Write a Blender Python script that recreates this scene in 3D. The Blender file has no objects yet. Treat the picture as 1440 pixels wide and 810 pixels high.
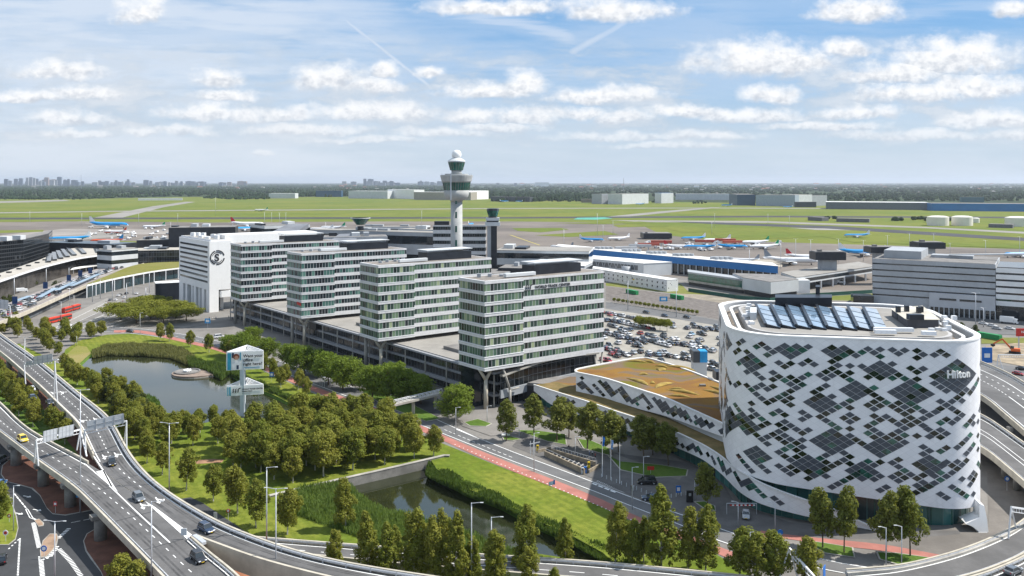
import bpy, math, random
from mathutils import Vector, Matrix, noise
from mathutils.geometry import tessellate_polygon
random.seed(7)
R=random.Random(11)
# ------------------------------------------------------------------ camera, sky, sun
FL,CX,CY,H=1160.0,720.0,256.0,80.0
sc=bpy.context.scene
col=sc.collection
cd=bpy.data.cameras.new('camera'); cam=bpy.data.objects.new('camera',cd); col.objects.link(cam); sc.camera=cam
cam.location=(0,0,H); cam.rotation_euler=(math.radians(90),0,0)
cd.sensor_width=36; cd.lens=36*FL/1440; cd.shift_y=-(405-CY)/1440; cd.clip_start=1; cd.clip_end=90000
sc.view_settings.view_transform='Standard'; sc.view_settings.look='None'; sc.view_settings.exposure=0.5; sc.view_settings.gamma=1
SUN=Vector((.994,.12,0)).normalized(); EL=math.radians(50)
SUND=Vector((SUN.x*math.cos(EL),SUN.y*math.cos(EL),math.sin(EL)))
ld=bpy.data.lights.new('sun','SUN'); ld.energy=5.0; ld.angle=math.radians(.5); ld.color=(1,.95,.88)
sun=bpy.data.objects.new('sun',ld); col.objects.link(sun); sun.rotation_euler=SUND.to_track_quat('Z','Y').to_euler(); sun.location=(0,0,300)

class NT:
    def __init__(s,t): s.t=t; t.nodes.clear()
    def n(s,ty,**k):
        o=s.t.nodes.new(ty)
        for a,b in k.items(): setattr(o,a,b)
        return o
    def l(s,a,b): s.t.links.new(a,b)
    def set(s,inp,v):
        if hasattr(v,'is_output') or isinstance(v,bpy.types.NodeSocket): s.l(v,inp)
        else: inp.default_value=v
    def m(s,op,a,b=None,c=None,clamp=False):
        o=s.n('ShaderNodeMath',operation=op,use_clamp=clamp); s.set(o.inputs[0],a)
        if b is not None: s.set(o.inputs[1],b)
        if c is not None: s.set(o.inputs[2],c)
        return o.outputs[0]
    def v(s,op,a,b=None,out=0):
        o=s.n('ShaderNodeVectorMath',operation=op); s.set(o.inputs[0],a)
        if b is not None: s.set(o.inputs[1],b)
        return o.outputs[out]
    def mix(s,f,a,b,blend='MIX'):
        o=s.n('ShaderNodeMix',data_type='RGBA',blend_type=blend); s.set(o.inputs[0],f); s.set(o.inputs[6],a); s.set(o.inputs[7],b); return o.outputs[2]
    def noise(s,vec,scale,detail=3,rough=.5,col=False):
        o=s.n('ShaderNodeTexNoise'); s.l(vec,o.inputs['Vector']); o.inputs['Scale'].default_value=scale; o.inputs['Detail'].default_value=detail; o.inputs['Roughness'].default_value=rough
        return o.outputs[1 if col else 0]
    def ss(s,x,a,b,ta=0.,tb=1.):
        o=s.n('ShaderNodeMapRange',interpolation_type='SMOOTHSTEP'); s.set(o.inputs[0],x); 
        for i,q in enumerate((a,b,ta,tb)): o.inputs[i+1].default_value=q
        return o.outputs[0]
    def xyz(s,x,y,z=0.):
        o=s.n('ShaderNodeCombineXYZ'); s.set(o.inputs[0],x); s.set(o.inputs[1],y); s.set(o.inputs[2],z); return o.outputs[0]
    def sep(s,v):
        o=s.n('ShaderNodeSeparateXYZ'); s.l(v,o.inputs[0]); return o.outputs

w=bpy.data.worlds.new('World'); sc.world=w; w.use_nodes=True
def build_world():
    N=NT(w.node_tree)
    g=bpy.data.node_groups.new('puff','ShaderNodeTree')
    for nm,ty,io in (('P','NodeSocketVector','INPUT'),('C','NodeSocketVector','INPUT'),('Rr','NodeSocketVector','INPUT'),('M','NodeSocketFloat','INPUT'),('S','NodeSocketFloat','INPUT'),('M','NodeSocketFloat','OUTPUT'),('S','NodeSocketFloat','OUTPUT')):
        g.interface.new_socket(nm,in_out=io,socket_type=ty)
    G=NT(g); gi=G.n('NodeGroupInput'); go=G.n('NodeGroupOutput')
    q=G.v('MULTIPLY',G.v('SUBTRACT',gi.outputs[0],gi.outputs[1]),gi.outputs[2]); x,y,z=G.sep(q)
    y2=G.m('MAXIMUM',y,G.m('MULTIPLY',y,-2.0))
    m=G.m('SUBTRACT',1.0,G.v('LENGTH',G.xyz(x,y2),out=1))
    gt=G.m('GREATER_THAN',m,gi.outputs[3])
    G.l(G.m('MAXIMUM',m,gi.outputs[3]),go.inputs[0])
    G.l(G.m('ADD',G.m('MULTIPLY',gt,y),G.m('MULTIPLY',G.m('SUBTRACT',1.0,gt),gi.outputs[4])),go.inputs[1])
    tc=N.n('ShaderNodeTexCoord'); X,Y,Z=N.sep(tc.outputs['Generated'])
    ay=N.m('MAXIMUM',N.m('ABSOLUTE',Y),.08)
    u=N.m('DIVIDE',X,ay); v=N.m('DIVIDE',Z,ay); P=N.xyz(u,v)
    sky=N.n('ShaderNodeTexSky',sky_type='NISHITA'); sky.sun_disc=False; sky.sun_elevation=EL; sky.sun_rotation=math.atan2(SUN.x,SUN.y)
    sky.altitude=0; sky.air_density=1.0; sky.dust_density=.6; sky.ozone_density=1.6
    # distort
    n1=N.noise(N.v('MULTIPLY',P,(1,1.6,1)),16,6,.62,True)
    dv=N.v('MULTIPLY',N.v('SUBTRACT',n1,(.5,.5,.5)),(.030,.022,0))
    PP=N.v('ADD',P,dv)
    CL=[(85,97,62,16),(118,128,52,13),(95,166,58,13),(205,187,42,9),(195,14,38,22),(305,108,34,17),(320,132,46,10),(305,158,84,15),(402,160,42,13),(465,108,50,22),(542,97,20,12),(522,118,50,12),(605,100,20,9),(545,154,72,16),(488,155,52,14),(735,116,32,20),(690,125,70,15),(850,132,86,13),(660,163,42,12),(742,162,46,15),(815,158,40,11),(880,162,52,11),(960,158,70,10),(1045,160,90,11),(1070,80,100,30),(1110,84,70,18),(1188,68,34,17),(1205,12,62,20),(1083,132,42,14),(1340,78,98,32),(1262,100,78,22),(1290,126,84,18),(1375,118,74,20),(1205,157,64,11),(1395,168,78,15),(862,12,78,19),(700,10,112,12),(1425,10,30,16),(430,182,104,9),(370,214,16,5),(250,185,60,8),(620,187,64,8),(860,192,90,8),(1000,190,80,8),(1290,188,110,9),(1440,190,60,8),(700,178,60,8),(40,135,60,10),(100,188,60,7),(1160,176,90,7),(520,196,80,6),(940,205,90,5)]
    M=-3.0; S=0.0
    for (px,py,rw,rh) in CL:
        gn=N.n('ShaderNodeGroup'); gn.node_tree=g
        N.l(PP,gn.inputs[0]); gn.inputs[1].default_value=((px-CX)/FL,(CY-py-rh*.35)/FL,0); gn.inputs[2].default_value=(FL/(rw*1.28),FL/(rh*1.5),0)
        N.set(gn.inputs[3],M); N.set(gn.inputs[4],S); M=gn.outputs[0]; S=gn.outputs[1]
    nf=N.noise(N.v('MULTIPLY',P,(1,1.35,1)),34,9,.62)
    nf2=N.noise(N.v('MULTIPLY',P,(1,1.3,1)),110,4,.6)
    dens=N.ss(N.m('ADD',M,N.m('MULTIPLY',N.m('SUBTRACT',nf,.5),1.5)),-.08,.70)
    # generic small clouds away from the mapped ones (whole sky)
    # cirrus veil
    rot=N.xyz(N.m('ADD',u,N.m('MULTIPLY',v,1.2)),v)
    c1=N.noise(N.v('MULTIPLY',rot,(1.3,8,1)),2.3,8,.62)
    c2=N.noise(N.v('MULTIPLY',rot,(3,40,1)),2.0,5,.6)
    cmask=N.noise(P,2.2,2,.5)
    cir=N.m('MULTIPLY',N.ss(N.m('ADD',N.m('MULTIPLY',c1,.75),N.m('MULTIPLY',c2,.25)),.33,.60),N.ss(cmask,.30,.62,.45,1.0))
    left=N.ss(u,-.75,.45,1.15,.5)
    cir=N.m('MULTIPLY',N.m('MULTIPLY',cir,left),1.15,clamp=True)
    # contrails
    def trail(x0,y0,x1,y1,wd,st,ns=.004):
        ax,ay_=(x0-CX)/FL,(CY-y0)/FL; bx,by=(x1-CX)/FL,(CY-y1)/FL
        L=math.hypot(bx-ax,by-ay_); dx,dy=(bx-ax)/L,(by-ay_)/L
        px=N.m('SUBTRACT',u,ax); py=N.m('SUBTRACT',v,ay_)
        t=N.m('DIVIDE',N.m('ADD',N.m('MULTIPLY',px,dx),N.m('MULTIPLY',py,dy)),L)
        d=N.m('ABSOLUTE',N.m('ADD',N.m('ADD',N.m('MULTIPLY',px,-dy),N.m('MULTIPLY',py,dx)),N.m('MULTIPLY',N.m('SUBTRACT',c2 if ns>.01 else nf,.5),ns)))
        a=N.ss(d,0,wd/FL,1,0)
        b=N.m('MULTIPLY',N.ss(t,-.05,.1),N.ss(t,.9,1.05,1,0))
        f=N.ss(Y,0,.1)
        return N.m('MULTIPLY',N.m('MULTIPLY',N.m('MULTIPLY',a,b),f),st)
    tr=N.m('MAXIMUM',trail(478,22,612,128,5,1.),trail(885,28,800,76,9,.8))
    tr=N.m('MAXIMUM',tr,trail(560,15,790,52,14,.35))
    for q_ in ((60,66,430,40,26,.75),(250,92,470,70,16,.6),(590,4,815,58,16,.8),(640,92,850,104,14,.55),(300,128,420,112,12,.5),(900,100,1080,88,12,.35),(1250,20,1440,4,14,.45),(120,30,330,52,20,.6)): tr=N.m('MAXIMUM',tr,trail(*q_,.035))
    veil=N.m('MAXIMUM',cir,tr)
    skyc=sky.outputs[0]
    # clear sky tint, deeper blue upwards, milky near the horizon
    blue=N.mix(N.ss(v,.01,.21),(3.5,4.55,5.8,1),(1.1,2.95,5.6,1))
    skyc=N.mix(.8,skyc,blue)
    low=N.ss(v,-.02,.11,1,0)
    skyc=N.mix(N.m('MULTIPLY',low,.7),skyc,(3.9,4.75,5.6,1))
    wn=N.noise(P,1.3,3,.5)
    haze=N.m('MULTIPLY',N.ss(wn,.25,.65),N.ss(u,-.6,.3,.40,.05))
    skyc=N.mix(haze,skyc,(4.7,5.3,5.9,1))
    c=N.mix(N.m('MULTIPLY',veil,.62),skyc,(6.0,6.35,6.9,1))
    bk=N.noise(N.v('MULTIPLY',PP,(1,3.6,1)),9.,7,.62)
    bank=N.m('MULTIPLY',N.ss(bk,.42,.60),N.m('MULTIPLY',N.ss(v,.025,.07),N.ss(v,.12,.20,1,0)))
    c=N.mix(N.m('MULTIPLY',bank,.7),c,N.mix(N.ss(bk,.5,.66),(4.1,4.7,5.4,1),(5.4,5.7,6.1,1)))
    # cumulus: bright heads, grey bases, soft edges
    bil=N.noise(N.v('MULTIPLY',P,(1,1.25,1)),62,5,.6)
    sh=N.m('ADD',S,N.m('ADD',N.m('MULTIPLY',N.m('SUBTRACT',bil,.5),2.6),N.m('MULTIPLY',N.m('SUBTRACT',nf2,.5),1.2)))
    cc=N.mix(N.ss(sh,-.75,.55),(4.5,4.85,5.4,1),(7.3,7.35,7.45,1))
    fade=N.ss(v,.03,.10,.45,1)
    c=N.mix(N.m('MULTIPLY',N.m('MULTIPLY',dens,fade),1.),c,cc)
    # overhead, outside the picture, bright cloud added to lift the fill light
    up=N.m('MULTIPLY',N.ss(v,.3,.9),N.ss(N.noise(P,1.5,4,.6),.3,.6)); c=N.mix(N.m('MULTIPLY',up,.4),c,(5.5,5.8,6.3,1))
    bg=N.n('ShaderNodeBackground'); N.l(c,bg.inputs[0]); bg.inputs[1].default_value=.1
    o=N.n('ShaderNodeOutputWorld'); N.l(bg.outputs[0],o.inputs[0])
build_world()
w.cycles.sampling_method='MANUAL'; w.cycles.sample_map_resolution=512

# ------------------------------------------------------------------ helpers
def P(px,py,z=0.):
    Y=FL*(H-z)/(py-CY); return Vector(((px-CX)*Y/FL,Y,z))
def PY(px,Y,z=0.): return Vector(((px-CX)*Y/FL,Y,z))
def ZY(py,Y): return H-(py-CY)*Y/FL
def lin(r,g,b): return tuple(((c/255)/12.92 if c/255<=.04045 else ((c/255+.055)/1.055)**2.4) for c in (r,g,b))
MATS={}
def mat(name,c,rough=.7,var=.12,scale=.4,metal=0.,c2=None,spec=.4,bump=0.,fine=0.,coat=0.):
    if name in MATS: return MATS[name]
    m=bpy.data.materials.new(name); m.use_nodes=True; N=NT(m.node_tree); MATS[name]=m
    b=N.n('ShaderNodeBsdfPrincipled'); o=N.n('ShaderNodeOutputMaterial'); N.l(b.outputs[0],o.inputs[0])
    tc=N.n('ShaderNodeNewGeometry')
    n=N.noise(tc.outputs['Position'],scale,5,.6)
    c2=c2 or tuple(x*(1-var*1.6) for x in c)
    f=N.ss(n,.3,.7)
    cc=N.mix(f,(*c2,1),(*[min(1,x*(1+var*.6)) for x in c],1))
    if fine:
        n2=N.noise(tc.outputs['Position'],scale*14,3,.6); cc=N.mix(N.m('MULTIPLY',N.ss(n2,.35,.65),fine),cc,(*[x*.55 for x in c],1))
    N.l(cc,b.inputs['Base Color']); b.inputs['Roughness'].default_value=rough; b.inputs['Metallic'].default_value=metal
    b.inputs['Specular IOR Level'].default_value=spec
    if coat: b.inputs['Coat Weight'].default_value=coat
    if bump:
        bp=N.n('ShaderNodeBump'); bp.inputs['Strength'].default_value=bump; bp.inputs['Distance'].default_value=.1
        N.l(N.noise(tc.outputs['Position'],scale*10,4,.6),bp.inputs['Height']); N.l(bp.outputs[0],b.inputs['Normal'])
    return m
def tag(o,label=None,cat=None,group=None,kind=None):
    if label: o['label']=label
    if cat: o['category']=cat
    if group: o['group']=group
    if kind: o['kind']=kind
    return o
def root(name,label,cat,loc=(0,0,0),rz=0.,group=None):
    o=bpy.data.objects.new(name,None); o.empty_display_size=.5; col.objects.link(o); o.location=loc; o.rotation_euler=(0,0,rz)
    return tag(o,label,cat,group)
class MB:
    def __init__(s): s.v=[]; s.f=[]; s.m=[]; s.uv=None; s.T=None
    def add(s,vs,fs,mi=0):
        n=len(s.v)
        if s.T is not None: vs=[s.T@Vector(q) for q in vs]
        s.v+= [tuple(q) for q in vs]; s.f+=[tuple(i+n for i in f) for f in fs]; s.m+=[mi]*len(fs)
    def box(s,x0,x1,y0,y1,z0,z1,mi=0):
        s.add([(x0,y0,z0),(x1,y0,z0),(x1,y1,z0),(x0,y1,z0),(x0,y0,z1),(x1,y0,z1),(x1,y1,z1),(x0,y1,z1)],
              [(3,2,1,0),(4,5,6,7),(0,1,5,4),(1,2,6,5),(2,3,7,6),(3,0,4,7)],mi)
    def prism(s,poly,z0,z1,mi=0,top=None,bottom=True,sides=True):
        n=len(poly); a=sum(poly[i][0]*poly[(i+1)%n][1]-poly[(i+1)%n][0]*poly[i][1] for i in range(n))
        if a<0: poly=list(poly)[::-1]
        z0s=z0 if isinstance(z0,(list,tuple)) else [z0]*n; z1s=z1 if isinstance(z1,(list,tuple)) else [z1]*n
        if a<0: z0s=list(z0s)[::-1]; z1s=list(z1s)[::-1]
        vs=[(p[0],p[1],z0s[i]) for i,p in enumerate(poly)]+[(p[0],p[1],z1s[i]) for i,p in enumerate(poly)]
        if sides: s.add(vs,[(i,(i+1)%n,n+(i+1)%n,n+i) for i in range(n)],mi)
        s.add(vs[n:],[tuple(range(n))],mi if top is None else top)
        if bottom: s.add(vs[:n],[tuple(range(n))[::-1]],mi)
    def tube(s,p,q,r0,r1=None,n=8,mi=0,cap=True):
        p=Vector(p); q=Vector(q); r1=r0 if r1 is None else r1; d=(q-p)
        if d.length<1e-6: return
        d.normalize(); a=d.orthogonal().normalized(); b=d.cross(a)
        vs=[]
        for c,r in ((p,r0),(q,r1)):
            for i in range(n):
                t=2*math.pi*i/n; vs.append(c+(a*math.cos(t)+b*math.sin(t))*r)
        fs=[(i,(i+1)%n,n+(i+1)%n,n+i) for i in range(n)]
        if cap: fs+=[tuple(range(n))[::-1],tuple(range(n,2*n))]
        s.add(vs,fs,mi)
    def beam(s,p,q,w,h,mi=0):
        p=Vector(p); q=Vector(q); d=(q-p).normalized(); sd=d.cross(Vector((0,0,1)))
        if sd.length<.01: sd=Vector((1,0,0))
        sd=sd.normalized()*w/2; up=sd.cross(d).normalized()*h/2
        vs=[p-sd-up,p+sd-up,p+sd+up,p-sd+up,q-sd-up,q+sd-up,q+sd+up,q-sd+up]
        s.add(vs,[(0,3,2,1),(4,5,6,7),(0,1,5,4),(1,2,6,5),(2,3,7,6),(3,0,4,7)],mi)
    def lathe(s,prof,c=(0,0,0),n=24,mi=0,cap=True):
        vs=[]; 
        for r,z in prof:
            for i in range(n):
                t=2*math.pi*i/n; vs.append((c[0]+r*math.cos(t),c[1]+r*math.sin(t),c[2]+z))
        k=len(prof); fs=[]
        for j in range(k-1):
            for i in range(n): fs.append((j*n+i,j*n+(i+1)%n,(j+1)*n+(i+1)%n,(j+1)*n+i))
        if cap: fs+=[tuple(range(n))[::-1],tuple(range((k-1)*n,k*n))]
        s.add(vs,fs,mi)
    def loft(s,rings,mi=0,cap=True):
        n=len(rings[0]); vs=[q for r in rings for q in r]; fs=[]
        for j in range(len(rings)-1):
            for i in range(n): fs.append((j*n+i,j*n+(i+1)%n,(j+1)*n+(i+1)%n,(j+1)*n+i))
        if cap: fs+=[tuple(range(n))[::-1],tuple(range((len(rings)-1)*n,len(rings)*n))]
        s.add(vs,fs,mi)
    def build(s,name,mats,parent=None,world=False,smooth=False,uv=None,bevel=0,objslot=False):
        me=bpy.data.meshes.new(name)
        vs=s.v
        if world and parent is not None:
            L=parent.location; vs=[(a-L.x,b-L.y,c-L.z) for a,b,c in vs]
        me.from_pydata(vs,[],s.f)
        if not isinstance(mats,(list,tuple)): mats=[mats]
        for m in mats: me.materials.append(m)
        me.polygons.foreach_set('material_index',s.m)
        if smooth: me.polygons.foreach_set('use_smooth',[True]*len(s.f))
        if uv is not None:
            ul=me.uv_layers.new(name='UVMap')
            flat=[c for q in uv for c in q]; ul.data.foreach_set('uv',flat)
        me.update()
        o=bpy.data.objects.new(name,me); col.objects.link(o)
        if parent is not None: o.parent=parent
        if bevel:
            md=o.modifiers.new('b','BEVEL'); md.width=bevel; md.segments=2; md.limit_method='ANGLE'
        return o
def copy_tree(o,loc=None,rz=None,label=None,group=None,sc_=None,parent=None):
    c=o.copy(); col.objects.link(c)
    if parent is not None: c.parent=parent
    for ch in o.children: copy_tree(ch,parent=c)
    if loc is not None: c.location=loc
    if rz is not None: c.rotation_euler=(0,0,rz)
    if sc_ is not None: c.scale=sc_ if isinstance(sc_,(tuple,list)) else (sc_,)*3
    if label: c['label']=label
    if group: c['group']=group
    return c
def sheet(name,poly,z,m,holes=(),kind='structure',label=None,cat=None,pix=True):
    q=[P(a,b) if pix else Vector((a,b,0)) for a,b in poly]
    hs=[[P(a,b) if pix else Vector((a,b,0)) for a,b in h] for h in holes]
    mb=MB()
    if hs:
        allv=q+[x for h in hs for x in h]
        tris=tessellate_polygon([q]+hs)
        fs=[]
        for t in tris:
            a,b,c=[allv[i] for i in t]
            fs.append(tuple(t) if (b-a).cross(c-a).z>0 else tuple(t)[::-1])
        mb.add([(v.x,v.y,z) for v in allv],fs)
    else:
        n=len(q); a=sum(q[i].x*q[(i+1)%n].y-q[(i+1)%n].x*q[i].y for i in range(n))
        if a<0: q=q[::-1]
        tris=tessellate_polygon([q]); fs=[]
        for t in tris:
            A,B,C=[q[i] for i in t]; fs.append(tuple(t) if (B-A).cross(C-A).z>0 else tuple(t)[::-1])
        mb.add([(v.x,v.y,z) for v in q],fs)
    o=mb.build(name,m); return tag(o,label,cat,None,kind)
def resample(pts,n):
    pts=[Vector(p) for p in pts]; L=[0]
    for i in range(1,len(pts)): L.append(L[-1]+(pts[i]-pts[i-1]).length)
    out=[]
    for k in range(n):
        t=L[-1]*k/(n-1); i=1
        while i<len(L)-1 and L[i]<t: i+=1
        f=(t-L[i-1])/max(1e-9,L[i]-L[i-1]); out.append(pts[i-1].lerp(pts[i],min(1,max(0,f))))
    return out
def smooth_pts(pts,it=2):
    pts=[Vector(p) for p in pts]
    for _ in range(it):
        o=[pts[0]]
        for i in range(len(pts)-1):
            a,b=pts[i],pts[i+1]; o+= [a.lerp(b,.25),a.lerp(b,.75)]
        o.append(pts[-1]); pts=o
    return pts
def wall_along(mb,pts,th,z0,z1,mi=0,rel=True):
    """vertical wall following 3D points; z0,z1 relative to point z"""
    n=len(pts); L=[]; Rr=[]
    for i,p in enumerate(pts):
        d=(pts[min(n-1,i+1)]-pts[max(0,i-1)]); d.z=0; d.normalize(); s=Vector((-d.y,d.x,0))*th/2
        L.append(p+s); Rr.append(p-s)
    rings=[[(L[i].x,L[i].y,pts[i].z+z0),(Rr[i].x,Rr[i].y,pts[i].z+z0),(Rr[i].x,Rr[i].y,pts[i].z+z1),(L[i].x,L[i].y,pts[i].z+z1)] for i in range(n)]
    mb.loft(rings,mi)
def ribbon(mb,pts,wd,dz=.012,mi=0):
    n=len(pts); vs=[]
    for i,p in enumerate(pts):
        d=(pts[min(n-1,i+1)]-pts[max(0,i-1)]); d.z=0; d.normalize(); s=Vector((-d.y,d.x,0))*wd/2
        vs+=[p-s+Vector((0,0,dz)),p+s+Vector((0,0,dz))]
    mb.add(vs,[(2*i,2*i+2,2*i+3,2*i+1) for i in range(n-1)],mi)
def dashes(mb,pts,wd,on,off,dz=.012,mi=0):
    L=sum((pts[i+1]-pts[i]).length for i in range(len(pts)-1)); n=max(2,int(L/(.5 if on>1 else .1))); q=resample(pts,n); st=L/(n-1); per=on+off
    i=0
    while i<n-1:
        k=int(on/st)+1; seg=q[i:i+k+1]
        if len(seg)>1: ribbon(mb,[seg[0],seg[-1]],wd,dz,mi)
        i+=max(1,int(per/st))
def text_mesh(name,s,size,m,parent,mw,extr=.03,bold=0.,align='LEFT'):
    cu=bpy.data.curves.new('t','FONT'); cu.body=s; cu.size=size; cu.extrude=extr; cu.offset=bold; cu.align_x=align
    o=bpy.data.objects.new('t',cu); col.objects.link(o)
    dg=bpy.context.evaluated_depsgraph_get(); dg.update()
    me=bpy.data.meshes.new_from_object(o.evaluated_get(dg)); me.name=name
    bpy.data.objects.remove(o); me.materials.clear(); me.materials.append(m)
    ob=bpy.data.objects.new(name,me); col.objects.link(ob); ob.parent=parent
    ob.matrix_local=mw; return ob
def frame(o,xd,zd=Vector((0,0,1))):
    """matrix whose X is xd, Y is up (zd): for text standing on a wall"""
    x=Vector(xd).normalized(); y=Vector(zd).normalized(); z=x.cross(y)
    M=Matrix((x,y,z)).transposed().to_4x4(); M.translation=Vector(o); return M
def winmat(name,du,dv,cols,frame_c=(.35,.36,.37),fw=.12,fh=.08,rough=.12,seed=0.,bias=None):
    """panes in UV metres; each pane picks one of several glass or blind colours"""
    m=bpy.data.materials.new(name); m.use_nodes=True; N=NT(m.node_tree)
    b=N.n('ShaderNodeBsdfPrincipled'); o=N.n('ShaderNodeOutputMaterial'); N.l(b.outputs[0],o.inputs[0])
    uv=N.n('ShaderNodeUVMap'); x,y,_=N.sep(uv.outputs[0])
    a=N.m('DIVIDE',x,du); c=N.m('DIVIDE',y,dv)
    wn=N.n('ShaderNodeTexWhiteNoise',noise_dimensions='3D'); N.l(N.xyz(N.m('FLOOR',a),N.m('FLOOR',c),seed),wn.inputs['Vector'])
    # neighbouring panes often share a blind state
    wn2=N.n('ShaderNodeTexWhiteNoise',noise_dimensions='3D'); N.l(N.xyz(N.m('FLOOR',N.m('DIVIDE',a,5.)),N.m('FLOOR',c),seed+3.),wn2.inputs['Vector'])
    val=N.m('ADD',N.m('MULTIPLY',wn.outputs[0],.55),N.m('MULTIPLY',wn2.outputs[0],.45))
    r=N.n('ShaderNodeValToRGB'); N.l(val,r.inputs[0]); r.color_ramp.interpolation='CONSTANT'
    e=r.color_ramp.elements
    while len(e)<len(cols): e.new(.5)
    for i,(p_,c_) in enumerate(cols): e[i].position=p_; e[i].color=(*c_,1)
    fx=N.m('FRACT',a); fy=N.m('FRACT',c)
    fr=N.m('MAXIMUM',N.m('LESS_THAN',fx,fw),N.m('LESS_THAN',fy,fh))
    cc=N.mix(fr,r.outputs[0],(*frame_c,1))
    N.l(cc,b.inputs['Base Color']); N.l(N.m('ADD',N.m('MULTIPLY',fr,.4),rough),b.inputs['Roughness'])
    b.inputs['Specular IOR Level'].default_value=.55
    MATS[name]=m; return m
def uvwall(mb,uvl,a,b,z0,z1,u0=0.,mi=0):
    """one vertical quad a->b with metre UVs"""
    L=(Vector((b[0],b[1],0))-Vector((a[0],a[1],0))).length
    mb.add([(a[0],a[1],z0),(b[0],b[1],z0),(b[0],b[1],z1),(a[0],a[1],z1)],[(0,1,2,3)],mi)
    uvl+=[(u0,0),(u0+L,0),(u0+L,z1-z0),(u0,z1-z0)]
    return u0+L

# ------------------------------------------------------------------ materials
def grassmat(name,c,c2,scale=.05,fine=.3,mow=0.):
    m=bpy.data.materials.new(name); m.use_nodes=True; N=NT(m.node_tree); MATS[name]=m
    b=N.n('ShaderNodeBsdfPrincipled'); o=N.n('ShaderNodeOutputMaterial'); N.l(b.outputs[0],o.inputs[0]); g=N.n('ShaderNodeNewGeometry')
    p=g.outputs['Position']
    cc=N.mix(N.ss(N.noise(p,scale,5,.6),.35,.65),(*c,1),(*c2,1))
    cc=N.mix(N.m('MULTIPLY',N.ss(N.noise(p,scale*12,4,.7),.4,.65),fine),cc,(*[x*.5 for x in c],1))
    cc=N.mix(N.m('MULTIPLY',N.ss(N.noise(p,scale*3.3,3,.5),.58,.75),.5),cc,(c[0]*1.5,c[1]*1.15,c[2]*1.3,1))
    if mow: cc=N.mix(N.m('MULTIPLY',N.ss(N.m('SINE',N.m('ADD',N.m('MULTIPLY',N.v('DOT_PRODUCT',p,(.83,.55,0),1),2.6),N.m('MULTIPLY',N.noise(p,.05,2,.5),9.))),-.3,.3),mow),cc,(*[x*.7 for x in c],1))
    N.l(cc,b.inputs['Base Color']); b.inputs['Roughness'].default_value=.95; b.inputs['Specular IOR Level'].default_value=.1
    bp=N.n('ShaderNodeBump'); bp.inputs['Strength'].default_value=.5; bp.inputs['Distance'].default_value=.2
    N.l(N.noise(p,3.,3,.6),bp.inputs['Height']); N.l(bp.outputs[0],b.inputs['Normal'])
    return m
GR_PARK=grassmat('park_grass',(.115,.165,.018),(.20,.215,.035),.035,.5,.28)
GR_AIR=grassmat('airfield_grass',(.115,.155,.025),(.165,.18,.035),.004,.3)
GR_DRY=grassmat('dry_grass',(.14,.165,.035),(.19,.19,.06),.02)
GR_VERGE=grassmat('verge_grass',(.07,.13,.02),(.10,.16,.03),.08)  # darker green grass shared by verges, banks and small lawns
GR_FAR=grassmat('country_ground',(.03,.05,.022),(.05,.07,.03),.0012,.4)
EARTH=mat('earth',(.22,.16,.09),.95,.3,.15,fine=.4)
ASPH=mat('asphalt',(.135,.135,.135),.85,.12,.08,fine=.15)
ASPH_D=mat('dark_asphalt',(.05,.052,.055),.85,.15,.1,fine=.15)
ASPH_H=mat('highway_asphalt',(.128,.125,.123),.85,.2,.09,fine=.2)
RUNWAY=mat('runway_asphalt',(.045,.045,.05),.9,.2,.01)
TAXI=mat('taxiway_concrete',(.25,.235,.21),.9,.12,.006)
APRON=mat('apron_concrete',(.17,.145,.122),.9,.28,.006,c2=(.105,.09,.078),fine=.1)
PAVE=mat('paving',(.20,.188,.172),.9,.16,.08,fine=.18)
PAVE_D=mat('plaza_paving',(.17,.155,.138),.9,.16,.10,fine=.22)
PARK=mat('car_park_surface',(.31,.29,.25),.9,.12,.1,fine=.1)
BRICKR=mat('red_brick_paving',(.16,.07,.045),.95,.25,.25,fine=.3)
PINK=mat('red_cycle_asphalt',(.37,.15,.12),.9,.12,.2)
WHITE=mat('white_marking',(.78,.78,.76),.7,.05,1.)
CONC=mat('concrete',(.40,.38,.34),.85,.2,.25,fine=.2)
CONC_D=mat('weathered_concrete',(.24,.23,.21),.9,.25,.25,fine=.3)
CONC_Y=mat('pale_concrete',(.48,.44,.36),.85,.12,.3)
STEEL=mat('galvanised_steel',(.55,.57,.60),.4,.08,2,metal=.3)
WMETAL=mat('white_metal',(.78,.79,.80),.45,.05,1)
WPAINT=mat('white_paint',(.80,.80,.79),.6,.04,.2)
GPAINT=mat('grey_cladding',(.36,.38,.40),.6,.08,.15)
LGREY=mat('light_grey_cladding',(.55,.57,.58),.55,.06,.1)
DARK=mat('dark_cladding',(.02,.024,.032),.35,.2,.3)
BLACK=mat('black_rubber',(.015,.015,.016),.6,.1,2)
ROOFG=mat('grey_roof_felt',(.22,.21,.20),.9,.2,.15,fine=.2)
ROOFL=mat('light_roof',(.29,.275,.25),.85,.12,.1,fine=.1)
ROOFW=mat('white_roof',(.70,.70,.69),.7,.06,.1)
BEIGE=mat('beige_roof',(.42,.39,.34),.85,.1,.1)
BLUEF=mat('blue_fascia',(.02,.16,.42),.5,.06,.05)
BLUES=mat('sign_blue',(.01,.14,.50),.5,.05,1)
REDS=mat('sign_red',(.50,.03,.02),.5,.05,1)
GREENC=mat('green_container',(.02,.25,.08),.6,.1,1)
YELLOW=mat('yellow_paint',(.75,.52,.02),.5,.05,1)
ORANGE=mat('orange_paint',(.60,.12,.03),.5,.08,1)
GREENGL=mat('teal_glass',(.012,.10,.075),.1,.3,.4,spec=.7)
DGLASS=mat('dark_glass',(.015,.022,.028),.08,.4,.2,spec=.8)
PLATE=mat('number_plate_yellow',(.75,.50,.02),.5,.02,1)
SKIN=mat('skin',(.45,.25,.17),.6,.05,3)
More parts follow.
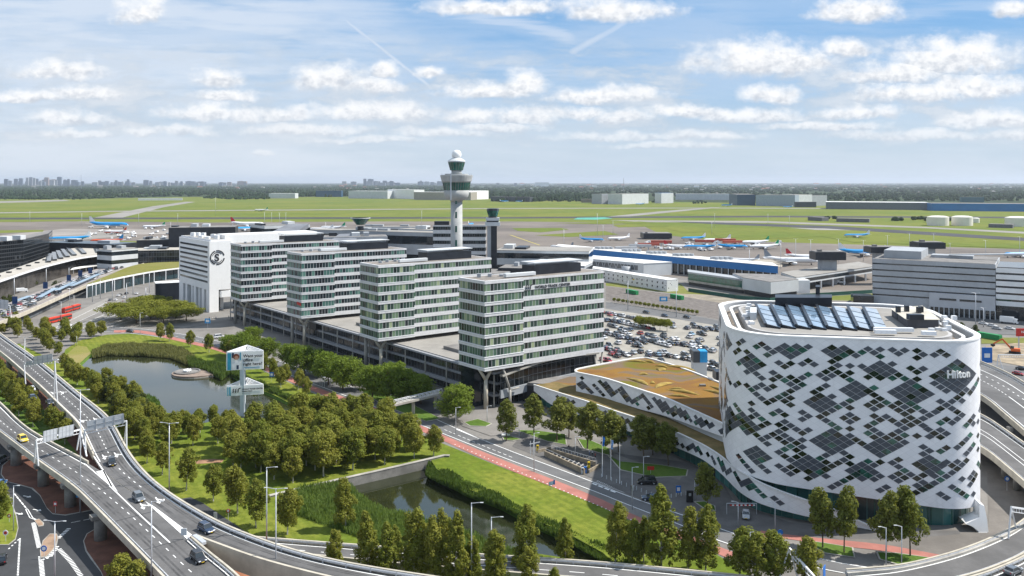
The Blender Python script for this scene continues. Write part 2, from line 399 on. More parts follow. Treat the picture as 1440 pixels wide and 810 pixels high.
LAMPG=mat('headlight_glass',(.75,.78,.8),.1,.02,1,spec=.8)
TAILR=mat('tail_light_red',(.4,.01,.01),.2,.02,1,spec=.8)
# ------------------------------------------------------------------ ground, water
POND1=[(112,512),(125,500),(150,496),(200,496),(240,499),(262,506),(275,514),(300,517),(322,524),(345,540),(385,556),(428,578),(425,594),(380,590),(330,588),(300,592),(275,599),(245,582),(218,579),(195,577),(208,565),(200,552),(165,541),(132,526)]
POND2=[(470,679),(545,661.8),(606,647.6),(614,660),(650,685),(705,706),(760,735),(800,752),(848,778),(866,796),(800,786),(740,777),(680,764),(630,748),(575,735),(530,716),(503,700)]
gp=[(-60000,-200),(60000,-200),(60000,62000),(-60000,62000)]
h1=[P(*p)[:2] for p in POND1]; h2=[P(*p)[:2] for p in POND2]
sheet('ground',gp,0,GR_FAR,holes=[h1,h2],pix=False)
def water_mat():
    m=bpy.data.materials.new('water'); m.use_nodes=True; N=NT(m.node_tree)
    b=N.n('ShaderNodeBsdfPrincipled'); o=N.n('ShaderNodeOutputMaterial'); N.l(b.outputs[0],o.inputs[0]); g=N.n('ShaderNodeNewGeometry')
    n=N.noise(g.outputs['Position'],.12,3,.5)
    N.l(N.mix(n,(.014,.018,.008,1),(.03,.034,.014,1)),b.inputs['Base Color'])
    b.inputs['Roughness'].default_value=.03; b.inputs['IOR'].default_value=1.5; b.inputs['Specular IOR Level'].default_value=.9
    bp=N.n('ShaderNodeBump'); bp.inputs['Strength'].default_value=.06; bp.inputs['Distance'].default_value=.04
    N.l(N.noise(N.v('MULTIPLY',g.outputs['Position'],(1,2.2,1)),1.6,4,.6),bp.inputs['Height']); N.l(bp.outputs[0],b.inputs['Normal'])
    return m
WATER=water_mat()
for hp,z in ((POND1,-.7),(POND2,-2.0)):
    q=[P(*p) for p in hp]
    sheet('water',[(v.x,v.y) for v in q],z,WATER,pix=False)
    mb=MB(); n=len(q); c=sum(q,Vector())/n
    top=[(v.x,v.y,-.002) for v in q]; ins=.03 if z>-1 else 0; bot=[(v.x+(c.x-v.x)*ins,v.y+(c.y-v.y)*ins,z-.4) for v in q]
    mb.add(top+bot,[(i,(i+1)%n,n+(i+1)%n,n+i) for i in range(n)])
    tag(mb.build('bank',GR_VERGE),None,None,None,'structure')
Z=iter([.004*k+.004 for k in range(200)])
# --- airfield (far): generous steps between sheets because of the distance
sheet('airfield_grass',[(-900,290),(-200,284),(0,280),(110,280),(250,277),(500,277),(720,280),(960,284),(1300,290),(1800,297),(1900,372),(-900,372)],.05,GR_AIR)
sheet('taxiway_strip',[(-900,300),(0,298.6),(160,296.5),(720,292.6),(1000,292),(1500,294),(1500,295),(1000,293),(720,293.6),(160,297.8),(0,300),(-900,302)],.12,TAXI)
sheet('runway',[(-900,308),(0,306.2),(720,305.2),(1080,303.4),(1500,305.2),(1900,307),(1900,309),(1500,307.2),(1080,305.6),(720,307.3),(0,308.6),(-900,311)],.12,RUNWAY)
sheet('taxiway_link',[(130,306.5),(215,290),(262,283.6),(275,284),(232,291),(170,306.5)],.10,TAXI)
sheet('taxiway_link',[(850,305),(930,297),(1000,291.6),(1012,291.8),(950,298),(880,305)],.10,TAXI)
sheet('taxiway_link',[(0,283),(90,281),(100,282.5),(40,284.5),(-200,289),(-300,288)],.10,TAXI)
sheet('painted_apron',[(812,306.3),(850,305.6),(862,307.2),(838,309),(806,308.6)],.16,mat('teal_ground_paint',(.08,.33,.25),.9,.1,.05))
sheet('apron',[(-900,317),(-100,313.5),(40,312.2),(100,311),(200,312),(300,313),(520,311.5),(720,311.5),(860,313),(905,318),(930,330),(1000,338),(1240,345),(1500,352),(1900,357),(1900,415),(1300,416),(1227,412),(1130,418),(1083,424),(1040,420),(960,408),(940,396),(900,420),(300,440),(-900,420)],.10,APRON)
sheet('taxiway',[(860,309.6),(960,310.2),(1080,311),(1300,319),(1500,329),(1900,345),(1900,349),(1500,332),(1300,321),(1080,313.5),(905,312.5)],.13,TAXI)
sheet('runway',[(938,311.5),(1010,312.8),(1170,318),(1440,334.5),(1900,360),(1900,366),(1440,339),(1170,322),(1000,315)],.17,RUNWAY)
sheet('taxiway_line',[(1110,320.6),(1160,321.4),(1200,324),(1150,323.5)],.19,ROOFL)
for q in ([(-900,333),(0,324),(62,323.4),(60,326),(0,328),(-900,337)],[(-900,313),(0,309.6),(110,309.7),(112,311.4),(0,312),(-900,316)],
          [(720,321),(790,320.6),(800,323),(760,327),(728,325)],[(752,331),(850,325),(870,330),(800,333.5)],[(860,316),(930,314.5),(940,318),(870,320)],
          [(780,314),(900,311.6),(920,313.2),(850,315.6)],[(1000,326),(1080,322),(1200,330),(1100,336),(1010,334)],
          [(100,341),(135,339),(190,339.5),(200,343),(120,345)],[(0,352),(60,349),(75,352),(20,357)],
          [(1100,322),(1300,332),(1440,343),(1500,348),(1500,352),(1200,341)],[(930,320),(1000,316.5),(1090,319),(1060,325),(960,327)]):
    gi_=globals().get('gi_',.2)+.015; sheet('grass_island',q,gi_,GR_AIR)
sheet('taxi_line',[(1395-680,330),(720,331),(700+60,345),(758,345)],.2,mat('yellow_line',(.45,.38,.08),.9))
sheet('service_road',[(-900,352),(0,336),(140,328),(190,331),(120,337),(0,344),(-900,362)],.24,TAXI)
sheet('service_road',[(0,331),(90,322),(240,323),(300,325),(250,329),(120,331),(0,338)],.16,mat('pale_apron',(.27,.245,.22),.9,.15,.01))
sheet('service_road',[(960,362),(1100,366),(1100,376),(960,368)],.3,mat('beige_apron',(.36,.32,.26),.9,.15,.02))
# --- city ground
def zz(): return next(Z)
HP=[POND1,POND2]
sheet('city_ground',[(-1400,425),(-60,425),(60,392),(250,380),(720,372),(930,388),(1220,412),(1700,420),(1700,440),(6000,900),(3000,1500),(-3000,1500)],zz()+.1 if False else .106,PAVE,holes=HP)
zb=.11
def zz():
    global zb; zb+=.004; return zb
sheet('field_grass',[(852,398),(940,397),(958,400),(968,410),(1040,421),(1083,425),(1130,419),(1227,413),(1230,416),(1216,424),(1130,421),(1020,424),(960,414),(852,402)],zz(),GR_DRY)
sheet('dirt',[(950,413),(1000,415),(1060,413),(1062,424),(1020,428),(960,419)],zz(),mat('dirt_gravel',(.30,.26,.20),.95,.25,.1,fine=.4))
sheet('railway_ground',[(852,402.6),(935,413),(1024,428),(1024,452),(960,440),(852,423)],zz(),mat('track_ballast',(.17,.15,.135),.95,.25,.3,fine=.3))
sheet('access_road',[(852,425),(960,441),(1024,454),(1024,461),(960,450),(852,434)],zz(),ASPH)
sheet('car_park',[(845,434),(950,449),(1022,460),(1100,470),(1100,560),(900,520),(800,512),(845,480)],zz(),PARK)
sheet('park_lawn',[(84,512),(92,492),(112,479),(150,471),(190,469),(235,471),(300,486),(345,505),(372,523),(432,550),(500,578),(560,598),(612,620),(700,655.6),(833,707.6),(905,742),(1000,776),(1100,835),(1100,900),(380,900),(330,800),(200,720),(100,640),(20,560),(-200,440),(0,470)],zz(),GR_PARK,holes=HP)
sheet('sand_path',[(92,500),(108,486),(122,488),(128,497),(112,511),(118,524),(100,530),(90,518)],zz(),grassmat('dry_lawn',(.26,.22,.09),(.20,.20,.05),.06,.2))
for k in range(5):
    x=[150,176,205,238,262][k]; 
sheet('worn_path',[(272,648),(300,646),(315,647),(312,651),(276,653)],zz(),mat('worn_earth',(.30,.17,.10),.95,.25,.3))
sheet('maintenance_road',[(255,702),(268,700),(285,708),(330,738),(350,752),(330,760),(290,740)],zz(),ASPH_D)
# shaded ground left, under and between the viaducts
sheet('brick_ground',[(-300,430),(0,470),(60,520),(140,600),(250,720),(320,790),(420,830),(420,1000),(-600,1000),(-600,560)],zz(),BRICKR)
sheet('verge',[(-300,470),(0,512),(60,575),(110,640),(140,690),(100,672),(40,628),(0,600),(-300,560)],zz(),GR_VERGE)
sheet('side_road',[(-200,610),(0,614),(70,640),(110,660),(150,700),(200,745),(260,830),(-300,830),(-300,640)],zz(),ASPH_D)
ISA=[(1,668),(3,656),(12,648),(30,642),(80,640),(118,668),(150,700),(142,716),(118,721),(92,726),(74,724),(66,716),(56,698),(44,688),(24,682),(8,678)]
ISB=[(117,762),(122,752),(134,745),(150,742),(190,757),(240,830),(152,830),(142,806),(128,788),(120,776)]
def island(name,q,m,kerb=CONC):
    pts=[P(*p) for p in q]; c=sum(pts,Vector())/len(pts)
    mb=MB(); mb.prism([(v.x,v.y) for v in pts],zb,zb+.13)
    tag(mb.build('kerb',kerb),None,None,None,'structure')
    inn=[v+(c-v).normalized()*.35 for v in pts]
    sheet(name,[(v.x,v.y) for v in inn],zb+.136,m,pix=False)
island('brick_island',ISA,BRICKR); island('brick_island',ISB,BRICKR)
zz(); island('brick_island',[(56,776),(60,762),(70,752),(80,752),(82,758),(80,768),(74,776),(64,785),(57,786)],mat('brown_paver',(.32,.22,.15),.9,.2,.4))
island('brick_island',[(48,733),(55,731),(62,737),(61,741),(54,742)],mat('brown_paver',(.3,.2,.15)))
island('grass_corner',[(-80,675),(0,684),(14,700),(24,728),(26,744),(22,760),(12,768),(-80,768)],GR_PARK)
# markings of the side road
mk=MB()
def mark(px,w=.15): ribbon(mk,[P(a,b,zb+.01) for a,b in px],w,.0)
def mdash(px,w,on,off): dashes(mk,[P(a,b,zb+.01) for a,b in px],w,on,off,.0)
mdash([(28,757),(25,810)],.35,.45,.45); mdash([(12,772),(28,757)],.3,.6,.9)
mdash([(47,735),(55,770)],.9,.35,.45); mdash([(57,782),(60,812)],.9,.35,.45); mdash([(83,772),(100,790),(114,810)],.9,.4,.45)
mdash([(82,757),(98,742)],.9,.4,.5); mdash([(58,787),(70,783),(80,768)],1.0,.5,.45)
mdash([(20,694),(38,716)],.3,1.6,1.2)
mark([(36,716),(42,728),(50,731)],.18); mark([(39,716),(46,728),(52,731)],.18)
mdash([(100,735),(130,729)],.2,1.5,1.5)
for (x,y) in ((36,698),(50,717),(24,722),(10,700)):
    o=P(x,y,zb+.012); mk.add([(o.x-.9,o.y+.25,o.z),(o.x+.9,o.y-.35,o.z),(o.x+1,o.y-.05,o.z),(o.x-.8,o.y+.55,o.z)],[(0,1,2,3)])
    mk.add([(o.x+.6,o.y-.8,o.z),(o.x+1.7,o.y-.5,o.z),(o.x+.9,o.y+.5,o.z)],[(0,1,2)])
tag(mk.build('road_markings',WHITE),None,None,None,'structure')
# --- main road past the hotel
RU=smooth_pts([P(*p) for p in [(60,461),(130,458),(200,462),(260,470),(320,482),(380,503),(450,527),(520,553),(600,583),(640,601.5),(700,627.5),(833,677),(880,697),(960,724),(1028,749),(1090,768),(1168,790),(1240,801),(1330,812)]],1)
RL=smooth_pts([P(*p) for p in [(60,469),(130,466),(195,470),(250,479),(310,492),(365,512),(440,541),(510,567),(600,602.5),(640,618),(700,642.5),(833,691),(889,714),(960,741),(1018,766),(1090,785),(1160,804),(1240,815),(1330,826)]],1)
n=120; A=resample(RU,n); B=resample(RL,n); z0=zz()
mb=MB(); vs=[]
for i in range(n): vs+=[(B[i].x,B[i].y,z0),(A[i].x,A[i].y,z0)]
mb.add(vs,[(2*i,2*i+2,2*i+3,2*i+1) for i in range(n-1)]); tag(mb.build('road',ASPH),None,None,None,'structure')
mb=MB(); z0=zz()
for t,wd in ((.06,.28),(.94,.28)):
    ribbon(mb,[(B[i].lerp(A[i],t)).xy.to_3d()+Vector((0,0,z0)) for i in range(n)],wd,0)
dashes(mb,[(B[i].lerp(A[i],.5)).xy.to_3d()+Vector((0,0,z0)) for i in range(55)],.15,2.5,4,0)
dashes(mb,[P(x,y,z0) for x,y in ((625,604),(680,627),(720,643))],.2,1.5,1.2,0)
ribbon(mb,[P(x,y,z0) for x,y in ((642,603.5),(665,613),(684,620.5))],.5,0)
dashes(mb,[P(x,y,z0) for x,y in ((833,679.6),(862,691),(868,693))],.6,1.3,1.2,0)
# ladder marking beside the road
for k in range(16):
    a=P(839+k*2.5,677+k*.92,z0); ribbon(mb,[a,a+Vector((1.0,1.2,0))],.18,0)
ribbon(mb,[P(836,677.5,z0),P(878,692.5,z0)],.12,0); ribbon(mb,[P(843,675,z0),P(881,690,z0)],.12,0)
tag(mb.build('road_markings',WHITE),None,None,None,'structure')
# lay-by road towards the towers, asphalt forecourt
sheet('side_road',[(420,500),(470,488),(520,510),(600,552),(640,575),(610,588),(560,566),(500,540)],zb+.004,ASPH_D)
sheet('forecourt',[(740,606),(800,628),(880,640),(960,650),(1010,668),(1032,706),(1060,718),(1110,735),(1230,752),(1250,747),(1350,747),(1350,752),(1260,760),(1100,758),(1030,749),(960,722),(880,694),(840,676),(720,628)],zb+.004,mat('dark_forecourt_paving',(.13,.125,.12),.9,.15,.2,fine=.2))
sheet('forecourt',[(1100,745),(1235,747),(1320,747),(1390,735),(1388,660),(1440,660),(1500,740),(1418,760),(1345,786),(1250,775),(1120,752)],zb+.003,PAVE_D)
zz();zz()
def strip_sheet(name,u,l,m,n=60):
    A=resample(smooth_pts([P(*p) for p in u],1),n); B=resample(smooth_pts([P(*p) for p in l],1),n); z0=zz(); mb=MB(); vs=[]
    for i in range(n): vs+=[(B[i].x,B[i].y,z0),(A[i].x,A[i].y,z0)]
    mb.add(vs,[(2*i,2*i+2,2*i+3,2*i+1) for i in range(n-1)]); tag(mb.build(name,m),None,None,None,'structure'); return A,B
strip_sheet('cycle_path',[(160,465),(200,464),(250,476),(310,489),(360,510),(382,519),(440,544),(505,566),(560,585),(620,611),(700,645),(833,696.5),(905,732),(1000,765),(1030,777)],[(160,468),(200,468),(250,480),(310,494),(360,515),(382,526),(440,551),(505,574),(560,593),(620,619),(700,655.5),(833,707.5),(905,741),(1000,775),(1030,789)],PINK)
strip_sheet('cycle_path',[(1070,747),(1100,752),(1160,758.5),(1240,766),(1300,777),(1345,786)],[(1066,755),(1100,757.6),(1160,767),(1240,775),(1290,784),(1330,791)],PINK)
strip_sheet('footpath',[(820,620),(870,641),(910,655),(960,670)],[(815,623),(865,646),(905,660),(955,676)],PAVE)
mb=MB()
for k in range(46):
    t=k/45; x=640+t*265; y=(.5*(611+619)+ (x-620)*(736.5-615)/(905-620)); o=P(x,y+1.5,zb+.006); s=.17
    mb.add([(o.x-s,o.y-s,o.z),(o.x+s,o.y-s,o.z),(o.x+s,o.y+s,o.z),(o.x-s,o.y+s,o.z)],[(0,1,2,3)])
tag(mb.build('path_markings',WHITE),None,None,None,'structure')
# lawns of the forecourt
for q in ([(726,606),(752,606),(796,612),(797,627),(770,622)],[(812,618),(830,620),(858,632),(858,642),(820,632)],[(855,642),(870,650),(930,655),(968,662),(966,671),(920,673),(872,662)],
          [(976,707),(990,706),(1006,713),(1007,720),(990,717)],[(706,616),(716,614),(734,619),(722,621),(708,620)],
          [(652,595),(672,590),(692,597),(684,601),(660,600)],[(1128,761),(1160,765),(1200,772),(1203,786),(1160,780)],[(1232,778),(1260,779),(1322,788),(1300,797),(1262,796),(1236,788)],
          [(470,533),(495,532),(498,539),(478,541)],[(500,546),(560,560),(620,590),(600,594),(540,572)],[(455,515),(480,512),(484,523),(462,524)]):
    zz(); island('lawn',q,GR_VERGE)
sheet('pale_pavement',[(640,585),(700,582),(760,603),(722,612),(690,614),(650,600)],zz(),PAVE)
sheet('brick_triangle',[(300,768),(420,800),(380,840),(330,812)],zz(),mat('orange_brick_paving',(.36,.15,.08),.95,.15,.3))
# construction ground right
sheet('sand',[(1386,487),(1440,482),(1500,484),(1500,512),(1440,516),(1400,508),(1386,505)],zz(),mat('building_sand',(.36,.29,.20),.95,.3,.15,fine=.4))
sheet('verge_strip',[(1380,475),(1500,476),(1500,482),(1380,484)],zz(),GR_DRY)
sheet('boulevard',[(1290,440),(1500,440),(1500,474),(1380,470),(1330,455)],zz(),ASPH)
sheet('boulevard',[(1386,513),(1500,520),(1500,700),(1386,650)],zz(),ASPH)
# left roads under the terminal deck
sheet('boulevard',[(-100,470),(60,450),(140,420),(250,410),(300,430),(330,450),(260,462),(180,458),(100,466),(0,490)],zz(),PAVE)
sheet('bus_lane',[(40,468),(90,447),(150,420),(170,424),(110,452),(70,470)],zz(),TAXI)
sheet('bus_lane',[(100,462),(150,440),(190,424),(200,428),(160,446),(116,464)],zz(),CONC_D)
mb=MB()
for k in range(7):
    ribbon(mb,[P(60+k*14,470-k*1.2,zb+.02),P(150+k*16,425+k*1.2,zb+.02)],.25,0)
tag(mb.build('road_markings',WHITE),None,None,None,'structure')
# retaining wall of the lower pond
def wallthing(name,pts,th,z0,z1,m,label,cat,copm=None):
    r=root(name,label,cat,pts[0]); mb=MB(); wall_along(mb,pts,th,z0,z1); mb.build('wall_body',m,r,world=True)
    if copm: mb=MB(); wall_along(mb,pts,th+.2,z1,z1+.14); mb.build('coping',copm,r,world=True)
    return r
wallthing('retaining_wall',resample([P(378,700,0),P(480,676,0),P(545,661.5,0),P(630,641.5,0),P(632,643,0)],24),.9,-2.4,.5,CONC_D,'weathered concrete retaining wall along the grove side of the lower pond','retaining wall',CONC)
r=root('island_deck','flat oval timber and concrete fountain island in the upper pond','fountain',P(278,526)); c=P(277,526,-.7); mb=MB()
poly=[]
for k in range(40):
    t=2*math.pi*k/40; a=10.6; b=8.5
    x=c.x+a*math.cos(t)*(1.0 if math.cos(t)<0 else 1.25)*.95; y=c.y+b*math.sin(t)*(1 if math.cos(t)<0 else max(.0,1-.8*math.cos(t)**2)); poly.append((x+0*y,y))
mb.prism(poly,-.4,.15); mb.build('deck',mat('brown_deck',(.27,.21,.17),.9,.2,.3,fine=.2),r,world=True)
mb=MB(); mb.prism([(p[0]*1.0+(c.x-p[0])*-.02,p[1]+(c.y-p[1])*-.02) for p in poly],-.8,-.42); mb.build('rim',CONC,r,world=True)
mb=MB(); mb.lathe([(5.2,0),(5.2,.5),(4.6,.5),(4.4,.1),(0.3,.1)],(c.x-4,c.y,.14),32); mb.build('basin',ROOFG,r,world=True)
mb=MB()
for k in range(26):
    t=k*2.4; rr=.15+.05*k; mb.lathe([(.5-.01*k,0),(.35,.5+.02*k),(.05,1.4-.04*k)],(c.x-4+rr*math.cos(t),c.y+rr*math.sin(t),.3),6)
mb.build('fountain_water',WPAINT,r,world=True,smooth=True)

# ------------------------------------------------------------------ viaducts
def edges(u,l,zu,n,sm=2):
    f=lambda q: resample(smooth_pts([P(a,b,zu) for a,b in q],sm),n)
    return f(u),f(l)
def viaduct(name,label,U,L,th=1.1,rail=(True,True),surf=ASPH_H,bw=.45,bh=.85,piers=()):
    r=root(name,label,'road bridge',(L[0].x,L[0].y,0)); n=len(U)
    mb=MB(); rings=[]
    for i in range(n):
        a,b=L[i],U[i]; m=a.lerp(b,.12); m2=a.lerp(b,.88)
        rings.append([(a.x,a.y,a.z),(a.x,a.y,a.z-.5),(m.x,m.y,m.z-th),(m2.x,m2.y,m2.z-th),(b.x,b.y,b.z-.5),(b.x,b.y,b.z)])
    mb.loft(rings); mb.build('deck',CONC,r,world=True)
    mb=MB(); vs=[]
    for i in range(n):
        a=L[i].lerp(U[i],.004); b=L[i].lerp(U[i],.996); vs+=[(a.x,a.y,a.z+.012),(b.x,b.y,b.z+.012)]
    mb.add(vs,[(2*i,2*i+2,2*i+3,2*i+1) for i in range(n-1)]); mb.build('road_surface',surf,r,world=True)
    return r
def parapet(r,E,th=.45,h=.9,m=CONC_Y,name='parapet',rails=True,off=0.,C=None):
    mb=MB(); wall_along(mb,E,th,-1.0,h); mb.build(name,m,r,world=True)
def guard(E,C,t,r,name='guard_rail',posts=True,hh=.75):
    """steel guard rail inside the edge"""
    q=[a.lerp(b,t) for a,b in zip(E,C)]; mb=MB()
    wall_along(mb,q,.12,hh-.32,hh); 
    if posts:
        for i in range(0,len(q),2): mb.box(q[i].x-.07,q[i].x+.07,q[i].y-.07,q[i].y+.07,q[i].z,q[i].z+hh)
    mb.build(name,STEEL,r,world=True)
def lines(r,U,L,specs,dz=.024):
    mb=MB()
    for (t,wd,on,off,i0,i1) in specs:
        q=[L[i].lerp(U[i],t) for i in range(len(U))][i0:i1]
        if on: dashes(mb,q,wd,on,off,dz)
        else: ribbon(mb,q,wd,dz)
    return mb
UA=[(-60,425),(-40,440),(10,478),(51,506),(78,528),(111,556),(139,577),(154,591),(163,605),(181,641),(207,673),(238,698),(272,719),(311,741),(360,761),(412,779),(464,792),(515,802),(600,815),(720,832)]
LA=[(-60,455),(-40,468),(0,495),(35,526),(56,544),(81,569),(104,591),(114,604),(127,634),(142,661),(172,682),(205,704),(264,753),(298,766),(360,789),(425,807),(480,820),(540,833),(600,845),(720,870)]
N_=150
Ua,La=edges(UA,LA,7.0,N_,2)
# keep cross-sections square: re-pair the far edge by nearest point
def pair(U,L):
    out=[]
    for p in L:
        out.append(min(U,key=lambda q:(q-p).length_squared))
    # enforce monotone
    idx=[min(range(len(U)),key=lambda k:(U[k]-p).length_squared) for p in L]
    for i in range(1,len(idx)): idx[i]=max(idx[i],idx[i-1])
    q=[U[k].copy() for k in idx]
    # smooth
    for _ in range(4): q=[q[0]]+[(q[i-1]+q[i]*2+q[i+1])/4 for i in range(1,len(q)-1)]+[q[-1]]
    return q
Ud=resample(Ua,1200); La=resample(La,N_); Ua=pair(Ud,La)
ra=viaduct('viaduct','grey viaduct ramp curving right along the lawn, with cars heading to the foreground',Ua,La)
LB=[(-60,560),(-40,578),(0,608),(52,648),(104,684.5),(130,710),(166,747),(223,806),(250,835),(290,880)]
UB=[(-60,520),(-40,535),(0,567),(31,600),(67,622),(104,641),(142,662),(172,683),(205,705),(264,754),(293,780),(327,806),(350,830),(380,860)]
Ubd,Lb=edges(UB,LB,6.98,N_,2); Ub=pair(resample(Ubd,1200),Lb)
rb=viaduct('viaduct','lower left viaduct carriageway with yellow taxi, running to the bottom edge on round piers',Ub,Lb)
def near(L,px,py,z=7.):
    q=P(px,py,z); return min(range(len(L)),key=lambda i:(L[i]-q).length_squared)
iA0=near(La,142,661); iA1=near(La,264,753); iB0=near(Ub,142,661); iB1=near(Ub,264,753)
# outer walls
mb=MB(); wall_along(mb,Ua,.45,-.9,.85); mb.build('parapet',CONC_Y,ra,world=True)
guard(Ua,La,.07,ra); guard(Ua,La,.11,ra)
mb=MB(); wall_along(mb,La[:iA0-4],.4,-.9,.8); mb.build('parapet',CONC_Y,ra,world=True)
mb=MB(); wall_along(mb,La[iA1+1:],.5,-3.2,.8); mb.build('parapet',CONC_Y,ra,world=True)
mb=MB(); wall_along(mb,Lb,.5,-1.,.55); mb.build('parapet',CONC_Y,rb,world=True)
guard(Lb,Ub,.04,rb)
mb=MB(); wall_along(mb,Ub[:iB0-4],.4,-.9,.7); mb.build('parapet',CONC_Y,rb,world=True)
mb=MB(); wall_along(mb,Ub[iB1+2:],.4,-.9,.7); mb.build('parapet',CONC_Y,rb,world=True); 
guard(Ub[iB1+2:],Lb[iB1+2:],.07,rb)
m1=lines(ra,Ua,La,[(.82,.25,0,0,0,N_),(.10,.25,0,0,0,iA0-2),(.46,.2,1.3,3.0,0,iA0+8),(.10,.25,0,0,iA1+2,N_),(.45,.28,1.8,3.0,iA1-6,N_) if 0 else (.10,.2,0,0,iA1+2,N_)])
m1.build('lane_markings',WHITE,ra,world=True)
m1=lines(rb,Ub,Lb,[(.09,.25,0,0,0,N_),(.90,.25,0,0,0,iB0-2),(.47,.18,1.3,3.2,0,N_),(.92,.22,0,0,iB1+2,N_)])
zq=7.024
for q in (([(154,683),(200,727),(239,763)],.3),([(153,676),(200,723),(240,764)],.0)):
    if q[1]: ribbon(m1,[P(a,b,zq) for a,b in q[0]],q[1],0)
# white hatched gores
for tri in ([(135,663),(146,661),(166,692)],[(203,704),(218,713),(270,752),(263,758)]):
    m1.add([P(a,b,zq) for a,b in tri],[tuple(range(len(tri)))])
ribbon(m1,[P(127,634,zq+.0),P(145,661,zq),P(157,684,zq)],.3,0); ribbon(m1,[P(118,651,zq),P(138,668,zq),P(157,684,zq)],.3,0)
# arrows
def arrow(mb,px,py,d,z=zq,s=1.):
    o=P(px,py,z); dx,dy=d; l=math.hypot(dx,dy); dx/=l; dy/=l; nx,ny=-dy,dx
    f=lambda a,b:(o.x+dx*a*s+nx*b*s,o.y+dy*a*s+ny*b*s,z)
    mb.add([f(-2.5,-.15),f(.6,-.15),f(.6,.15),f(-2.5,.15)],[(0,1,2,3)]); mb.add([f(.6,-.55),f(2.2,0),f(.6,.55)],[(0,1,2)])
    mb.add([f(-1.2,.15),f(-.4,.15),f(.4,1.0),f(-.2,1.1)],[(0,1,2,3)]); mb.add([f(-.3,1.5),f(-.3,.8),f(.9,1.3)],[(0,1,2)])
for (x,y) in ((146,643),(163,640),(200,712),(222,704),(87,552),(74,553),(115,592),(133,590)):
    arrow(m1,x,y,(.55,-.8) if x>120 else (.7,-.75))
m1.build('lane_markings',WHITE,rb,world=True)
# worn wheel tracks, expansion joints
TRK=mat('worn_asphalt',(.098,.096,.095),.8,.3,.25,fine=.2)
for r_2,U_,L_ in ((ra,Ua,La),(rb,Ub,Lb)):
    for t in (.24,.32,.58,.68):
        mb=MB(); ribbon(mb,[L_[i].lerp(U_[i],t+.012*math.sin(i*.11)) for i in range(2,N_-2)],.42,.016); mb.build('wheel_track',TRK,r_2,world=True)
for L_,U_,ks in ((Lb,Ub,(58,76,92,108,122)),(La,Ua,(46,62,78,92,106,124))):
    for k in ks:
        if k<N_-1:
            a,b=L_[k],U_[k]; mb=MB(); ribbon(mb,[a.lerp(b,.03),a.lerp(b,.97)],.35,.018); mb.build('expansion_joint',ASPH_D,rb,world=True)
# piers
def pier(r,px,py,rad=1.35,z1=6.0):
    o=P(px,py); mb=MB(); mb.lathe([(rad,0),(rad,z1)],(o.x,o.y,.1),20); mb.build('pier',CONC_D,r,world=True,smooth=True)
for q in ((22.5,655),(61,684),(99,713),(141.5,760),(-20,628)): pier(rb,*q)
for q in ((13,527),(30,543),(50,563),(-10,508),(72,588),(95,612)): pier(ra,q[0],q[1],1.1)
for (x,y) in ((22.5,655),(61,684),(99,713),(141.5,760)):
    o=P(x,y); mb=MB(); mb.beam((o.x-1.5,o.y-1.5,5.6),(o.x+7,o.y+6,5.6),2.2,.9); mb.build('crosshead',CONC_D,rb,world=True)
# crash cushion on the gore
o=P(280,762,7.02); r=root('crash_cushion','white crash cushion at the nose where the two ramps split','crash barrier',o); mb=MB()
d=(P(290,770,7)-P(270,755,7)).normalized(); mb.beam(o-d*2.4+Vector((0,0,.45)),o+d*2.4+Vector((0,0,.45)),1.0,.7); mb.build('bumper',STEEL,r,world=True,bevel=.1)
mb=MB(); mb.beam(o+Vector((-3.6,1.3,0)),o+Vector((-3.6,1.3,1.2)),.08,.08); mb.box(o.x-4.2,o.x-3,o.y+1.2,o.y+1.35,o.z+.8,o.z+2.2); mb.build('marker_board',LGREY,r,world=True)
# road C behind the bottom trees, ramp in the lower right, right-hand viaducts
def simple_via(label,u,l,z,posts=True,sm=2,n=70,pp=(),m=ASPH_H,specs=None,low=3.):
    U,L=edges(u,l,z,n,sm); r=viaduct('viaduct',label,U,L,surf=m)
    mb=MB(); wall_along(mb,U,.4,-1.0,.85); mb.build('parapet',CONC_Y,r,world=True)
    mb=MB(); wall_along(mb,L,.4,-1.0,.85); mb.build('parapet',CONC_Y,r,world=True)
    guard(U,L,.05,r); guard(L,U,.05,r)
    lines(r,U,L,specs or [(.12,.25,0,0,0,n),(.88,.25,0,0,0,n),(.5,.2,3,4,0,n)]).build('lane_markings',WHITE,r,world=True)
    for q in pp: pier(r,q[0],q[1],.9,z-.9)
    return r,U,L
simple_via('low road bridge crossing behind the foreground birches',[(330,757),(400,763),(490,770),(560,775),(645,782.5),(720,787),(850,795.5),(980,808),(1050,815),(1110,822)],[(330,775),(400,781),(490,790),(560,797),(645,804),(720,810),(850,820),(980,835),(1050,846),(1110,855)],2.2)
rr_,Ur,Lr=simple_via('curved ramp with broad concrete parapet sweeping round the lower right corner',[(1190,806),(1225,803.5),(1267,800),(1329,785),(1373,770),(1418,750),(1440,735),(1480,704),(1530,660)],[(1200,850),(1250,838),(1300,828),(1369,812),(1410,797),(1440,783),(1490,750),(1560,700)],2.2,specs=[(.1,.25,0,0,0,70),(.86,.25,0,0,0,70)])
mb=MB(); wall_along(mb,[a.lerp(b,.05) for a,b in zip(Ur,Lr)],1.1,-.1,.55); mb.build('kerb_wall',CONC,rr_,world=True)
simple_via('second carriageway of the ramp at the bottom right corner',[(1290,834),(1374,815),(1415,799),(1445,785),(1495,752),(1565,702)],[(1290,875),(1400,850),(1460,820),(1530,770),(1600,730)],2.1)
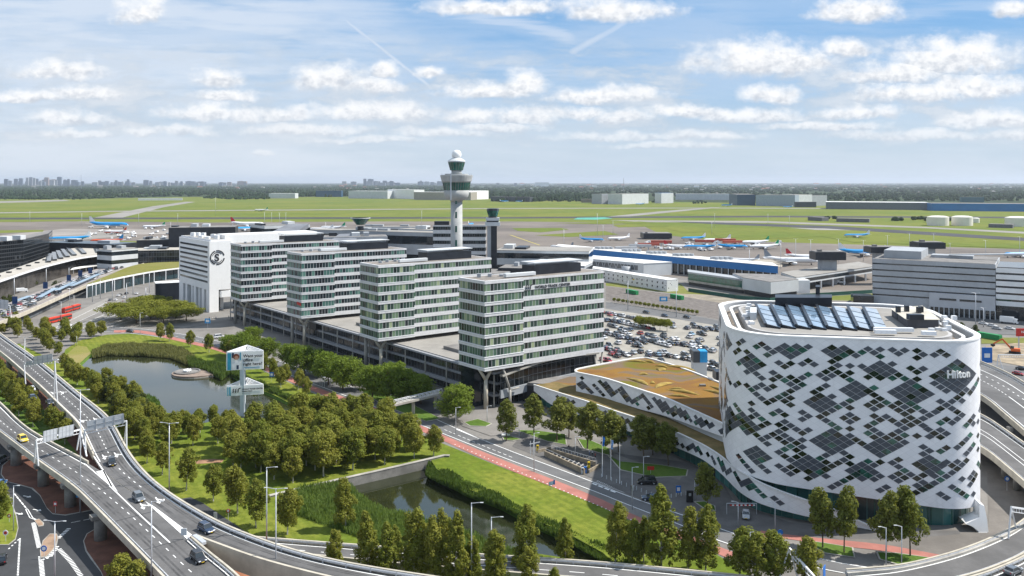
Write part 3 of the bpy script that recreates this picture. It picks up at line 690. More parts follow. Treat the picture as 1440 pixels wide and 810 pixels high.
simple_via('upper right viaduct with solid lane lines beside the hotel',[(1250,470),(1330,492),(1386,512.5),(1419,527),(1442,541),(1475,563),(1530,600)],[(1250,500),(1330,530),(1386,561),(1412,584),(1440,608),(1475,640),(1530,690)],7.5,specs=[(.10,.25,0,0,0,70),(.45,.25,1.5,2,0,40),(.45,.3,0,0,40,70),(.62,.3,1.5,3.5,0,70),(.76,.3,0,0,10,70),(.93,.25,0,0,0,70)],pp=((1420,632),(1450,660)))
simple_via('lower right viaduct in two lanes, passing beneath the wider one',[(1250,540),(1330,562),(1386,588),(1412,606),(1440,626),(1475,650),(1530,690)],[(1250,575),(1330,603),(1387,635),(1412,656),(1440,680),(1475,712),(1530,760)],6.0,specs=[(.10,.25,0,0,0,70),(.44,.2,0,0,0,70),(.56,.2,0,0,0,70),(.9,.25,0,0,0,70)],pp=((1413,673),(1430,690),(1397,650)))
# ------------------------------------------------------------------ office towers
def V2(a): return Vector((a[0],a[1],0))
GB=lambda: None
COLS1=[(0,(.012,.02,.02)),(.22,(.03,.055,.045)),(.42,(.07,.13,.09)),(.62,(.14,.21,.13)),(.84,(.30,.36,.22))]
COLS2=[(0,(.010,.015,.02)),(.30,(.02,.035,.04)),(.5,(.06,.14,.12)),(.68,(.10,.21,.17)),(.93,(.22,.30,.27))]
COLS3=[(0,(.02,.03,.035)),(.35,(.05,.06,.06)),(.6,(.10,.11,.11)),(.8,(.05,.09,.08)),(.95,(.2,.2,.2))]
W1=winmat('window_glass_green',1.5,3.,COLS1,seed=1.); W2=winmat('window_glass_teal',1.5,3.,COLS2,seed=2.)
WL=winmat('window_glass_shade',1.7,3.,[(0,(.01,.015,.018)),(.4,(.02,.04,.035)),(.75,(.05,.09,.06))],seed=4.)
WD=winmat('window_strip_dark',1.8,3.,[(0,(.008,.012,.014)),(.5,(.02,.03,.032)),(.85,(.05,.07,.07))],frame_c=(.1,.11,.12),seed=5.)
def quadpts(F,L,Rr,zt):
    f=V2(P(*F,zt)); l=V2(P(*L,zt)); r=V2(P(*Rr,zt)); return f,l,r
def panelmat(name,c,du,dv,line=.5,lw=.03,var=.06,rough=.5):
    m=bpy.data.materials.new(name); m.use_nodes=True; N=NT(m.node_tree); MATS[name]=m
    b=N.n('ShaderNodeBsdfPrincipled'); o=N.n('ShaderNodeOutputMaterial'); N.l(b.outputs[0],o.inputs[0])
    uv=N.n('ShaderNodeUVMap'); x,y,_=N.sep(uv.outputs[0]); a=N.m('DIVIDE',x,du); c_=N.m('DIVIDE',y,dv)
    wn=N.n('ShaderNodeTexWhiteNoise',noise_dimensions='2D'); N.l(N.xyz(N.m('FLOOR',a),N.m('FLOOR',c_)),wn.inputs['Vector'])
    fr=N.m('MAXIMUM',N.m('LESS_THAN',N.m('FRACT',a),lw),N.m('LESS_THAN',N.m('FRACT',c_),lw*du/dv))
    cc=N.mix(wn.outputs[0],(*[q*(1-var) for q in c],1),(*[min(1,q*(1+var)) for q in c],1))
    g=N.n('ShaderNodeNewGeometry'); st=N.noise(N.v('MULTIPLY',g.outputs['Position'],(1,1,.12)),.8,4,.6)
    cc=N.mix(N.m('MULTIPLY',N.ss(st,.5,.75),.18),cc,(*[q*.6 for q in c],1))
    cc=N.mix(fr,cc,(*[q*line for q in c],1)); N.l(cc,b.inputs['Base Color']); b.inputs['Roughness'].default_value=rough
    return m
PANW=panelmat('white_panel',(.62,.62,.625),1.5,.75,.75,.04)
PANG=panelmat('grey_panel',(.27,.28,.30),3.6,1.2,.7,.03)
def ringband(pts,z0,z1,m,name,parent,closed=True,caps=True,us=0.):
    """a closed vertical band with metre UVs, plus top and bottom faces"""
    mb=MB(); uv=[]; u=us; n=len(pts)
    for i in range(n): u=uvwall(mb,uv,pts[i],pts[(i+1)%n],z0,z1,u)
    if caps:
        mb.add([(p[0],p[1],z1) for p in pts],[tuple(range(n))]); uv+=[(0.2,.2)]*n
        mb.add([(p[0],p[1],z0) for p in pts],[tuple(range(n))[::-1]]); uv+=[(0.2,.2)]*n
    return mb.build(name,m,parent,world=True,uv=uv)
def inset(pts,d):
    n=len(pts); out=[]
    for i in range(n):
        p0,p,p1=V2(pts[i-1]),V2(pts[i]),V2(pts[(i+1)%n])
        e0=(p-p0).normalized(); e1=(p1-p).normalized(); n0=Vector((-e0.y,e0.x,0)); n1=Vector((-e1.y,e1.x,0))
        b=(n0+n1); b=b/max(.3,b.length_squared/2); out.append(p+b*d)
    return out
TW=[]
def tower(name,label,F,L,Rt,glass,zt=45.6,zb=14.2,fl=8,frac=.3,box=None):
    f,l,r=quadpts(F,L,Rt,zt); bk=l+(r-f); ax=(r-f); Ln=ax.length; ax.normalize(); ay=(l-f).normalized()
    if ax.cross(Vector((0,0,1))).dot(Vector((0,-1,0)))<0: pass
    T=root(name,label,'office building',(f.x,f.y,0)); TW.append((f,l,r,bk,ax,ay))
    nrm=Vector((ax.y,-ax.x,0))   # outward of long front face
    # head block (near end) sits .7 m proud of the rear block
    h0,h1=f,f+ax*Ln*frac; head=[h0,h1,h1+(l-f),l]; rear=[h1+ax*.0-nrm*.0+ay*.7,r+ay*.7,bk,l+ax*Ln*frac]
    H_=(zt-zb); top=1.1; fh=(H_-top)/fl
    for k in range(fl):
        z0=zb+k*fh
        ringband(head,z0,z0+1.05,PANW,'spandrel',T); ringband(inset(head,.16),z0+1.05,z0+fh,glass,'window_band',T,caps=False,us=R.random()*40)
        ringband(rear,z0+.25 if k else z0,z0+1.7,PANW,'spandrel',T); ringband(inset(rear,.14),z0+1.7,z0+fh+.25,glass,'window_band',T,caps=False,us=R.random()*40)
    ringband(head,zt-top,zt,PANW,'spandrel',T); ringband(rear,zt-top+.25,zt-.02,PANW,'spandrel',T)
    mb=MB(); mb.prism([p[:2] for p in inset([f,r,bk,l],.9)],zt-.3,zt+.012); mb.build('roof',mat('tower_roof',(.24,.215,.19),.9,.2,.2,fine=.25),T,world=True)
    # thin projecting slab edges on the head
    mb=MB()
    for k in range(fl+1):
        z=zb+k*fh+(.0 if k<fl else 0)
        q=inset(head,-.12); mb.prism([p[:2] for p in q],z+1.0,z+1.12) if k<fl else None
    mb.build('ledge',WMETAL,T,world=True)
    # plant box with canopy
    a=f+ax*Ln*.46+ay*5; b=f+ax*Ln*.86+ay*5; d=ay*(l-f).length*.62
    pl=[a,b,b+d*.75,a+d*.75]
    mb=MB(); mb.prism([p[:2] for p in pl],zt,zt+3.4); mb.build('plant_room',DARK,T,world=True)
    mb=MB(); mb.prism([p[:2] for p in inset(pl,-.4)],zt+4.3,zt+4.6)
    mb.build('canopy',LGREY,T,world=True)
    mb=MB()
    for p in inset(pl,1.): mb.tube((p.x,p.y,zt+3.3),(p.x,p.y,zt+4.4),.12,.12,6)
    mb.build('canopy_post',STEEL,T,world=True)
    mb=MB(); a=f+ax*Ln*.2+ay*3.6; mb.beam(a+Vector((0,0,zt+.9)),a+ax*Ln*.24+Vector((0,0,zt+.9)),1.7,1.3); mb.build('air_duct',LGREY,T,world=True,bevel=.15)
    mb=MB()
    for k in range(5):
        q=f+ax*Ln*(.1+.07*k)+ay*(8+R.random()*3); mb.T=Matrix.Translation((q.x,q.y,zt)); mb.box(-.7,.7,-.6,.6,0,.8+R.random()*.6)
    mb.build('roof_unit',GPAINT,T,world=True)
    # Y column and round columns
    c=f+ax*3.2+ay*3.6; mb=MB(); mb.tube((c.x,c.y,.05),(c.x,c.y,zb-3.6),.85,.7,12)
    for s in (-1,1): mb.tube((c.x,c.y,zb-3.9),(c+ax*s*2.9).to_tuple()[:2]+(zb+.2,),.62,.42,12)
    mb.build('column',CONC_Y,T,world=True,smooth=True)
    c=l-ay*1.+ax*2.4; mb=MB(); mb.tube((c.x,c.y,.05),(c.x,c.y,zb-1.),.8,.7,12); mb.tube((c.x,c.y,zb-2.2),(c-ay*0.5+ax*2.6).to_tuple()[:2]+(zb+.2,),.6,.4,10)
    mb.build('column',CONC,T,world=True,smooth=True)
    return T
t1=tower('office_tower','white banded office tower with lettered sign, nearest of the four in a row',(681.5,395.5),(644.7,390),(851.5,381),W1)
t2=tower('office_tower','white and green banded office tower directly behind the one with lettering',(532,373.3),(505.8,369),(692.5,362.5),W1)
t3=tower('office_tower','white and teal banded office tower with a red panel in a corner window',(424,356.5),(403,353.7),(573,349.2),W2)
t4=tower('office_tower','white and teal banded office tower beside the tall white hotel block',(339,344),(324,341.6),(478,338.4),W2)
# sign on the first tower
f,l,r,bk,ax,ay=TW[0]; nrm=Vector((ax.y,-ax.x,0)); Ln=(r-f).length
zs=45.6-1.1-(45.6-1.1-14.2)/8*1+.25; base=f+ax*Ln*.40+ay*.7+nrm*.12
MW=frame(Vector((base.x,base.y,zs+.30))-Vector(t1.location),ax)
TXD=mat('sign_letter_dark',(.02,.02,.025),.5,.02,1)
text_mesh('sign','WORLD TRADE CENTER',1.5,TXD,t1,MW,.05,.02)
def swirl(parent,O,ax,s,m,nrm):
    """three brush-like strokes of the emblem"""
    mb=MB()
    for k,(x0,a) in enumerate(((0,.9),(.75,1.05),(1.5,1.15))):
        pts=[(x0+.0,0.1),(x0+.18,.55),(x0+.05,1.05),(x0+.35,1.3)]
        for i in range(3):
            p=Vector(O)+Vector(ax)*pts[i][0]*s+Vector((0,0,pts[i][1]*s)); q=Vector(O)+Vector(ax)*pts[i+1][0]*s+Vector((0,0,pts[i+1][1]*s))
            mb.tube(p,q,.17*s*(1-.2*i),.14*s,6)
    mb.tube(Vector(O)+Vector(ax)*1.9*s+Vector((0,0,1.3*s)),Vector(O)+Vector(ax)*2.4*s+Vector((0,0,1.5*s)),.2*s,.1*s,6)
    return mb.build('emblem',m,parent,world=True)
swirl(t1,Vector((base.x,base.y,zs+.05))-ax*4.2,ax,1.25,TXD,nrm)
# red sign hanging in a corner of tower three
f,l,r,bk,ax3,ay3=TW[2]; mb=MB(); o=f+ay3*4-ax3*.25; z=14.2+7.5; mb.beam((o.x,o.y,z-.3),((f+ay3*.3-ax3*.25).x,(f+ay3*.3-ax3*.25).y,z-.6),.25,1.3)
mb.build('red_panel',REDS,t3,world=True)

# connecting podium: long low glass building beneath the towers
f1,l1,r1,b1,ax,ay=TW[0]; f4=TW[3][0]
ROW=(TW[3][0]-TW[0][0]).normalized()
s0=f1+ax*9; e0=TW[3][0]+ROW*34+ax*9
pod=root('low_office_building','long low dark glass podium with pale roof linking the four banded towers','office building',(s0.x,s0.y,0))
WPOD=winmat('podium_glass',2.2,4.,[(0,(.006,.009,.011)),(.5,(.015,.02,.024)),(.85,(.04,.045,.05))],frame_c=(.12,.13,.14),fw=.06,seed=8.)
depth=ax*40
def podring(off,z0,z1,m,name,dep=40):
    a=s0-ax*off+ROW*4; b=e0-ax*off; return ringband([a,a+ax*dep,b+ax*dep,b],z0,z1,m,name,pod)
for off,z0,z1,m,nm in ((0,0.1,3.4,WPOD,'glass_band'),(2.4,3.6,4.3,PANG,'balcony_edge'),(.4,4.3,7.4,WPOD,'glass_band'),(1.2,7.7,8.3,PANG,'balcony_edge'),(.6,8.3,11.2,WPOD,'glass_band'),(2.2,11.5,12.2,PANG,'roof_edge')):
    podring(off,z0,z1,m,nm)
mb=MB(); a=s0-ax*1.8+ROW*4; b=e0-ax*1.8; mb.prism([p[:2] for p in (a+ax*1.2,a+ax*39,b+ax*39,b+ax*1.2)],12.2,12.5); mb.build('roof',ROOFL,pod,world=True)
for k in range(18):
    q=a+(b-a)*(k/17)-ax*.2; mb=MB(); mb.tube((q.x,q.y,.05),(q.x,q.y,11.3),.28,.28,8); mb.build('column',CONC,pod,world=True)
for k in range(3):
    c=TW[k][0].lerp(TW[k+1][0],.52)+ax*17; mb=MB(); pl=[c-ROW*13,c-ROW*13+ax*16,c+ROW*13+ax*16,c+ROW*13]; mb.prism([p[:2] for p in pl],12.5,13.7,0); mb.build('raised_roof',ROOFG,pod,world=True)
text_mesh('sign','W',.1,WPAINT,pod,Matrix.Translation((0,0,5))) if 0 else None
q=TW[2][0]+ROW*12; q2=q-ax*(-6.6); o=q+ax*6.6
mb=MB(); mb.beam((o.x,o.y,9.8),((o-ROW*14).x,(o-ROW*14).y,9.8),.3,3.4); mb.build('sign_board',DARK,pod,world=True)
swirl(pod,Vector((o.x,o.y,8.8))-ax*.35-ROW*2,-ROW,1.6,WPAINT,None)
# base of the first tower: curved dark glass hall running right
hall=root('glass_hall','dark curved glass hall under the near banded tower, reaching to the hotel wing','office building',(f1.x,f1.y,0))
pts=[]; Lw=(r1-f1).length; uv=[]; mb=MB(); u=0; prev=None; n=20
for i in range(n+1):
    t=i/n; p=f1+ax*(8+(Lw-11)*t)+ay*(1.8+1.2*math.sin(t*math.pi)); zt_=11.2+2.9*math.sin(min(1,t*1.5)*math.pi*.5)-1.2*max(0,t-.75)
    zb_=3.2+1.6*t
    if prev:
        pp,zt0,zb0=prev; L=(p-pp).length
        mb.add([(pp.x,pp.y,zb0+3),(p.x,p.y,zb_+3),(p.x,p.y,zt_),(pp.x,pp.y,zt0)],[(0,1,2,3)]); uv+=[(u,0),(u+L,0),(u+L,zt_-zb_),(u,zt0-zb0)]
        u+=L
    prev=(p,zt_,zb_); pts.append((p,zt_,zb_))
mb.build('curved_glazing',WPOD,hall,world=True,uv=uv)
mb=MB(); rings=[[(p+ay*.3).to_tuple()[:2]+(b_+.2,),(p-ay*.5).to_tuple()[:2]+(b_+.2,),(p-ay*.5).to_tuple()[:2]+(b_+3.05,),(p+ay*.3).to_tuple()[:2]+(b_+3.05,)] for p,t_,b_ in pts]; mb.loft(rings); mb.build('lower_cladding',GPAINT,hall,world=True)
mb=MB(); rings=[[(p+ay*.3).to_tuple()[:2]+(t_,),(p-ay*1.6).to_tuple()[:2]+(t_,),(p-ay*1.6).to_tuple()[:2]+(t_+.6,),(p+ay*.3).to_tuple()[:2]+(t_+.6,)] for p,t_,b_ in pts]; mb.loft(rings); mb.build('soffit_edge',CONC,hall,world=True)
mb=MB(); a=f1+ax*9+ay*6; b=f1+ax*(Lw-6)+ay*6; mb.prism([p[:2] for p in (a,b,b+ay*12,a+ay*12)],.1,14.1); mb.build('core',DARK,hall,world=True)
mb=MB(); a=f1+ax*1.5+ay*8; mb.prism([p[:2] for p in (a,a+ax*6,a+ax*6+ay*8,a+ay*8)],.1,14.1); mb.build('entrance_core',DGLASS,hall,world=True)
mb=MB(); e=f1+ax*(Lw-2.2)+ay*1.5
for dx in (-1.8,1.8): mb.tube((e.x,e.y,.1),(e+ax*dx*1.2).to_tuple()[:2]+(14.3,),.5,.4,10)
e=f1+ax*9.5-ay*(-.8); mb.tube((e+ax*2.).to_tuple()[:2]+(6.,),(e-ax*1.).to_tuple()[:2]+(14.2,),.4,.4,10)
mb.tube((e+ax*2.).to_tuple()[:2]+(.1,),(e+ax*2.).to_tuple()[:2]+(6.2,),.5,.45,10); mb.tube((e+ax*2.).to_tuple()[:2]+(6.,),(e+ax*6).to_tuple()[:2]+(6.4,),.35,.3,8)
mb.build('column',CONC,hall,world=True,smooth=True)

# ------------------------------------------------------------------ tall white hotel block with round emblem
zt=43.7
f=V2(P(294.5,339.6,zt)); r_=V2(P(324.5,338.2,zt)); l_=V2(P(252,332.8,zt))
ht=root('hotel_block','tall white hotel block with round letter emblem, left of the tower row','hotel',(f.x,f.y,0))
axh=(r_-f).normalized(); ayh=(l_-f).normalized(); axh=Vector((-ayh.y,ayh.x,0)) if Vector((-ayh.y,ayh.x,0)).dot(axh)>0 else Vector((ayh.y,-ayh.x,0))
wd=(r_-f).length*1.02; r_=f+axh*wd; bk=l_+axh*wd
PANH=panelmat('smooth_white_panel',(.78,.78,.77),2.,1.2,.93,.02,.015)
PANS=panelmat('parapet_panel',(.62,.63,.65),2.,1.2,.9,.02,.02)  # slightly darker, cooler white panel for the roof parapet
ring=[f,r_,bk,l_]
ringband(ring,13.7,zt,PANH,'wall',ht)
# window strips on the left face
for k in range(8):
    z=18.+k*3.05; uv=[]; mb=MB(); o=-axh*.06
    a=l_+o-ayh*2.; b=f+o+ayh*3.2
    uvwall(mb,uv,a,b,z,z+1.35); mb.build('window_band',WD,ht,world=True,uv=uv)
    mb=MB(); mb.beam(Vector((a.x,a.y,z+1.43)),Vector((b.x,b.y,z+1.43)),.5,.12); mb.build('window_head',WMETAL,ht,world=True)
# emblem: ring and S
c=f+axh*wd*.36-ayh*.14; c=Vector((c.x,c.y,zt-10.0)); mb=MB(); Rr_=4.3
for a0,a1,rr in ((15,100,4.2),(110,250,4.2),(262,352,4.2),(40,160,3.2),(200,330,3.2)):
    n=14; prev=None
    for i in range(n+1):
        t=math.radians(a0+(a1-a0)*i/n); p=c+axh*rr*math.cos(t)+Vector((0,0,rr*math.sin(t)))
        if prev is not None: mb.beam(prev,p,.2,.62 if rr>4 else .32)
        prev=p
mb.build('emblem_ring',TXD,ht,world=True)
text_mesh('emblem_letter','S',6.2,TXD,ht,frame(c-axh*1.75-Vector((0,0,2.15))-Vector(ht.location),axh),.08,.16)
ringband(inset(ring,1.),zt,zt+.9,PANS,'parapet',ht)
mb=MB(); mb.prism([p[:2] for p in inset(ring,1.6)],zt+.2,zt+.93); mb.build('roof',ROOFL,ht,world=True)
mb=MB()
for k in range(7):
    q=f+axh*(2+R.random()*8)+ayh*(6+k*7); mb.T=Matrix.Translation((q.x,q.y,zt+.9)); mb.box(-1.2,1.2,-1.5,1.5,0,1.+R.random()*1.6)
mb.build('roof_unit',WMETAL,ht,world=True)
# long wing behind
a=P(326,338.5,zt); wf=V2(PY(319,560)); wr=V2(PY(392,640)); zw=ZY(329,560)
zw=47.
wing=[V2(f+axh*wd*.75+ayh*2),V2(f+axh*(wd*.75+62)+ayh*2),V2(f+axh*(wd*.75+62)+ayh*18),V2(f+axh*wd*.75+ayh*18)]
ringband(wing,13.7,zw,PANH,'rear_wing',ht)
mb=MB(); mb.prism([p[:2] for p in inset(wing,1.)],zw,zw+.2); mb.build('roof',ROOFW,ht,world=True)
# legs
for t0,t1 in ((0,.10),(.17,.24),(.31,.34),(.43,.50),(.54,.58),(.72,.78),(.86,1.0)):
    mb=MB(); L=(l_-f).length; a=f+ayh*L*t0; b=f+ayh*L*t1; w0=wd*(.42 if t0==0 else .9); mb.prism([p[:2] for p in (a,a+axh*w0,b+axh*w0,b)],.1,13.75); mb.build('pier',WPAINT,ht,world=True)
mb=MB(); a=f+ayh*4+axh*3; b=l_-ayh*4+axh*3; mb.prism([p[:2] for p in (a,a+axh*5,b+axh*5,b)],.1,13.7); mb.build('ground_floor_glazing',DGLASS,ht,world=True)
mb=MB(); a=f+axh*wd*.5; mb.prism([p[:2] for p in (a-ayh*.3,a+axh*10-ayh*.3,a+axh*10+ayh*4,a+ayh*4)],9.,12.8); mb.build('entrance_canopy',WPAINT,ht,world=True,bevel=.6)

# ------------------------------------------------------------------ control tower
def ctower():
    CONC=mat('tower_concrete',(.40,.41,.40),.8,.12,.2,fine=.08)
    Y=530.; o=PY(642,Y); s=Y/FL
    z=lambda py: H-(py-CY)*s
    T=root('control_tower','tall grey airport control tower with two glazed rings and white radome','control tower',o)
    c=(o.x,o.y,0)
    mb=MB(); mb.lathe([(3.9,0),(3.75,z(284))],c,24); mb.build('shaft',CONC,T,world=True,smooth=True)
    mb=MB()
    for k in range(8): q=12+k*9; mb.box(o.x-.6,o.x+.6,o.y-4.05,o.y-3.6,q,q+4)
    mb.build('window',GREENGL,T,world=True)
    mb=MB(); mb.lathe([(3.6,z(284)),(4.4,z(281)),(6.4,z(280)),(7.6,z(276)),(8.3,z(267.6))],c,32); mb.build('lower_gallery',CONC,T,world=True,smooth=True)
    mb=MB(); mb.lathe([(8.1,z(267.6)),(8.9,z(256.5))],c,32,cap=False); mb.build('glazing',GREENGL,T,world=True)
    mb=MB()
    for k in range(32):
        t=2*math.pi*k/32; mb.tube((o.x+8.15*math.cos(t),o.y+8.15*math.sin(t),z(267.6)),(o.x+8.97*math.cos(t),o.y+8.97*math.sin(t),z(256.5)),.12,.12,4)
    mb.build('mullion',CONC_D,T,world=True)
    mb=MB(); mb.lathe([(8.9,z(256.5)),(9.6,z(255)),(10.4,z(248)),(10.5,z(246.4)),(7.5,z(246)),(7.5,z(244.5))],c,32); mb.build('upper_gallery',CONC,T,world=True)
    mb=MB(); mb.lathe([(9.9,z(246.3)),(9.9,z(246.3)+.05)],c,32)
    for k in range(24):
        t=2*math.pi*k/24; mb.tube((o.x+9.9*math.cos(t),o.y+9.9*math.sin(t),z(246.4)),(o.x+9.9*math.cos(t),o.y+9.9*math.sin(t),z(246.4)+1.1),.06,.06,4)
    mb.build('railing',STEEL,T,world=True)
    mb=MB(); mb.lathe([(3.6,z(245)),(3.2,z(242)),(3.4,z(239.5))],c,24); mb.build('neck',CONC,T,world=True,smooth=True)
    mb=MB(); mb.lathe([(4.0,z(239.5)),(5.4,z(228))],c,16,cap=False); mb.build('cab_glazing',GREENGL,T,world=True)
    mb=MB(); 
    for k in range(16):
        t=2*math.pi*k/16; mb.tube((o.x+4.02*math.cos(t),o.y+4.02*math.sin(t),z(239.5)),(o.x+5.43*math.cos(t),o.y+5.43*math.sin(t),z(228)),.12,.12,4)
    mb.build('mullion',CONC_D,T,world=True)
    mb=MB(); mb.lathe([(3.3,z(240)),(3.3,z(228))],c,16); mb.build('cab_interior',DARK,T,world=True)
    mb=MB(); mb.lathe([(5.6,z(228)),(5.7,z(226.4)),(4.2,z(224)),(3.0,z(222.5))],c,24); mb.build('cab_roof',LGREY,T,world=True)
    mb=MB(); r=3.15; pr=[(r*math.sin(math.pi*k/12),z(217.6)-r*math.cos(math.pi*k/12)) for k in range(1,12)]; mb.lathe(pr,c,24); mb.build('radome',WPAINT,T,world=True,smooth=True)
    mb=MB(); mb.box(o.x-3.2,o.x-2.5,o.y-10.9,o.y-10.2,z(281),z(244)); mb.build('service_rail',STEEL,T,world=True)
    # slim second tower
    Y=600.; s=Y/FL; o=PY(693,Y); z=lambda py: H-(py-CY)*s; c=(o.x,o.y,0)
    T=root('control_tower','slim dark shaft tower with small glazed cab right of the big control tower','control tower',o)
    mb=MB(); mb.box(o.x-1.2,o.x+3,o.y-2,o.y+2,0,z(316)); mb.build('shaft',DARK,T,world=True)
    mb=MB(); mb.box(o.x-4,o.x-1.2,o.y-1.5,o.y+2,0,z(316)); mb.build('lift_shaft',GPAINT,T,world=True)
    mb=MB(); mb.box(o.x-5.4,o.x+5.2,o.y-4,o.y+4,z(317.5),z(312)); mb.box(o.x-5.,o.x+4.8,o.y-4,o.y+4,z(310),z(306)); mb.build('platform',LGREY,T,world=True)
    mb=MB(); mb.box(o.x-4.4,o.x+4.2,o.y-3.5,o.y+3.5,z(312),z(310)); mb.build('platform_gap',DARK,T,world=True)
    mb=MB(); mb.lathe([(3.3,z(304)),(4.4,z(296))],c,8); mb.build('cab_glazing',GREENGL,T,world=True)
    mb=MB(); mb.lathe([(4.5,z(296)),(4.3,z(293.5)),(3,z(293))],c,8); mb.lathe([(3.2,z(306)),(3.3,z(304))],c,8); mb.build('cab_roof',DARK,T,world=True)
ctower()

# ------------------------------------------------------------------ generic boxes for the airport
def fbox(name,label,a,b,ytop,depth,wall,roof=None,cat='building',bands=0,bandm=None,rooft=.25,y2=None,dirv=None,roofname='roof',bandfrac=.45,parapet=True):
    """front face stands between ground pixels a and b; height from the top edge at a"""
    A=P(*a); B=P(*b); zt=ZY(ytop,A.y); d=(B-A).normalized(); nb=Vector((-d.y,d.x,0)); 
    if nb.y<0: nb=-nb
    if dirv is not None: nb=V2(dirv).normalized()
    q=[A,B,B+nb*depth,A+nb*depth]
    T=root(name,label,cat,(A.x,A.y,0)); mb=MB()
    ringband(q,0.05,zt,wall,'wall',T) if wall.name in('white_panel','grey_panel','parapet_panel','smooth_white_panel') or wall.name.startswith('window') or wall.name in ('dotted_cladding','podium_glass') else (mb.prism([p[:2] for p in q],0.05,zt),mb.build('wall',wall,T,world=True))
    mb=MB(); mb.prism([p[:2] for p in inset(q,-.15 if roof in(ROOFW,BEIGE,ROOFL) else .5)],zt,zt+rooft); mb.build(roofname,roof or ROOFG,T,world=True)
    if bands:
        fh=zt/bands
        for k in range(bands):
            ringband(inset(q,-.05),fh*k+fh*.35,fh*k+fh*(.35+bandfrac),bandm or WD,'window_band',T,caps=False,us=R.random()*30)
    return T,q,zt
def addbox(T,q,zt,fr,h,m,name='roof_unit'):
    """box on a roof in footprint fractions (u0,u1,v0,v1)"""
    a,b,c,d=q; f=lambda u,v:a+(b-a)*u+(d-a)*v
    mb=MB(); mb.prism([f(fr[0],fr[2])[:2],f(fr[1],fr[2])[:2],f(fr[1],fr[3])[:2],f(fr[0],fr[3])[:2]],zt+.02,zt+h); mb.build(name,m,T,world=True)
# striped office behind the tower
T,q,zt=fbox('office_building','white and black striped office block behind the control tower',(609,406),(683,406),317,12,PANW,ROOFG,'office building',9,WD,bandfrac=.5)
addbox(T,q,zt,(.02,.3,.1,.6),3,DARK,'plant_room')
# right car-park building
Tc,q,zt=fbox('parking_building','long grey louvred multi storey car park at the right edge with dark floor gaps',(1227,436),(1400,449.5),364,55,mat('car_park_cladding',(.42,.44,.46),.6,.1,.05,fine=.15),ROOFG,'car park',0)
for k in range(6):
    z=zt*(.30+.12*k)
    mb=MB(); mb.prism([p[:2] for p in inset(q,-.06)],z,z+zt*.026); mb.build('floor_gap',DGLASS,Tc,world=True)
A_,B_,C_,D_=q; ndir=(D_-A_).normalized(); dd=(B_-A_).normalized()
mb=MB(); a=A_+dd*32-ndir*2.5; b=B_-dd*0-ndir*2.5; mb.prism([p[:2] for p in (a,b,b+ndir*2.4,a+ndir*2.4)],5.2,13.5); mb.build('white_front',mat('pale_cladding',(.50,.51,.53),.6,.06,.1),Tc,world=True)
mb=MB(); 
for t0,t1 in ((.16,.42),(.47,.80)):
    p=a+(b-a)*t0-ndir*.1; p2=a+(b-a)*t1-ndir*.1; mb.beam(Vector((p.x,p.y,10.2)),Vector((p2.x,p2.y,10.2)),.3,1.1)
mb.build('strip_window',DGLASS,Tc,world=True)
mb=MB(); mb.prism([p[:2] for p in (a-ndir*.0+dd*1,b,b+ndir*2,a+ndir*2+dd*1)],.1,5.15); mb.build('ground_floor_glazing',DGLASS,Tc,world=True)
for k in range(14): p=a+(b-a)*(k/13)-ndir*.2; mb=MB(); mb.box(p.x-.2,p.x+.2,p.y-.2,p.y+.2,.1,5.2); mb.build('column',LGREY,Tc,world=True)
addbox(Tc,q,zt,(.08,.40,.15,.8),5.2,GPAINT,'plant_room'); addbox(Tc,q,zt,(.45,.8,.5,.7),2.,GPAINT,'plant_room')
mb=MB(); p=A_.lerp(D_,.5)+dd*40; mb.beam(Vector((p.x,p.y,zt+2.5)),Vector((p.x+52*dd.x,p.y+52*dd.y+4,zt+5.2)),3,.6); mb.build('roof_walkway',LGREY,Tc,world=True)
# its short return face with white bands at the frame edge
mb=MB(); e=B_; q2=[e+dd*.2,e+dd*45,e+dd*45+ndir*40,e+dd*.2+ndir*40]; 
for k in range(6): z=zt*(.26+.12*k); mb.prism([p[:2] for p in q2],z,z+zt*.085)
mb.build('white_band',WPAINT,Tc,world=True); mb=MB(); mb.prism([p[:2] for p in inset(q2,.4)],.1,zt*.96); mb.build('glazed_end',DGLASS,Tc,world=True)
def redsign(px0,py0,px1,py1,Y,lines_,label,size,legs=False):
    A=PY(px0,Y); z1=ZY(py0,Y); z0=ZY(py1,Y); B=PY(px1,Y); T=root('advertising_sign',label,'sign',(A.x,A.y,0))
    mb=MB(); mb.box(A.x,B.x,A.y,A.y+.5,z0,z1); mb.build('board',REDS,T,world=True)
    for k,s in enumerate(lines_): text_mesh('lettering',s,size,WPAINT,T,frame(Vector((2.2,-.06,z1-size*(1.35+1.15*k))),Vector((1,0,0))),.03,.03)
    mb=MB(); mb.box(A.x+1,A.x+1.5,A.y+.1,A.y+.5,0,z0); mb.box(B.x-1.5,B.x-1,B.y+.1,B.y+.5,0,z0); mb.build('post',STEEL,T,world=True)
redsign(1429.5,425,1470,446,480,['Sta','Sta'],'red sign with two lines of white lettering on the car park corner',3.3)
redsign(1429.5,462,1470,473,395,['No e'],'lower red sign with white lettering beside the building site',1.6)
# small container and crane left of building
T,q,zt=fbox('glass_hall','low dark glazed lobby at the left foot of the grey car park',(1200,437),(1229,438),416,10,DGLASS,ROOFG,'building')

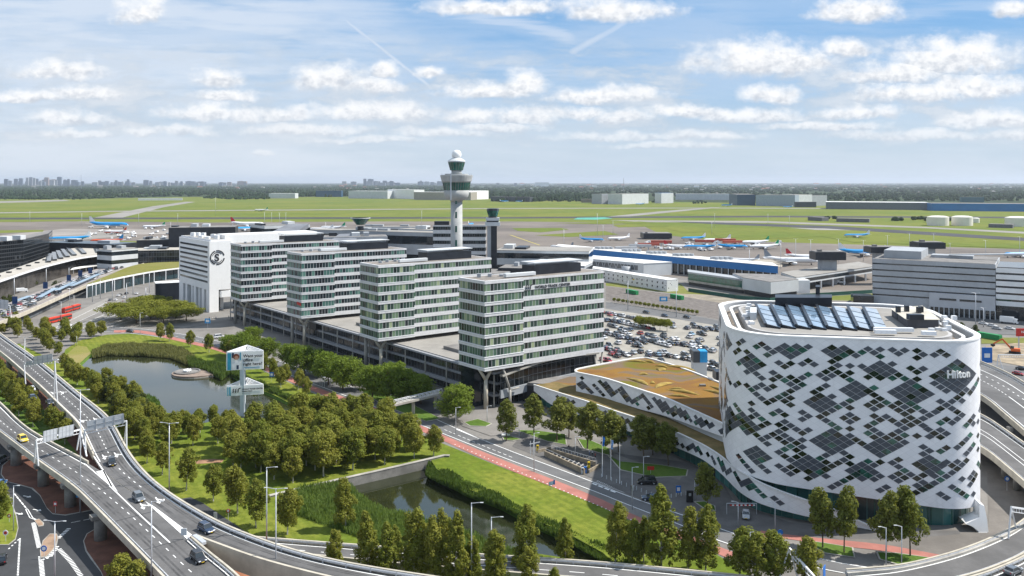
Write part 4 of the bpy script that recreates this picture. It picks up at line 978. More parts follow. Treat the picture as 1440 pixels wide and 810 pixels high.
# blue pier and concourse ---------------------------------------------------
def longbox(name,label,p0,p1,z0,z1,depth,wall,roof,cat='terminal',dirv=Vector((.25,1,0)),gap=0.):
    A,B=p0,p1; nb=V2(dirv).normalized(); q=[A,B,B+nb*depth,A+nb*depth]; T=root(name,label,cat,(A.x,A.y,0))
    mb=MB(); mb.prism([p[:2] for p in q],z0,z1); mb.build('wall',wall,T,world=True)
    mb=MB(); mb.prism([p[:2] for p in inset(q,-.2)],z1,z1+.35); mb.build('roof',roof,T,world=True); return T,q
A=P(782,366.5); B=P(1094,401)
T,q=longbox('terminal_pier','long low terminal with bright blue fascia and white roof edge crossing behind the car park',A,B,9.,14.6,26,BLUEF,ROOFW,dirv=(.15,1,0))
mb=MB(); mb.prism([p[:2] for p in inset(q,1.)],.1,9.); mb.build('lower_storey',DGLASS,T,world=True)
for k in range(40):
    p=q[0].lerp(q[1],k/39); mb=MB(); mb.box(p.x-.3,p.x+.3,p.y-.1,p.y+.8,.1,9); mb.build('column',LGREY,T,world=True)
for (u,m_) in ((.26,GPAINT),(.40,GPAINT),(.52,GPAINT),(.64,GPAINT),(.80,GPAINT)):
    p=q[0].lerp(q[1],u)+Vector((2,12,0)); mb=MB()
    for k in range(4): mb.lathe([(1.5,0),(1.5,2.2)],(p.x+k*4-4,p.y,14.9),12)
    mb.box(p.x-8,p.x+8,p.y+3,p.y+8,14.95,17); mb.build('cooling_unit',GPAINT,T,world=True)
# green glazed link and grey angular block
A=P(968,401); B=P(1083,419)
T,q=longbox('concourse','low glazed concourse with green tinted windows along the dry grass field',A,B,4.2,10.,16,GREENGL,ROOFG,dirv=(.2,1,0))
mb=MB(); mb.prism([p[:2] for p in inset(q,.6)],.1,4.2); mb.build('lower_storey',DARK,T,world=True)
mb=MB(); mb.prism([p[:2] for p in inset(q,-.5)],9.2,10.45); mb.build('roof_edge',GPAINT,T,world=True)
mb=MB(); mb.prism([p[:2] for p in inset(q,-.4)],2.6,4.2); mb.build('lower_edge',CONC,T,world=True)
A=P(1046,414); B=P(1084,421); C=P(1123,416.5); T=root('concourse','grey windowless angular block at the corner of the concourse','terminal',(A.x,A.y,0)); mb=MB()
mb.prism([A[:2],B[:2],C[:2],(C+Vector((-5,30,0)))[:2],(A+Vector((0,30,0)))[:2]],3.6,11.6); mb.build('wall',LGREY,T,world=True)
mb=MB(); mb.prism([A[:2],B[:2],C[:2],(C+Vector((-5,30,0)))[:2],(A+Vector((0,30,0)))[:2]],11.62,11.9); mb.build('roof',ROOFG,T,world=True)
mb=MB(); mb.prism([(A+Vector((1,1,0)))[:2],(B+Vector((0,1,0)))[:2],(C+Vector((-1,1,0)))[:2],(C+Vector((-5,29,0)))[:2],(A+Vector((0,29,0)))[:2]],.1,3.6); mb.build('base',DARK,T,world=True)
A=P(1120,412); B=P(1232,393)
T,q=longbox('terminal_pier','grey pier bridge with long flat roof joining the glazed concourse to the far stands',A,B,6.,11.,34,LGREY,ROOFL,dirv=(.0,1,0))
mb=MB(); mb.prism([p[:2] for p in inset(q,-.1)],7.2,9.6); mb.build('window_band',DGLASS,T,world=True)
mb=MB()
for k in range(8): p=q[0].lerp(q[1],k/7); mb.box(p.x-.5,p.x+.5,p.y,p.y+1.5,.1,6)
mb.build('column',WPAINT,T,world=True)
mb=MB(); a=P(1122,413); mb.box(a.x,a.x+9,a.y+1,a.y+12,.1,9.5); mb.build('stair_tower',WPAINT,T,world=True)
def darkbox(px0,px1,py0,py1,Y,label,cat='building',m=None,dep=14,base=None,name='plant_building'):
    A=PY(px0,Y); B=PY(px1,Y); z1=ZY(py0,Y); z0=ZY(py1,Y); T=root(name,label,cat,(A.x,A.y,0)); mb=MB(); mb.box(A.x,B.x,A.y,A.y+dep,z0,z1); mb.build('wall',m or DARK,T,world=True)
    mb=MB(); mb.box(A.x+6,B.x-6,A.y+3,A.y+dep-2,0.05,z0); mb.build('base',GPAINT,T,world=True)
    mb=MB(); mb.box(A.x+1,B.x-1,A.y+1,A.y+dep-1,z1,z1+.5); mb.box(A.x+3,A.x+6,A.y+3,A.y+6,z1+.5,z1+2); mb.build('roof',ROOFG,T,world=True)
darkbox(1147,1190,355,366,640,'black louvred plant box on the pier beside a red tailed aircraft')
darkbox(1292,1330,341.5,350,600,'black louvred plant box on the roof line behind the grey car park, right one')
darkbox(1225,1263,348,356,640,'black louvred plant box just left of the grey car park roof')
darkbox(905,945,328.5,335.5,1150,'low dark lounge building standing out on the apron between aircraft',m=DARK,dep=30)
# green fence and grass edge
wallthing('airport_fence',resample([P(968,410,0),P(1040,421,0),P(1083,424.5,0),P(1130,418.5,0),P(1227,412.5,0)],30),.2,0,2.6,mat('dark_green_screen',(.02,.09,.07),.7,.1,.2),'dark green screen fence along the far side of the grass field','fence')
# grey hangar shaped hall and white dotted building
T,q,zt=fbox('freight_hall','grey metal hall with curved windows and pale roof behind the dotted building',(824,389),(905,391),367,1,LGREY,ROOFW,'hall')
for o in list(T.children): bpy.data.objects.remove(o)
c0=P(905,389); zt=ZY(371,c0.y); c2=P(768,375)
c1=c0+Vector((26,12,0)); 
mb=MB(); q=[c0,c1,c1+(c2-c0),c2]; mb.prism([p[:2] for p in q],.1,zt); mb.build('wall',LGREY,T,world=True)
mb=MB(); mb.prism([p[:2] for p in inset(q,-.3)],zt,zt+.5); mb.build('roof',ROOFW,T,world=True)
mb=MB(); d=(c2-c0).normalized(); nn=Vector((d.y,-d.x,0)); nn=nn if nn.y<0 else -nn
for k in range(15):
    p=c0+d*(12+k*7)+nn*.2; prev=None
    for i in range(7):
        t=i/6*math.pi; w_=Vector((p.x,p.y,0))+d*(3.1*math.cos(t)); z=3+7*math.sin(t)
        if prev is not None: mb.beam(prev,Vector((w_.x,w_.y,z)),.3,.3)
        prev=Vector((w_.x,w_.y,z))
mb.build('arch_frame',STEEL,T,world=True)
mb=MB(); a=c0+d*6+nn*.15; b=c0+d*118+nn*.15; mb.add([(a.x,a.y,5),(b.x,b.y,5),(b.x,b.y,9),(a.x,a.y,9)],[(0,1,2,3)]); mb.build('glazing',mat('grey_glass',(.12,.13,.14),.2,.2,.3),T,world=True)
mb=MB(); a=c0+d*16+nn*3; mb.lathe([(4,.1),(4,zt*.72)],(a.x,a.y,0),16); mb.build('stair_drum',GPAINT,T,world=True,smooth=True)
# dotted cladding
def dotted():
    m=bpy.data.materials.new('dotted_cladding'); m.use_nodes=True; N=NT(m.node_tree); b=N.n('ShaderNodeBsdfPrincipled'); o=N.n('ShaderNodeOutputMaterial'); N.l(b.outputs[0],o.inputs[0])
    uv=N.n('ShaderNodeUVMap'); vo=N.n('ShaderNodeTexVoronoi'); vo.inputs['Scale'].default_value=.45; N.l(uv.outputs[0],vo.inputs['Vector'])
    N.l(N.mix(N.m('LESS_THAN',vo.outputs['Distance'],.17),(.72,.72,.72,1),(.03,.03,.04,1)),b.inputs['Base Color']); return m
DOT=dotted(); MATS['dotted_cladding']=DOT
c0=P(938,410.5); zt=ZY(394,c0.y); d=(P(855,396)-c0).normalized(); c2=c0+d*135; e=Vector((9,4.5,0)); T=root('printed_building','long white building with scattered dark spots printed on its walls','building',(c0.x,c0.y,0))
q=[c2,c0,c0+e,c2+e]; ringband(q,.05,zt,DOT,'wall',T); mb=MB(); mb.prism([p[:2] for p in inset(q,-.1)],zt,zt+.3); mb.build('roof',ROOFW,T,world=True)
mb=MB(); nn=Vector((d.y,-d.x,0)); nn=nn if nn.y<0 else -nn
for t,m_ in ((38,0),(88,0)): p=c0+d*t+nn*.1; mb.beam(Vector((p.x-1.2,p.y,zt*.6)),Vector((p.x+1.2,p.y,zt*.6)),.1,.9)
mb.build('yellow_mark',YELLOW,T,world=True)
mb=MB()
for k in range(22):
    for lv in (.25,.62):
        p=c0+d*(4+k*6)+nn*.08; mb.add([(p.x,p.y,zt*lv),(p.x+d.x*1.3,p.y+d.y*1.3,zt*lv),(p.x+d.x*1.3,p.y+d.y*1.3,zt*lv+1.3),(p.x,p.y,zt*lv+1.3)],[(0,1,2,3)])
mb.build('window_row',DGLASS,T,world=True)
# terminals between, simple but articulated masses ---------------------------
BL=[ # name,label,a,b,ytop,depth,wall,roof,cat,bands
('terminal','grey terminal building with pale flat roof right of the slim tower',(697,402),(828,405),352,40,LGREY,ROOFL,'terminal',3),
('terminal','low white roofed terminal annexe behind the near tower plant room',(745,410),(822,413),372,30,GPAINT,ROOFW,'terminal',2),
('terminal','low dark fronted terminal wing below the second tower roof line',(700,418),(770,420),377,25,DARK,ROOFG,'terminal',2),
('terminal','glazed pier head with sloping grey roof left of the small round tower',(372,377),(436,373),318,40,LGREY,ROOFG,'terminal',3),
('terminal','long glazed pier behind the tower roofs with light grey roof',(436,372),(612,380),323,22,GPAINT,ROOFL,'terminal',2),
('terminal','second glazed pier further out with pale roof',(500,352),(600,352),319,18,LGREY,ROOFL,'terminal',2),
('terminal','grey terminal section with ribbed roof behind tower three',(455,386),(545,384),334,28,GPAINT,ROOFG,'terminal',2),
('terminal','black clad technical block beside the hotel roof line',(237,372),(331,370),320.5,30,DARK,ROOFG,'terminal',0),
('terminal','lower black block with lit top edge left of the hotel',(192,371),(252,370),338,30,DARK,ROOFL,'terminal',0),
('terminal','brown grey roofed terminal hall above the green roof',(172,381),(262,379),353,30,WPOD,BEIGE,'terminal',0),
('terminal','low terminal strip with striped balconies at the bend of the pale roof',(157,388),(194,384),352,20,LGREY,ROOFL,'terminal',3),
('terminal','dark curved roof hangar behind the left terminal',(60,366),(160,370),341,30,DARK,mat('blue_grey_roof',(.10,.13,.16),.6,.1,.05),'terminal',0),
('terminal','low terminal building by the painted tails with dark windows',(560,372),(612,375),322,20,LGREY,ROOFL,'terminal',2),
('terminal','grey low roof terminal between the second and third tower',(640,420),(700,424),383,30,GPAINT,ROOFG,'terminal',2)]
for nm,lb,a,b,yt,dp,wl,rf,ct,bn in BL:
    T,q,zt=fbox(nm,lb,a,b,yt,dp,wl,rf,ct,bn,DGLASS)
    for k in range(3):
        u=R.random()*.7; addbox(T,q,zt,(u,u+.08+R.random()*.1,.2+R.random()*.3,.7),1.5+R.random()*2,R.choice([GPAINT,DARK,LGREY]))
# sloping grey roof at the pier head
A=PY(374,700); T=root('terminal','wedge of two sloping grey roofs on the pier head left of centre','terminal',(A.x,A.y,0))
for x0,x1,yl,yr in ((372,430,331,316),(462,502,340,330)):
    mb=MB(); a=PY(x0,700); b=PY(x1,730); za=ZY(yl,700); zb2=ZY(yr-1,730); mb.add([(a.x,a.y,za),(b.x-16,b.y,zb2),(b.x,b.y+10,zb2),(a.x+22,a.y,za-.5),(a.x,a.y,za-3),(b.x-16,b.y,zb2-4),(b.x,b.y+10,zb2-4),(a.x+22,a.y,za-3.5)],[(0,3,2,1),(4,5,6,7),(0,4,7,3),(3,7,6,2),(0,1,5,4),(1,2,6,5)]); mb.build('roof',mat('slate_roof',(.17,.18,.20),.6,.1,.1),T,world=True)
# small round tower
o=P(507,374); s=o.y/FL; T=root('control_tower','small dark apron tower with flared top near the far piers','control tower',(o.x,o.y,0)); mb=MB()
mb.lathe([(3,0),(3,ZY(318,o.y))],(o.x,o.y,0),12); mb.build('shaft',DARK,T,world=True); mb=MB(); mb.lathe([(4,ZY(316,o.y)),(8.6,ZY(308,o.y)),(9,ZY(306,o.y))],(o.x,o.y,0),16); mb.build('cab',GREENGL,T,world=True)
mb=MB(); mb.lathe([(9.4,ZY(307,o.y)),(9.4,ZY(306,o.y))],(o.x,o.y,0),16); mb.build('cab_roof',LGREY,T,world=True)

# left terminal -------------------------------------------------------------
T=root('terminal','big dark glass office block at the left edge behind the terminal roof','office building',P(33,390)); zt=28.
f=V2(P(33,336.8,zt)); r_=V2(P(69,328.5,zt)); l_=V2(P(-60,345,zt)); q=[l_,f,r_,r_+(-f+l_)*.0+Vector((-30,60,0)),l_+Vector((0,60,0))]
WBD=winmat('black_window_wall',2.4,3.4,[(0,(.006,.008,.010)),(.6,(.012,.016,.02)),(.9,(.04,.045,.05))],frame_c=(.03,.033,.036),fw=.1,fh=.25,seed=9.)
ringband(q,.05,zt,WBD,'wall',T); mb=MB(); mb.prism([p[:2] for p in inset(q,.8)],zt,zt+.3); mb.build('roof',ROOFG,T,world=True)
mb=MB()
for k in range(3): 
    p=l_.lerp(f,.35+.22*k)+Vector((0,12,0)); mb.T=Matrix.Translation((p.x,p.y,zt)) @ Matrix.Rotation(math.pi/2,4,'X')@Matrix.Rotation(math.pi/2,4,'Y') ; mb.T=Matrix.Translation((p.x,p.y,zt)); mb.box(-4,4,-4,4,.2,4)
mb.build('roof_unit',LGREY,T,world=True)
# long pale curved roof hall
ft=smooth_pts([P(x,y,14) for x,y in [(-120,440),(-40,409),(0,395),(55,376.5),(97,366),(118,361.5),(157,357.2),(196,355)]],2)
bt=smooth_pts([P(x,y,14) for x,y in [(-120,416),(-40,394),(0,384.5),(30,374),(62,363),(80,354),(104,348),(150,347),(190,348)]],2)
n=50; ft=resample(ft,n); bt=resample(bt,n); T=root('terminal','long terminal hall with pale curved flat roof dotted with skylights, left side','terminal',(ft[0].x,ft[0].y,0))
mb=MB(); mb.loft([[(a.x,a.y,13.2),(b.x,b.y,13.2),(b.x,b.y,14),(a.x,a.y,14)] for a,b in zip(ft,bt)]); mb.build('roof',BEIGE,T,world=True)
mb=MB(); wall_along(mb,ft,.5,-.9,.35); mb.build('roof_edge',WMETAL,T,world=True)
mb=MB(); q=[a.lerp(b,.12) for a,b in zip(ft,bt)]; wall_along(mb,q,.3,-13.9,-.85); mb.build('glazing',mat('brownish_glass',(.05,.045,.04),.2,.5,.15),T,world=True)
mb=MB()
for k in range(3,n-14,3):
    p=ft[k].lerp(bt[k],.62); mb.T=Matrix.Translation((p.x,p.y,14)); mb.box(-1.5,1.5,-1.,1.,0,1.1); 
mb.build('skylight',DGLASS,T,world=True)
mb=MB()
for k in range(n-18,n-2,2):
    p=ft[k].lerp(bt[k],.25); p2=ft[k].lerp(bt[k],.95); mb.beam(Vector((p.x,p.y,14.9)),Vector((p2.x,p2.y,15.4)),3.2,1.2)
mb.build('sawtooth_rooflight',DGLASS,T,world=True)
# white canopy strip
a=[P(x,y,4.5) for x,y in [(93,380),(120,375.5),(150,371.5),(187,364),(202,363)]]; b=[p+Vector((0,13,0)) for p in a]; T=root('canopy','white arched drop-off canopy along the queueing cars','canopy',(a[0].x,a[0].y,0)); mb=MB()
mb.loft([[(p.x,p.y,3.9),(q_.x,q_.y,3.9),(q_.x,q_.y,5.6),(p.x,p.y,4.5)] for p,q_ in zip(resample(a,16),resample(b,16))]); mb.build('canopy_roof',ROOFW,T,world=True)
mb=MB()
for p in resample(a,14): mb.box(p.x-.2,p.x+.2,p.y+1,p.y+1.4,.1,4)
mb.build('post',STEEL,T,world=True)
# green roofed hall
u=resample(smooth_pts([P(x,y,9) for x,y in [(122,400),(140,392),(154,387),(178,376),(200,370.5),(235,368.5),(262,368.2)]],2),30); l=resample(smooth_pts([P(x,y,9) for x,y in [(122,401),(150,394),(185.5,386.6),(220,380.5),(262,375.5)]],2),30)
T=root('terminal','low hall under a curved green sedum roof with white edge, beside the plaza trees','terminal',(l[0].x,l[0].y,0)); mb=MB()
mb.loft([[(a.x,a.y,8.3),(b.x,b.y,8.3),(b.x,b.y,9.2),(a.x,a.y,9)] for a,b in zip(l,u)]); mb.build('roof',grassmat('sedum_roof',(.17,.17,.035),(.20,.19,.06),.06),T,world=True)
mb=MB(); wall_along(mb,l,.5,-.9,.2); mb.build('roof_edge',ROOFW,T,world=True)
mb=MB(); wall_along(mb,[a.lerp(b,.06) for a,b in zip(l,u)],.3,-8.9,-.8); mb.build('glazing',mat('blue_dark_glass',(.01,.035,.045),.1,.4,.2,spec=.8),T,world=True)
for k in range(0,30,3): mb=MB(); mb.tube((l[k].x,l[k].y,.1),(l[k].x,l[k].y,8.4),.35,.35,8); mb.build('column',WMETAL,T,world=True)
T,q,zt=fbox('pavilion','grey pavilion with white flat roof tucked in front of the sedum roofed hall',(219,424),(253,422),399,12,DARK,ROOFW,'building')
# queue deck
U=resample(smooth_pts([P(x,y,6) for x,y in [(-160,455),(-40,441),(0,431),(60,407),(95,393),(130,379),(190,365),(205,361)]],2),60)
L=resample(smooth_pts([P(x,y,6) for x,y in [(-160,520),(-40,471),(0,454),(40,438),(97,412),(122,401.5),(150,390),(205,370)]],2),60)
dk=viaduct('viaduct','elevated drop-off road crowded with queueing cars, upper left',L,U,surf=mat('reddish_deck',(.27,.24,.225),.9,.15,.05)); 
mb=MB(); wall_along(mb,L,.6,-1.4,.8); mb.build('parapet',CONC_Y,dk,world=True)
mb=MB(); wall_along(mb,[a.lerp(b,.25) for a,b in zip(L,U)],.6,0,.3); mb.build('median_kerb',CONC,dk,world=True)
mb=MB()
for k in range(4,56,6):
    p=L[k].lerp(U[k],.2); mb.box(p.x-.7,p.x+.7,p.y-.7,p.y+.7,.1,5)
mb.build('pier',CONC_D,dk,world=True)
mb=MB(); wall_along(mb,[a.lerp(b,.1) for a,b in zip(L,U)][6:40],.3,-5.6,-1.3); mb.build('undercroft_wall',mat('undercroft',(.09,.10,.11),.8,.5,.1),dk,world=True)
DKU,DKL=U,L
for k,(x,y) in enumerate(((21,431),(64,409),(97,398),(113,391),(127,387))):
    o=P(x,y,6); T=root('direction_sign','dark blue banner sign on a post among the queueing cars','sign',o,group='blue banners over the queueing cars'); mb=MB(); mb.box(-.1,.1,-.1,.1,0,4); mb.build('post',STEEL,T); mb=MB(); mb.box(-1.6,1.6,-.2,-.1,1.5,6); mb.build('panel',mat('navy_banner',(.01,.05,.16),.6,.1,1),T)
for (x0,y0,x1,y1) in ((55,418,78,405),(80,408,105,396),(22,423,42,416),(100,402,140,385)):
    a=P(x0,y0,8.6); b=P(x1,y1,8.6); T=root('glass_shelter','low glass roofed shelter strip along the drop-off kerb','shelter',(a.x,a.y,6),group='glass shelters along the drop-off kerb'); mb=MB(); mb.beam(a,b,3,.25); mb.build('roof',mat('pale_blue_glass',(.25,.36,.46),.2,.1,.2),T,world=True)
    mb=MB()
    for t in (.05,.5,.95): p=a.lerp(b,t); mb.tube((p.x,p.y,6.02),(p.x,p.y,8.5),.12,.12,6)
    mb.build('post',STEEL,T,world=True)
# footbridge to the podium
a=P(540,572,5.2); b=P(620,553,5.2); T=root('footbridge','pale footbridge crossing the service road to the towers','footbridge',(a.x,a.y,0)); mb=MB(); mb.beam(a,b,2.6,.7); mb.build('deck',CONC,T,world=True)
mb=MB(); 
for s in (-1.25,1.25): 
    o=Vector((s*.25,s*.95,0)); mb.beam(a+o+Vector((0,0,1.3)),b+o+Vector((0,0,1.3)),.12,.18); 
    for t in [k/14 for k in range(15)]: p=a.lerp(b,t)+o; mb.box(p.x-.06,p.x+.06,p.y-.06,p.y+.06,p.z+.3,p.z+1.3)
mb.build('railing',WMETAL,T,world=True)
for t in (.03,.5,.9): p=a.lerp(b,t); mb=MB(); mb.box(p.x-.5,p.x+.5,p.y-.5,p.y+.5,.1,4.9); mb.build('pier',CONC,T,world=True)
# ------------------------------------------------------------------ rounded hotel with diamond cladding
HC=Vector((87.2,222.5)); HA=math.radians(-11); EX=Vector((math.cos(HA),math.sin(HA))); EY=Vector((-math.sin(HA),math.cos(HA)))
HAx,HBy,RAD=29.6,30.0,13.5; ZT=43.4
def rrect(ax,by,r,off=0.,n=18):
    pts=[]; 
    for cx,cy,t0 in ((ax-r,-(by-r),-90),(ax-r,by-r,0),(-(ax-r),by-r,90),(-(ax-r),-(by-r),180)):
        for k in range(n+1):
            t=math.radians(t0+90*k/n); pts.append(Vector((cx+(r+off)*math.cos(t),cy+(r+off)*math.sin(t))))
    return pts
def h2w(p): return HC+EX*p.x+EY*p.y
def dense(off=0.):
    q=[h2w(p) for p in rrect(HAx,HBy,RAD,off)]; q.append(q[0]); out=[]
    for i in range(len(q)-1):
        L=(q[i+1]-q[i]).length; k=max(1,int(L/.9))
        for j in range(k): out.append(q[i].lerp(q[i+1],j/k))
    return out
BASE=dense(0); NB=len(BASE); S=[0.]
for i in range(NB): S.append(S[-1]+(BASE[(i+1)%NB]-BASE[i]).length)
PER=S[-1]
def hp(s,off=0.):
    s%=PER; lo,hi=0,NB
    while hi-lo>1:
        m=(lo+hi)//2
        if S[m]<=s: lo=m
        else: hi=m
    a=BASE[lo]; b=BASE[(lo+1)%NB]; f=(s-S[lo])/(S[lo+1]-S[lo]); p=a.lerp(b,f)
    # smooth normal
    a2=BASE[lo-1]; b2=BASE[(lo+2)%NB]; d0=(b-a2).normalized(); d1=(b2-a).normalized(); d=d0.lerp(d1,f).normalized(); nn=Vector((d.y,-d.x))
    return p+nn*off,nn
def zlow(s):
    """lower edge of the white skin: high at the left corner, low at the right"""
    p,nn=hp(s); l=(p-HC); x=l.dot(EX); y=l.dot(EY)
    if y<0 and x>-HAx*.97: t=(x+HAx)/(2*HAx); return 9.3-5.2*min(1,max(0,t))**.8
    if x<0: return 9.5
    return 4.0
skin=panelmat('hotel_white_tile',(.80,.80,.82),1.,1.,.82,.035,.04,.45)
# lattice UV: u=(s/1.38+z/.85)/2 , v=(s/1.38-z/.85)/2
DS,DZ=1.33,.82
def luv(s,z): return ((s/DS+z/DZ)/2+500,(s/DS-z/DZ)/2+500)
hil=root('hotel','rounded white hotel clad in diamond tiles with dark diamond windows and white lettering','hotel',(HC.x,HC.y,0))
mb=MB(); uv=[]; ns=260; nz=14; grid=[]
for i in range(ns+1):
    s=PER*i/ns; zl=zlow(s); p,nn=hp(s); colm=[]
    for j in range(nz+1):
        z=zl+(ZT-zl)*j/nz; colm.append((p.x,p.y,z,s))
    grid.append(colm)
vs=[c[:3] for g_ in grid for c in g_]; fs=[]
for i in range(ns):
    for j in range(nz):
        a=i*(nz+1)+j; b=(i+1)*(nz+1)+j; fs.append((a,b,b+1,a+1))
        for (I,J) in ((i,j),(i+1,j),(i+1,j+1),(i,j+1)): uv.append(luv(grid[I][J][3],grid[I][J][2]))
mb.add(vs,fs); mb.build('cladding',skin,hil,world=True,uv=uv,smooth=True)
# underside, parapet top, roof recess
mb=MB()
ro=[hp(PER*i/ns) for i in range(ns)]; rings=[]
def ring_at(off,z): return [((hp(PER*i/ns,off)[0]).x,(hp(PER*i/ns,off)[0]).y,z if not callable(z) else z(PER*i/ns)) for i in range(ns)]
mb.loft([ring_at(0.02,ZT-.35),ring_at(.12,ZT-.35),ring_at(.12,ZT+.05),ring_at(-1.3,ZT+.05),ring_at(-1.3,ZT-.4)],cap=False); mb.build('parapet_rim',WPAINT,hil,world=True)
mb=MB(); mb.loft([ring_at(-1.32,ZT-.3),ring_at(-1.32,ZT-2.6)],cap=False); mb.build('parapet_inner_wall',GPAINT,hil,world=True)
mb=MB(); q=ring_at(-1.0,ZT-2.5); mb.prism([p[:2] for p in q],ZT-3,ZT-2.5); mb.build('roof',mat('brown_roof_deck',(.27,.23,.19),.9,.2,.3,fine=.2),hil,world=True)
mb=MB(); mb.loft([ring_at(-.05,lambda s:zlow(s)+.02),ring_at(-6,lambda s:zlow(s)+.6)],cap=False); mb.build('soffit',LGREY,hil,world=True)
# inner raised deck with ring wall
def inner(off,z0,z1,m,nm): 
    q=[h2w(p) for p in rrect(HAx-5.5-off,HBy-5.5-off,RAD-4.0)]; mb=MB(); mb.prism([(p.x,p.y) for p in q],z0,z1); mb.build(nm,m,hil,world=True)
inner(0,ZT-2.5,ZT-.4,mat('deck_wall',(.42,.41,.40),.8,.1,.4,fine=.15),'inner_wall'); inner(.7,ZT-.9,ZT-.385,ROOFL,'inner_roof')
def hl(x,y,z): p=HC+EX*x+EY*y; return Vector((p.x,p.y,z))
# front rail of small posts
mb=MB()
q=[h2w(p) for p in rrect(HAx-3.4,HBy-3.4,RAD-3)]
for i in range(len(q)):
    a,b=q[i],q[(i+1)%len(q)]; L=(b-a).length; k=max(1,int(L/1.0))
    for j in range(k): p=a.lerp(b,j/k); mb.box(p.x-.12,p.x+.12,p.y-.12,p.y+.12,ZT-2.5,ZT-.9)
mb.build('balustrade_posts',LGREY,hil,world=True)
mb=MB(); wall_along(mb,[Vector((p.x,p.y,ZT-.9)) for p in q+[q[0]]],.8,0,.25); mb.build('balustrade_cap',ROOFW,hil,world=True)
# glass saw-tooth atrium roof
GLR=mat('sky_tinted_roof_glass',(.22,.33,.46),.05,.2,.25,spec=1.)  # blue of the reflected sky put into the glass base colour
for k in range(8):
    # footprint in world from image corners of the panels
    x0=1062+k*21.6; tl=P(x0,428.5+k*.55,ZT); tr=P(x0+19.5,430.5+k*.5,ZT); br=P(x0+36,460.5+k*.6,ZT); bl=P(x0+8+min(k,4)*2.2,455.5+k*.9,ZT)
    bl=br+(tl-tr)*.93
    rail=root('x','x','x') if 0 else None
    mb=MB(); hi=.75; lo=.25; b0=ZT-.38
    A=[(tl.x,tl.y),(tr.x,tr.y),(br.x,br.y),(bl.x,bl.y)]
    vs=[(x,y,b0) for x,y in A]+[(A[0][0],A[0][1],b0+hi),(A[1][0],A[1][1],b0+lo),(A[2][0],A[2][1],b0+lo),(A[3][0],A[3][1],b0+hi)]
    mb.add(vs,[(3,2,1,0),(0,1,5,4),(1,2,6,5),(2,3,7,6),(3,0,4,7)],1); mb.add(vs[4:],[(0,3,2,1)],0)
    o=mb.build('rooflight',[GLR,DARK],hil,world=True)
    mb=MB(); v4,v7,v5,v6=[Vector(vs[i]) for i in (4,7,5,6)]; mb.beam(v4+Vector((0,0,.1)),v7+Vector((0,0,.1)),.7,.3); mb.beam(v7,v6,.3,.3)
    for t in (.25,.5,.75): mb.beam(v4.lerp(v7,t)+Vector((0,0,.05)),v5.lerp(v6,t)+Vector((0,0,.05)),.08,.08)
    fr=mb.build('rooflight_frame',DARK,o); fr.location=-Vector(hil.location); 
def rbox(pxs,pys,h0,h1,m,nm,tilt=0):
    a=P(pxs[0],pys[0],ZT); b=P(pxs[1],pys[0],ZT); c=P(pxs[1],pys[1],ZT); d=P(pxs[0],pys[1],ZT); mb=MB(); mb.prism([a[:2],b[:2],c[:2],d[:2]],h0,h1); mb.build(nm,m,hil,world=True)
rbox((1090,1170),(425,430),ZT-.4,ZT+2.4,DARK,'plant_screen'); rbox((1147,1153),(421,424),ZT-.4,ZT+4.5,DARK,'flue')
a=[P(x,y,ZT) for x,y in ((1254,443),(1296,439),(1320,459),(1276,459))]
mb=MB(); mb.prism([p[:2] for p in a],ZT-.4,ZT+1.7); mb.build('plant_room',mat('charcoal_panel',(.07,.07,.08),.6,.1,.5),hil,world=True)
mb=MB(); mb.prism([p[:2] for p in inset([V2(p) for p in a],.35)],ZT+1.7,ZT+1.78); mb.build('plant_room_roof',mat('pale_membrane',(.50,.47,.40),.9,.1,.3),hil,world=True)
mb=MB(); p=P(1287,449,ZT+1.8); mb.box(p.x-1.8,p.x+1.8,p.y-1,p.y+1,p.z,p.z+1.3); 
for x,y in ((1263,439),(1275,438),(1292,440),(1295,439)): p=P(x,y,ZT+1.8); mb.box(p.x-.5,p.x+.5,p.y-.5,p.y+.5,ZT,p.z+1.6)
mb.build('vent',DARK,hil,world=True)
for x0,x1,y in ((1229,1284,463),(1296,1316,468),(1230,1260,466)): mb=MB(); mb.beam(P(x0,y,ZT+.5),P(x1,y+.6,ZT+.5),1.2,.9); mb.build('air_duct',WMETAL,hil,world=True)
for i in range(26):
    mb=MB(); x=R.uniform(1046,1058) if i<9 else R.uniform(1300,1345); y=R.uniform(430,456) if i<9 else R.uniform(445,466); p=P(x,y,ZT); mb.box(p.x-.6,p.x+.6,p.y-.5,p.y+.5,ZT-.4,ZT+R.uniform(.1,.9)); mb.build('roof_unit',WMETAL,hil,world=True)
rbox((1055,1064),(440,448),ZT-.4,ZT+1.6,LGREY,'roof_unit')
mb=MB()
for t in range(30):
    p=P(1335+t*1.2,452+t*.75,ZT-2.3); mb.box(p.x-.3,p.x+.3,p.y-.3,p.y+.3,ZT-2.5,ZT-1.9)
mb.build('roof_bolts',BRICKR,hil,world=True)

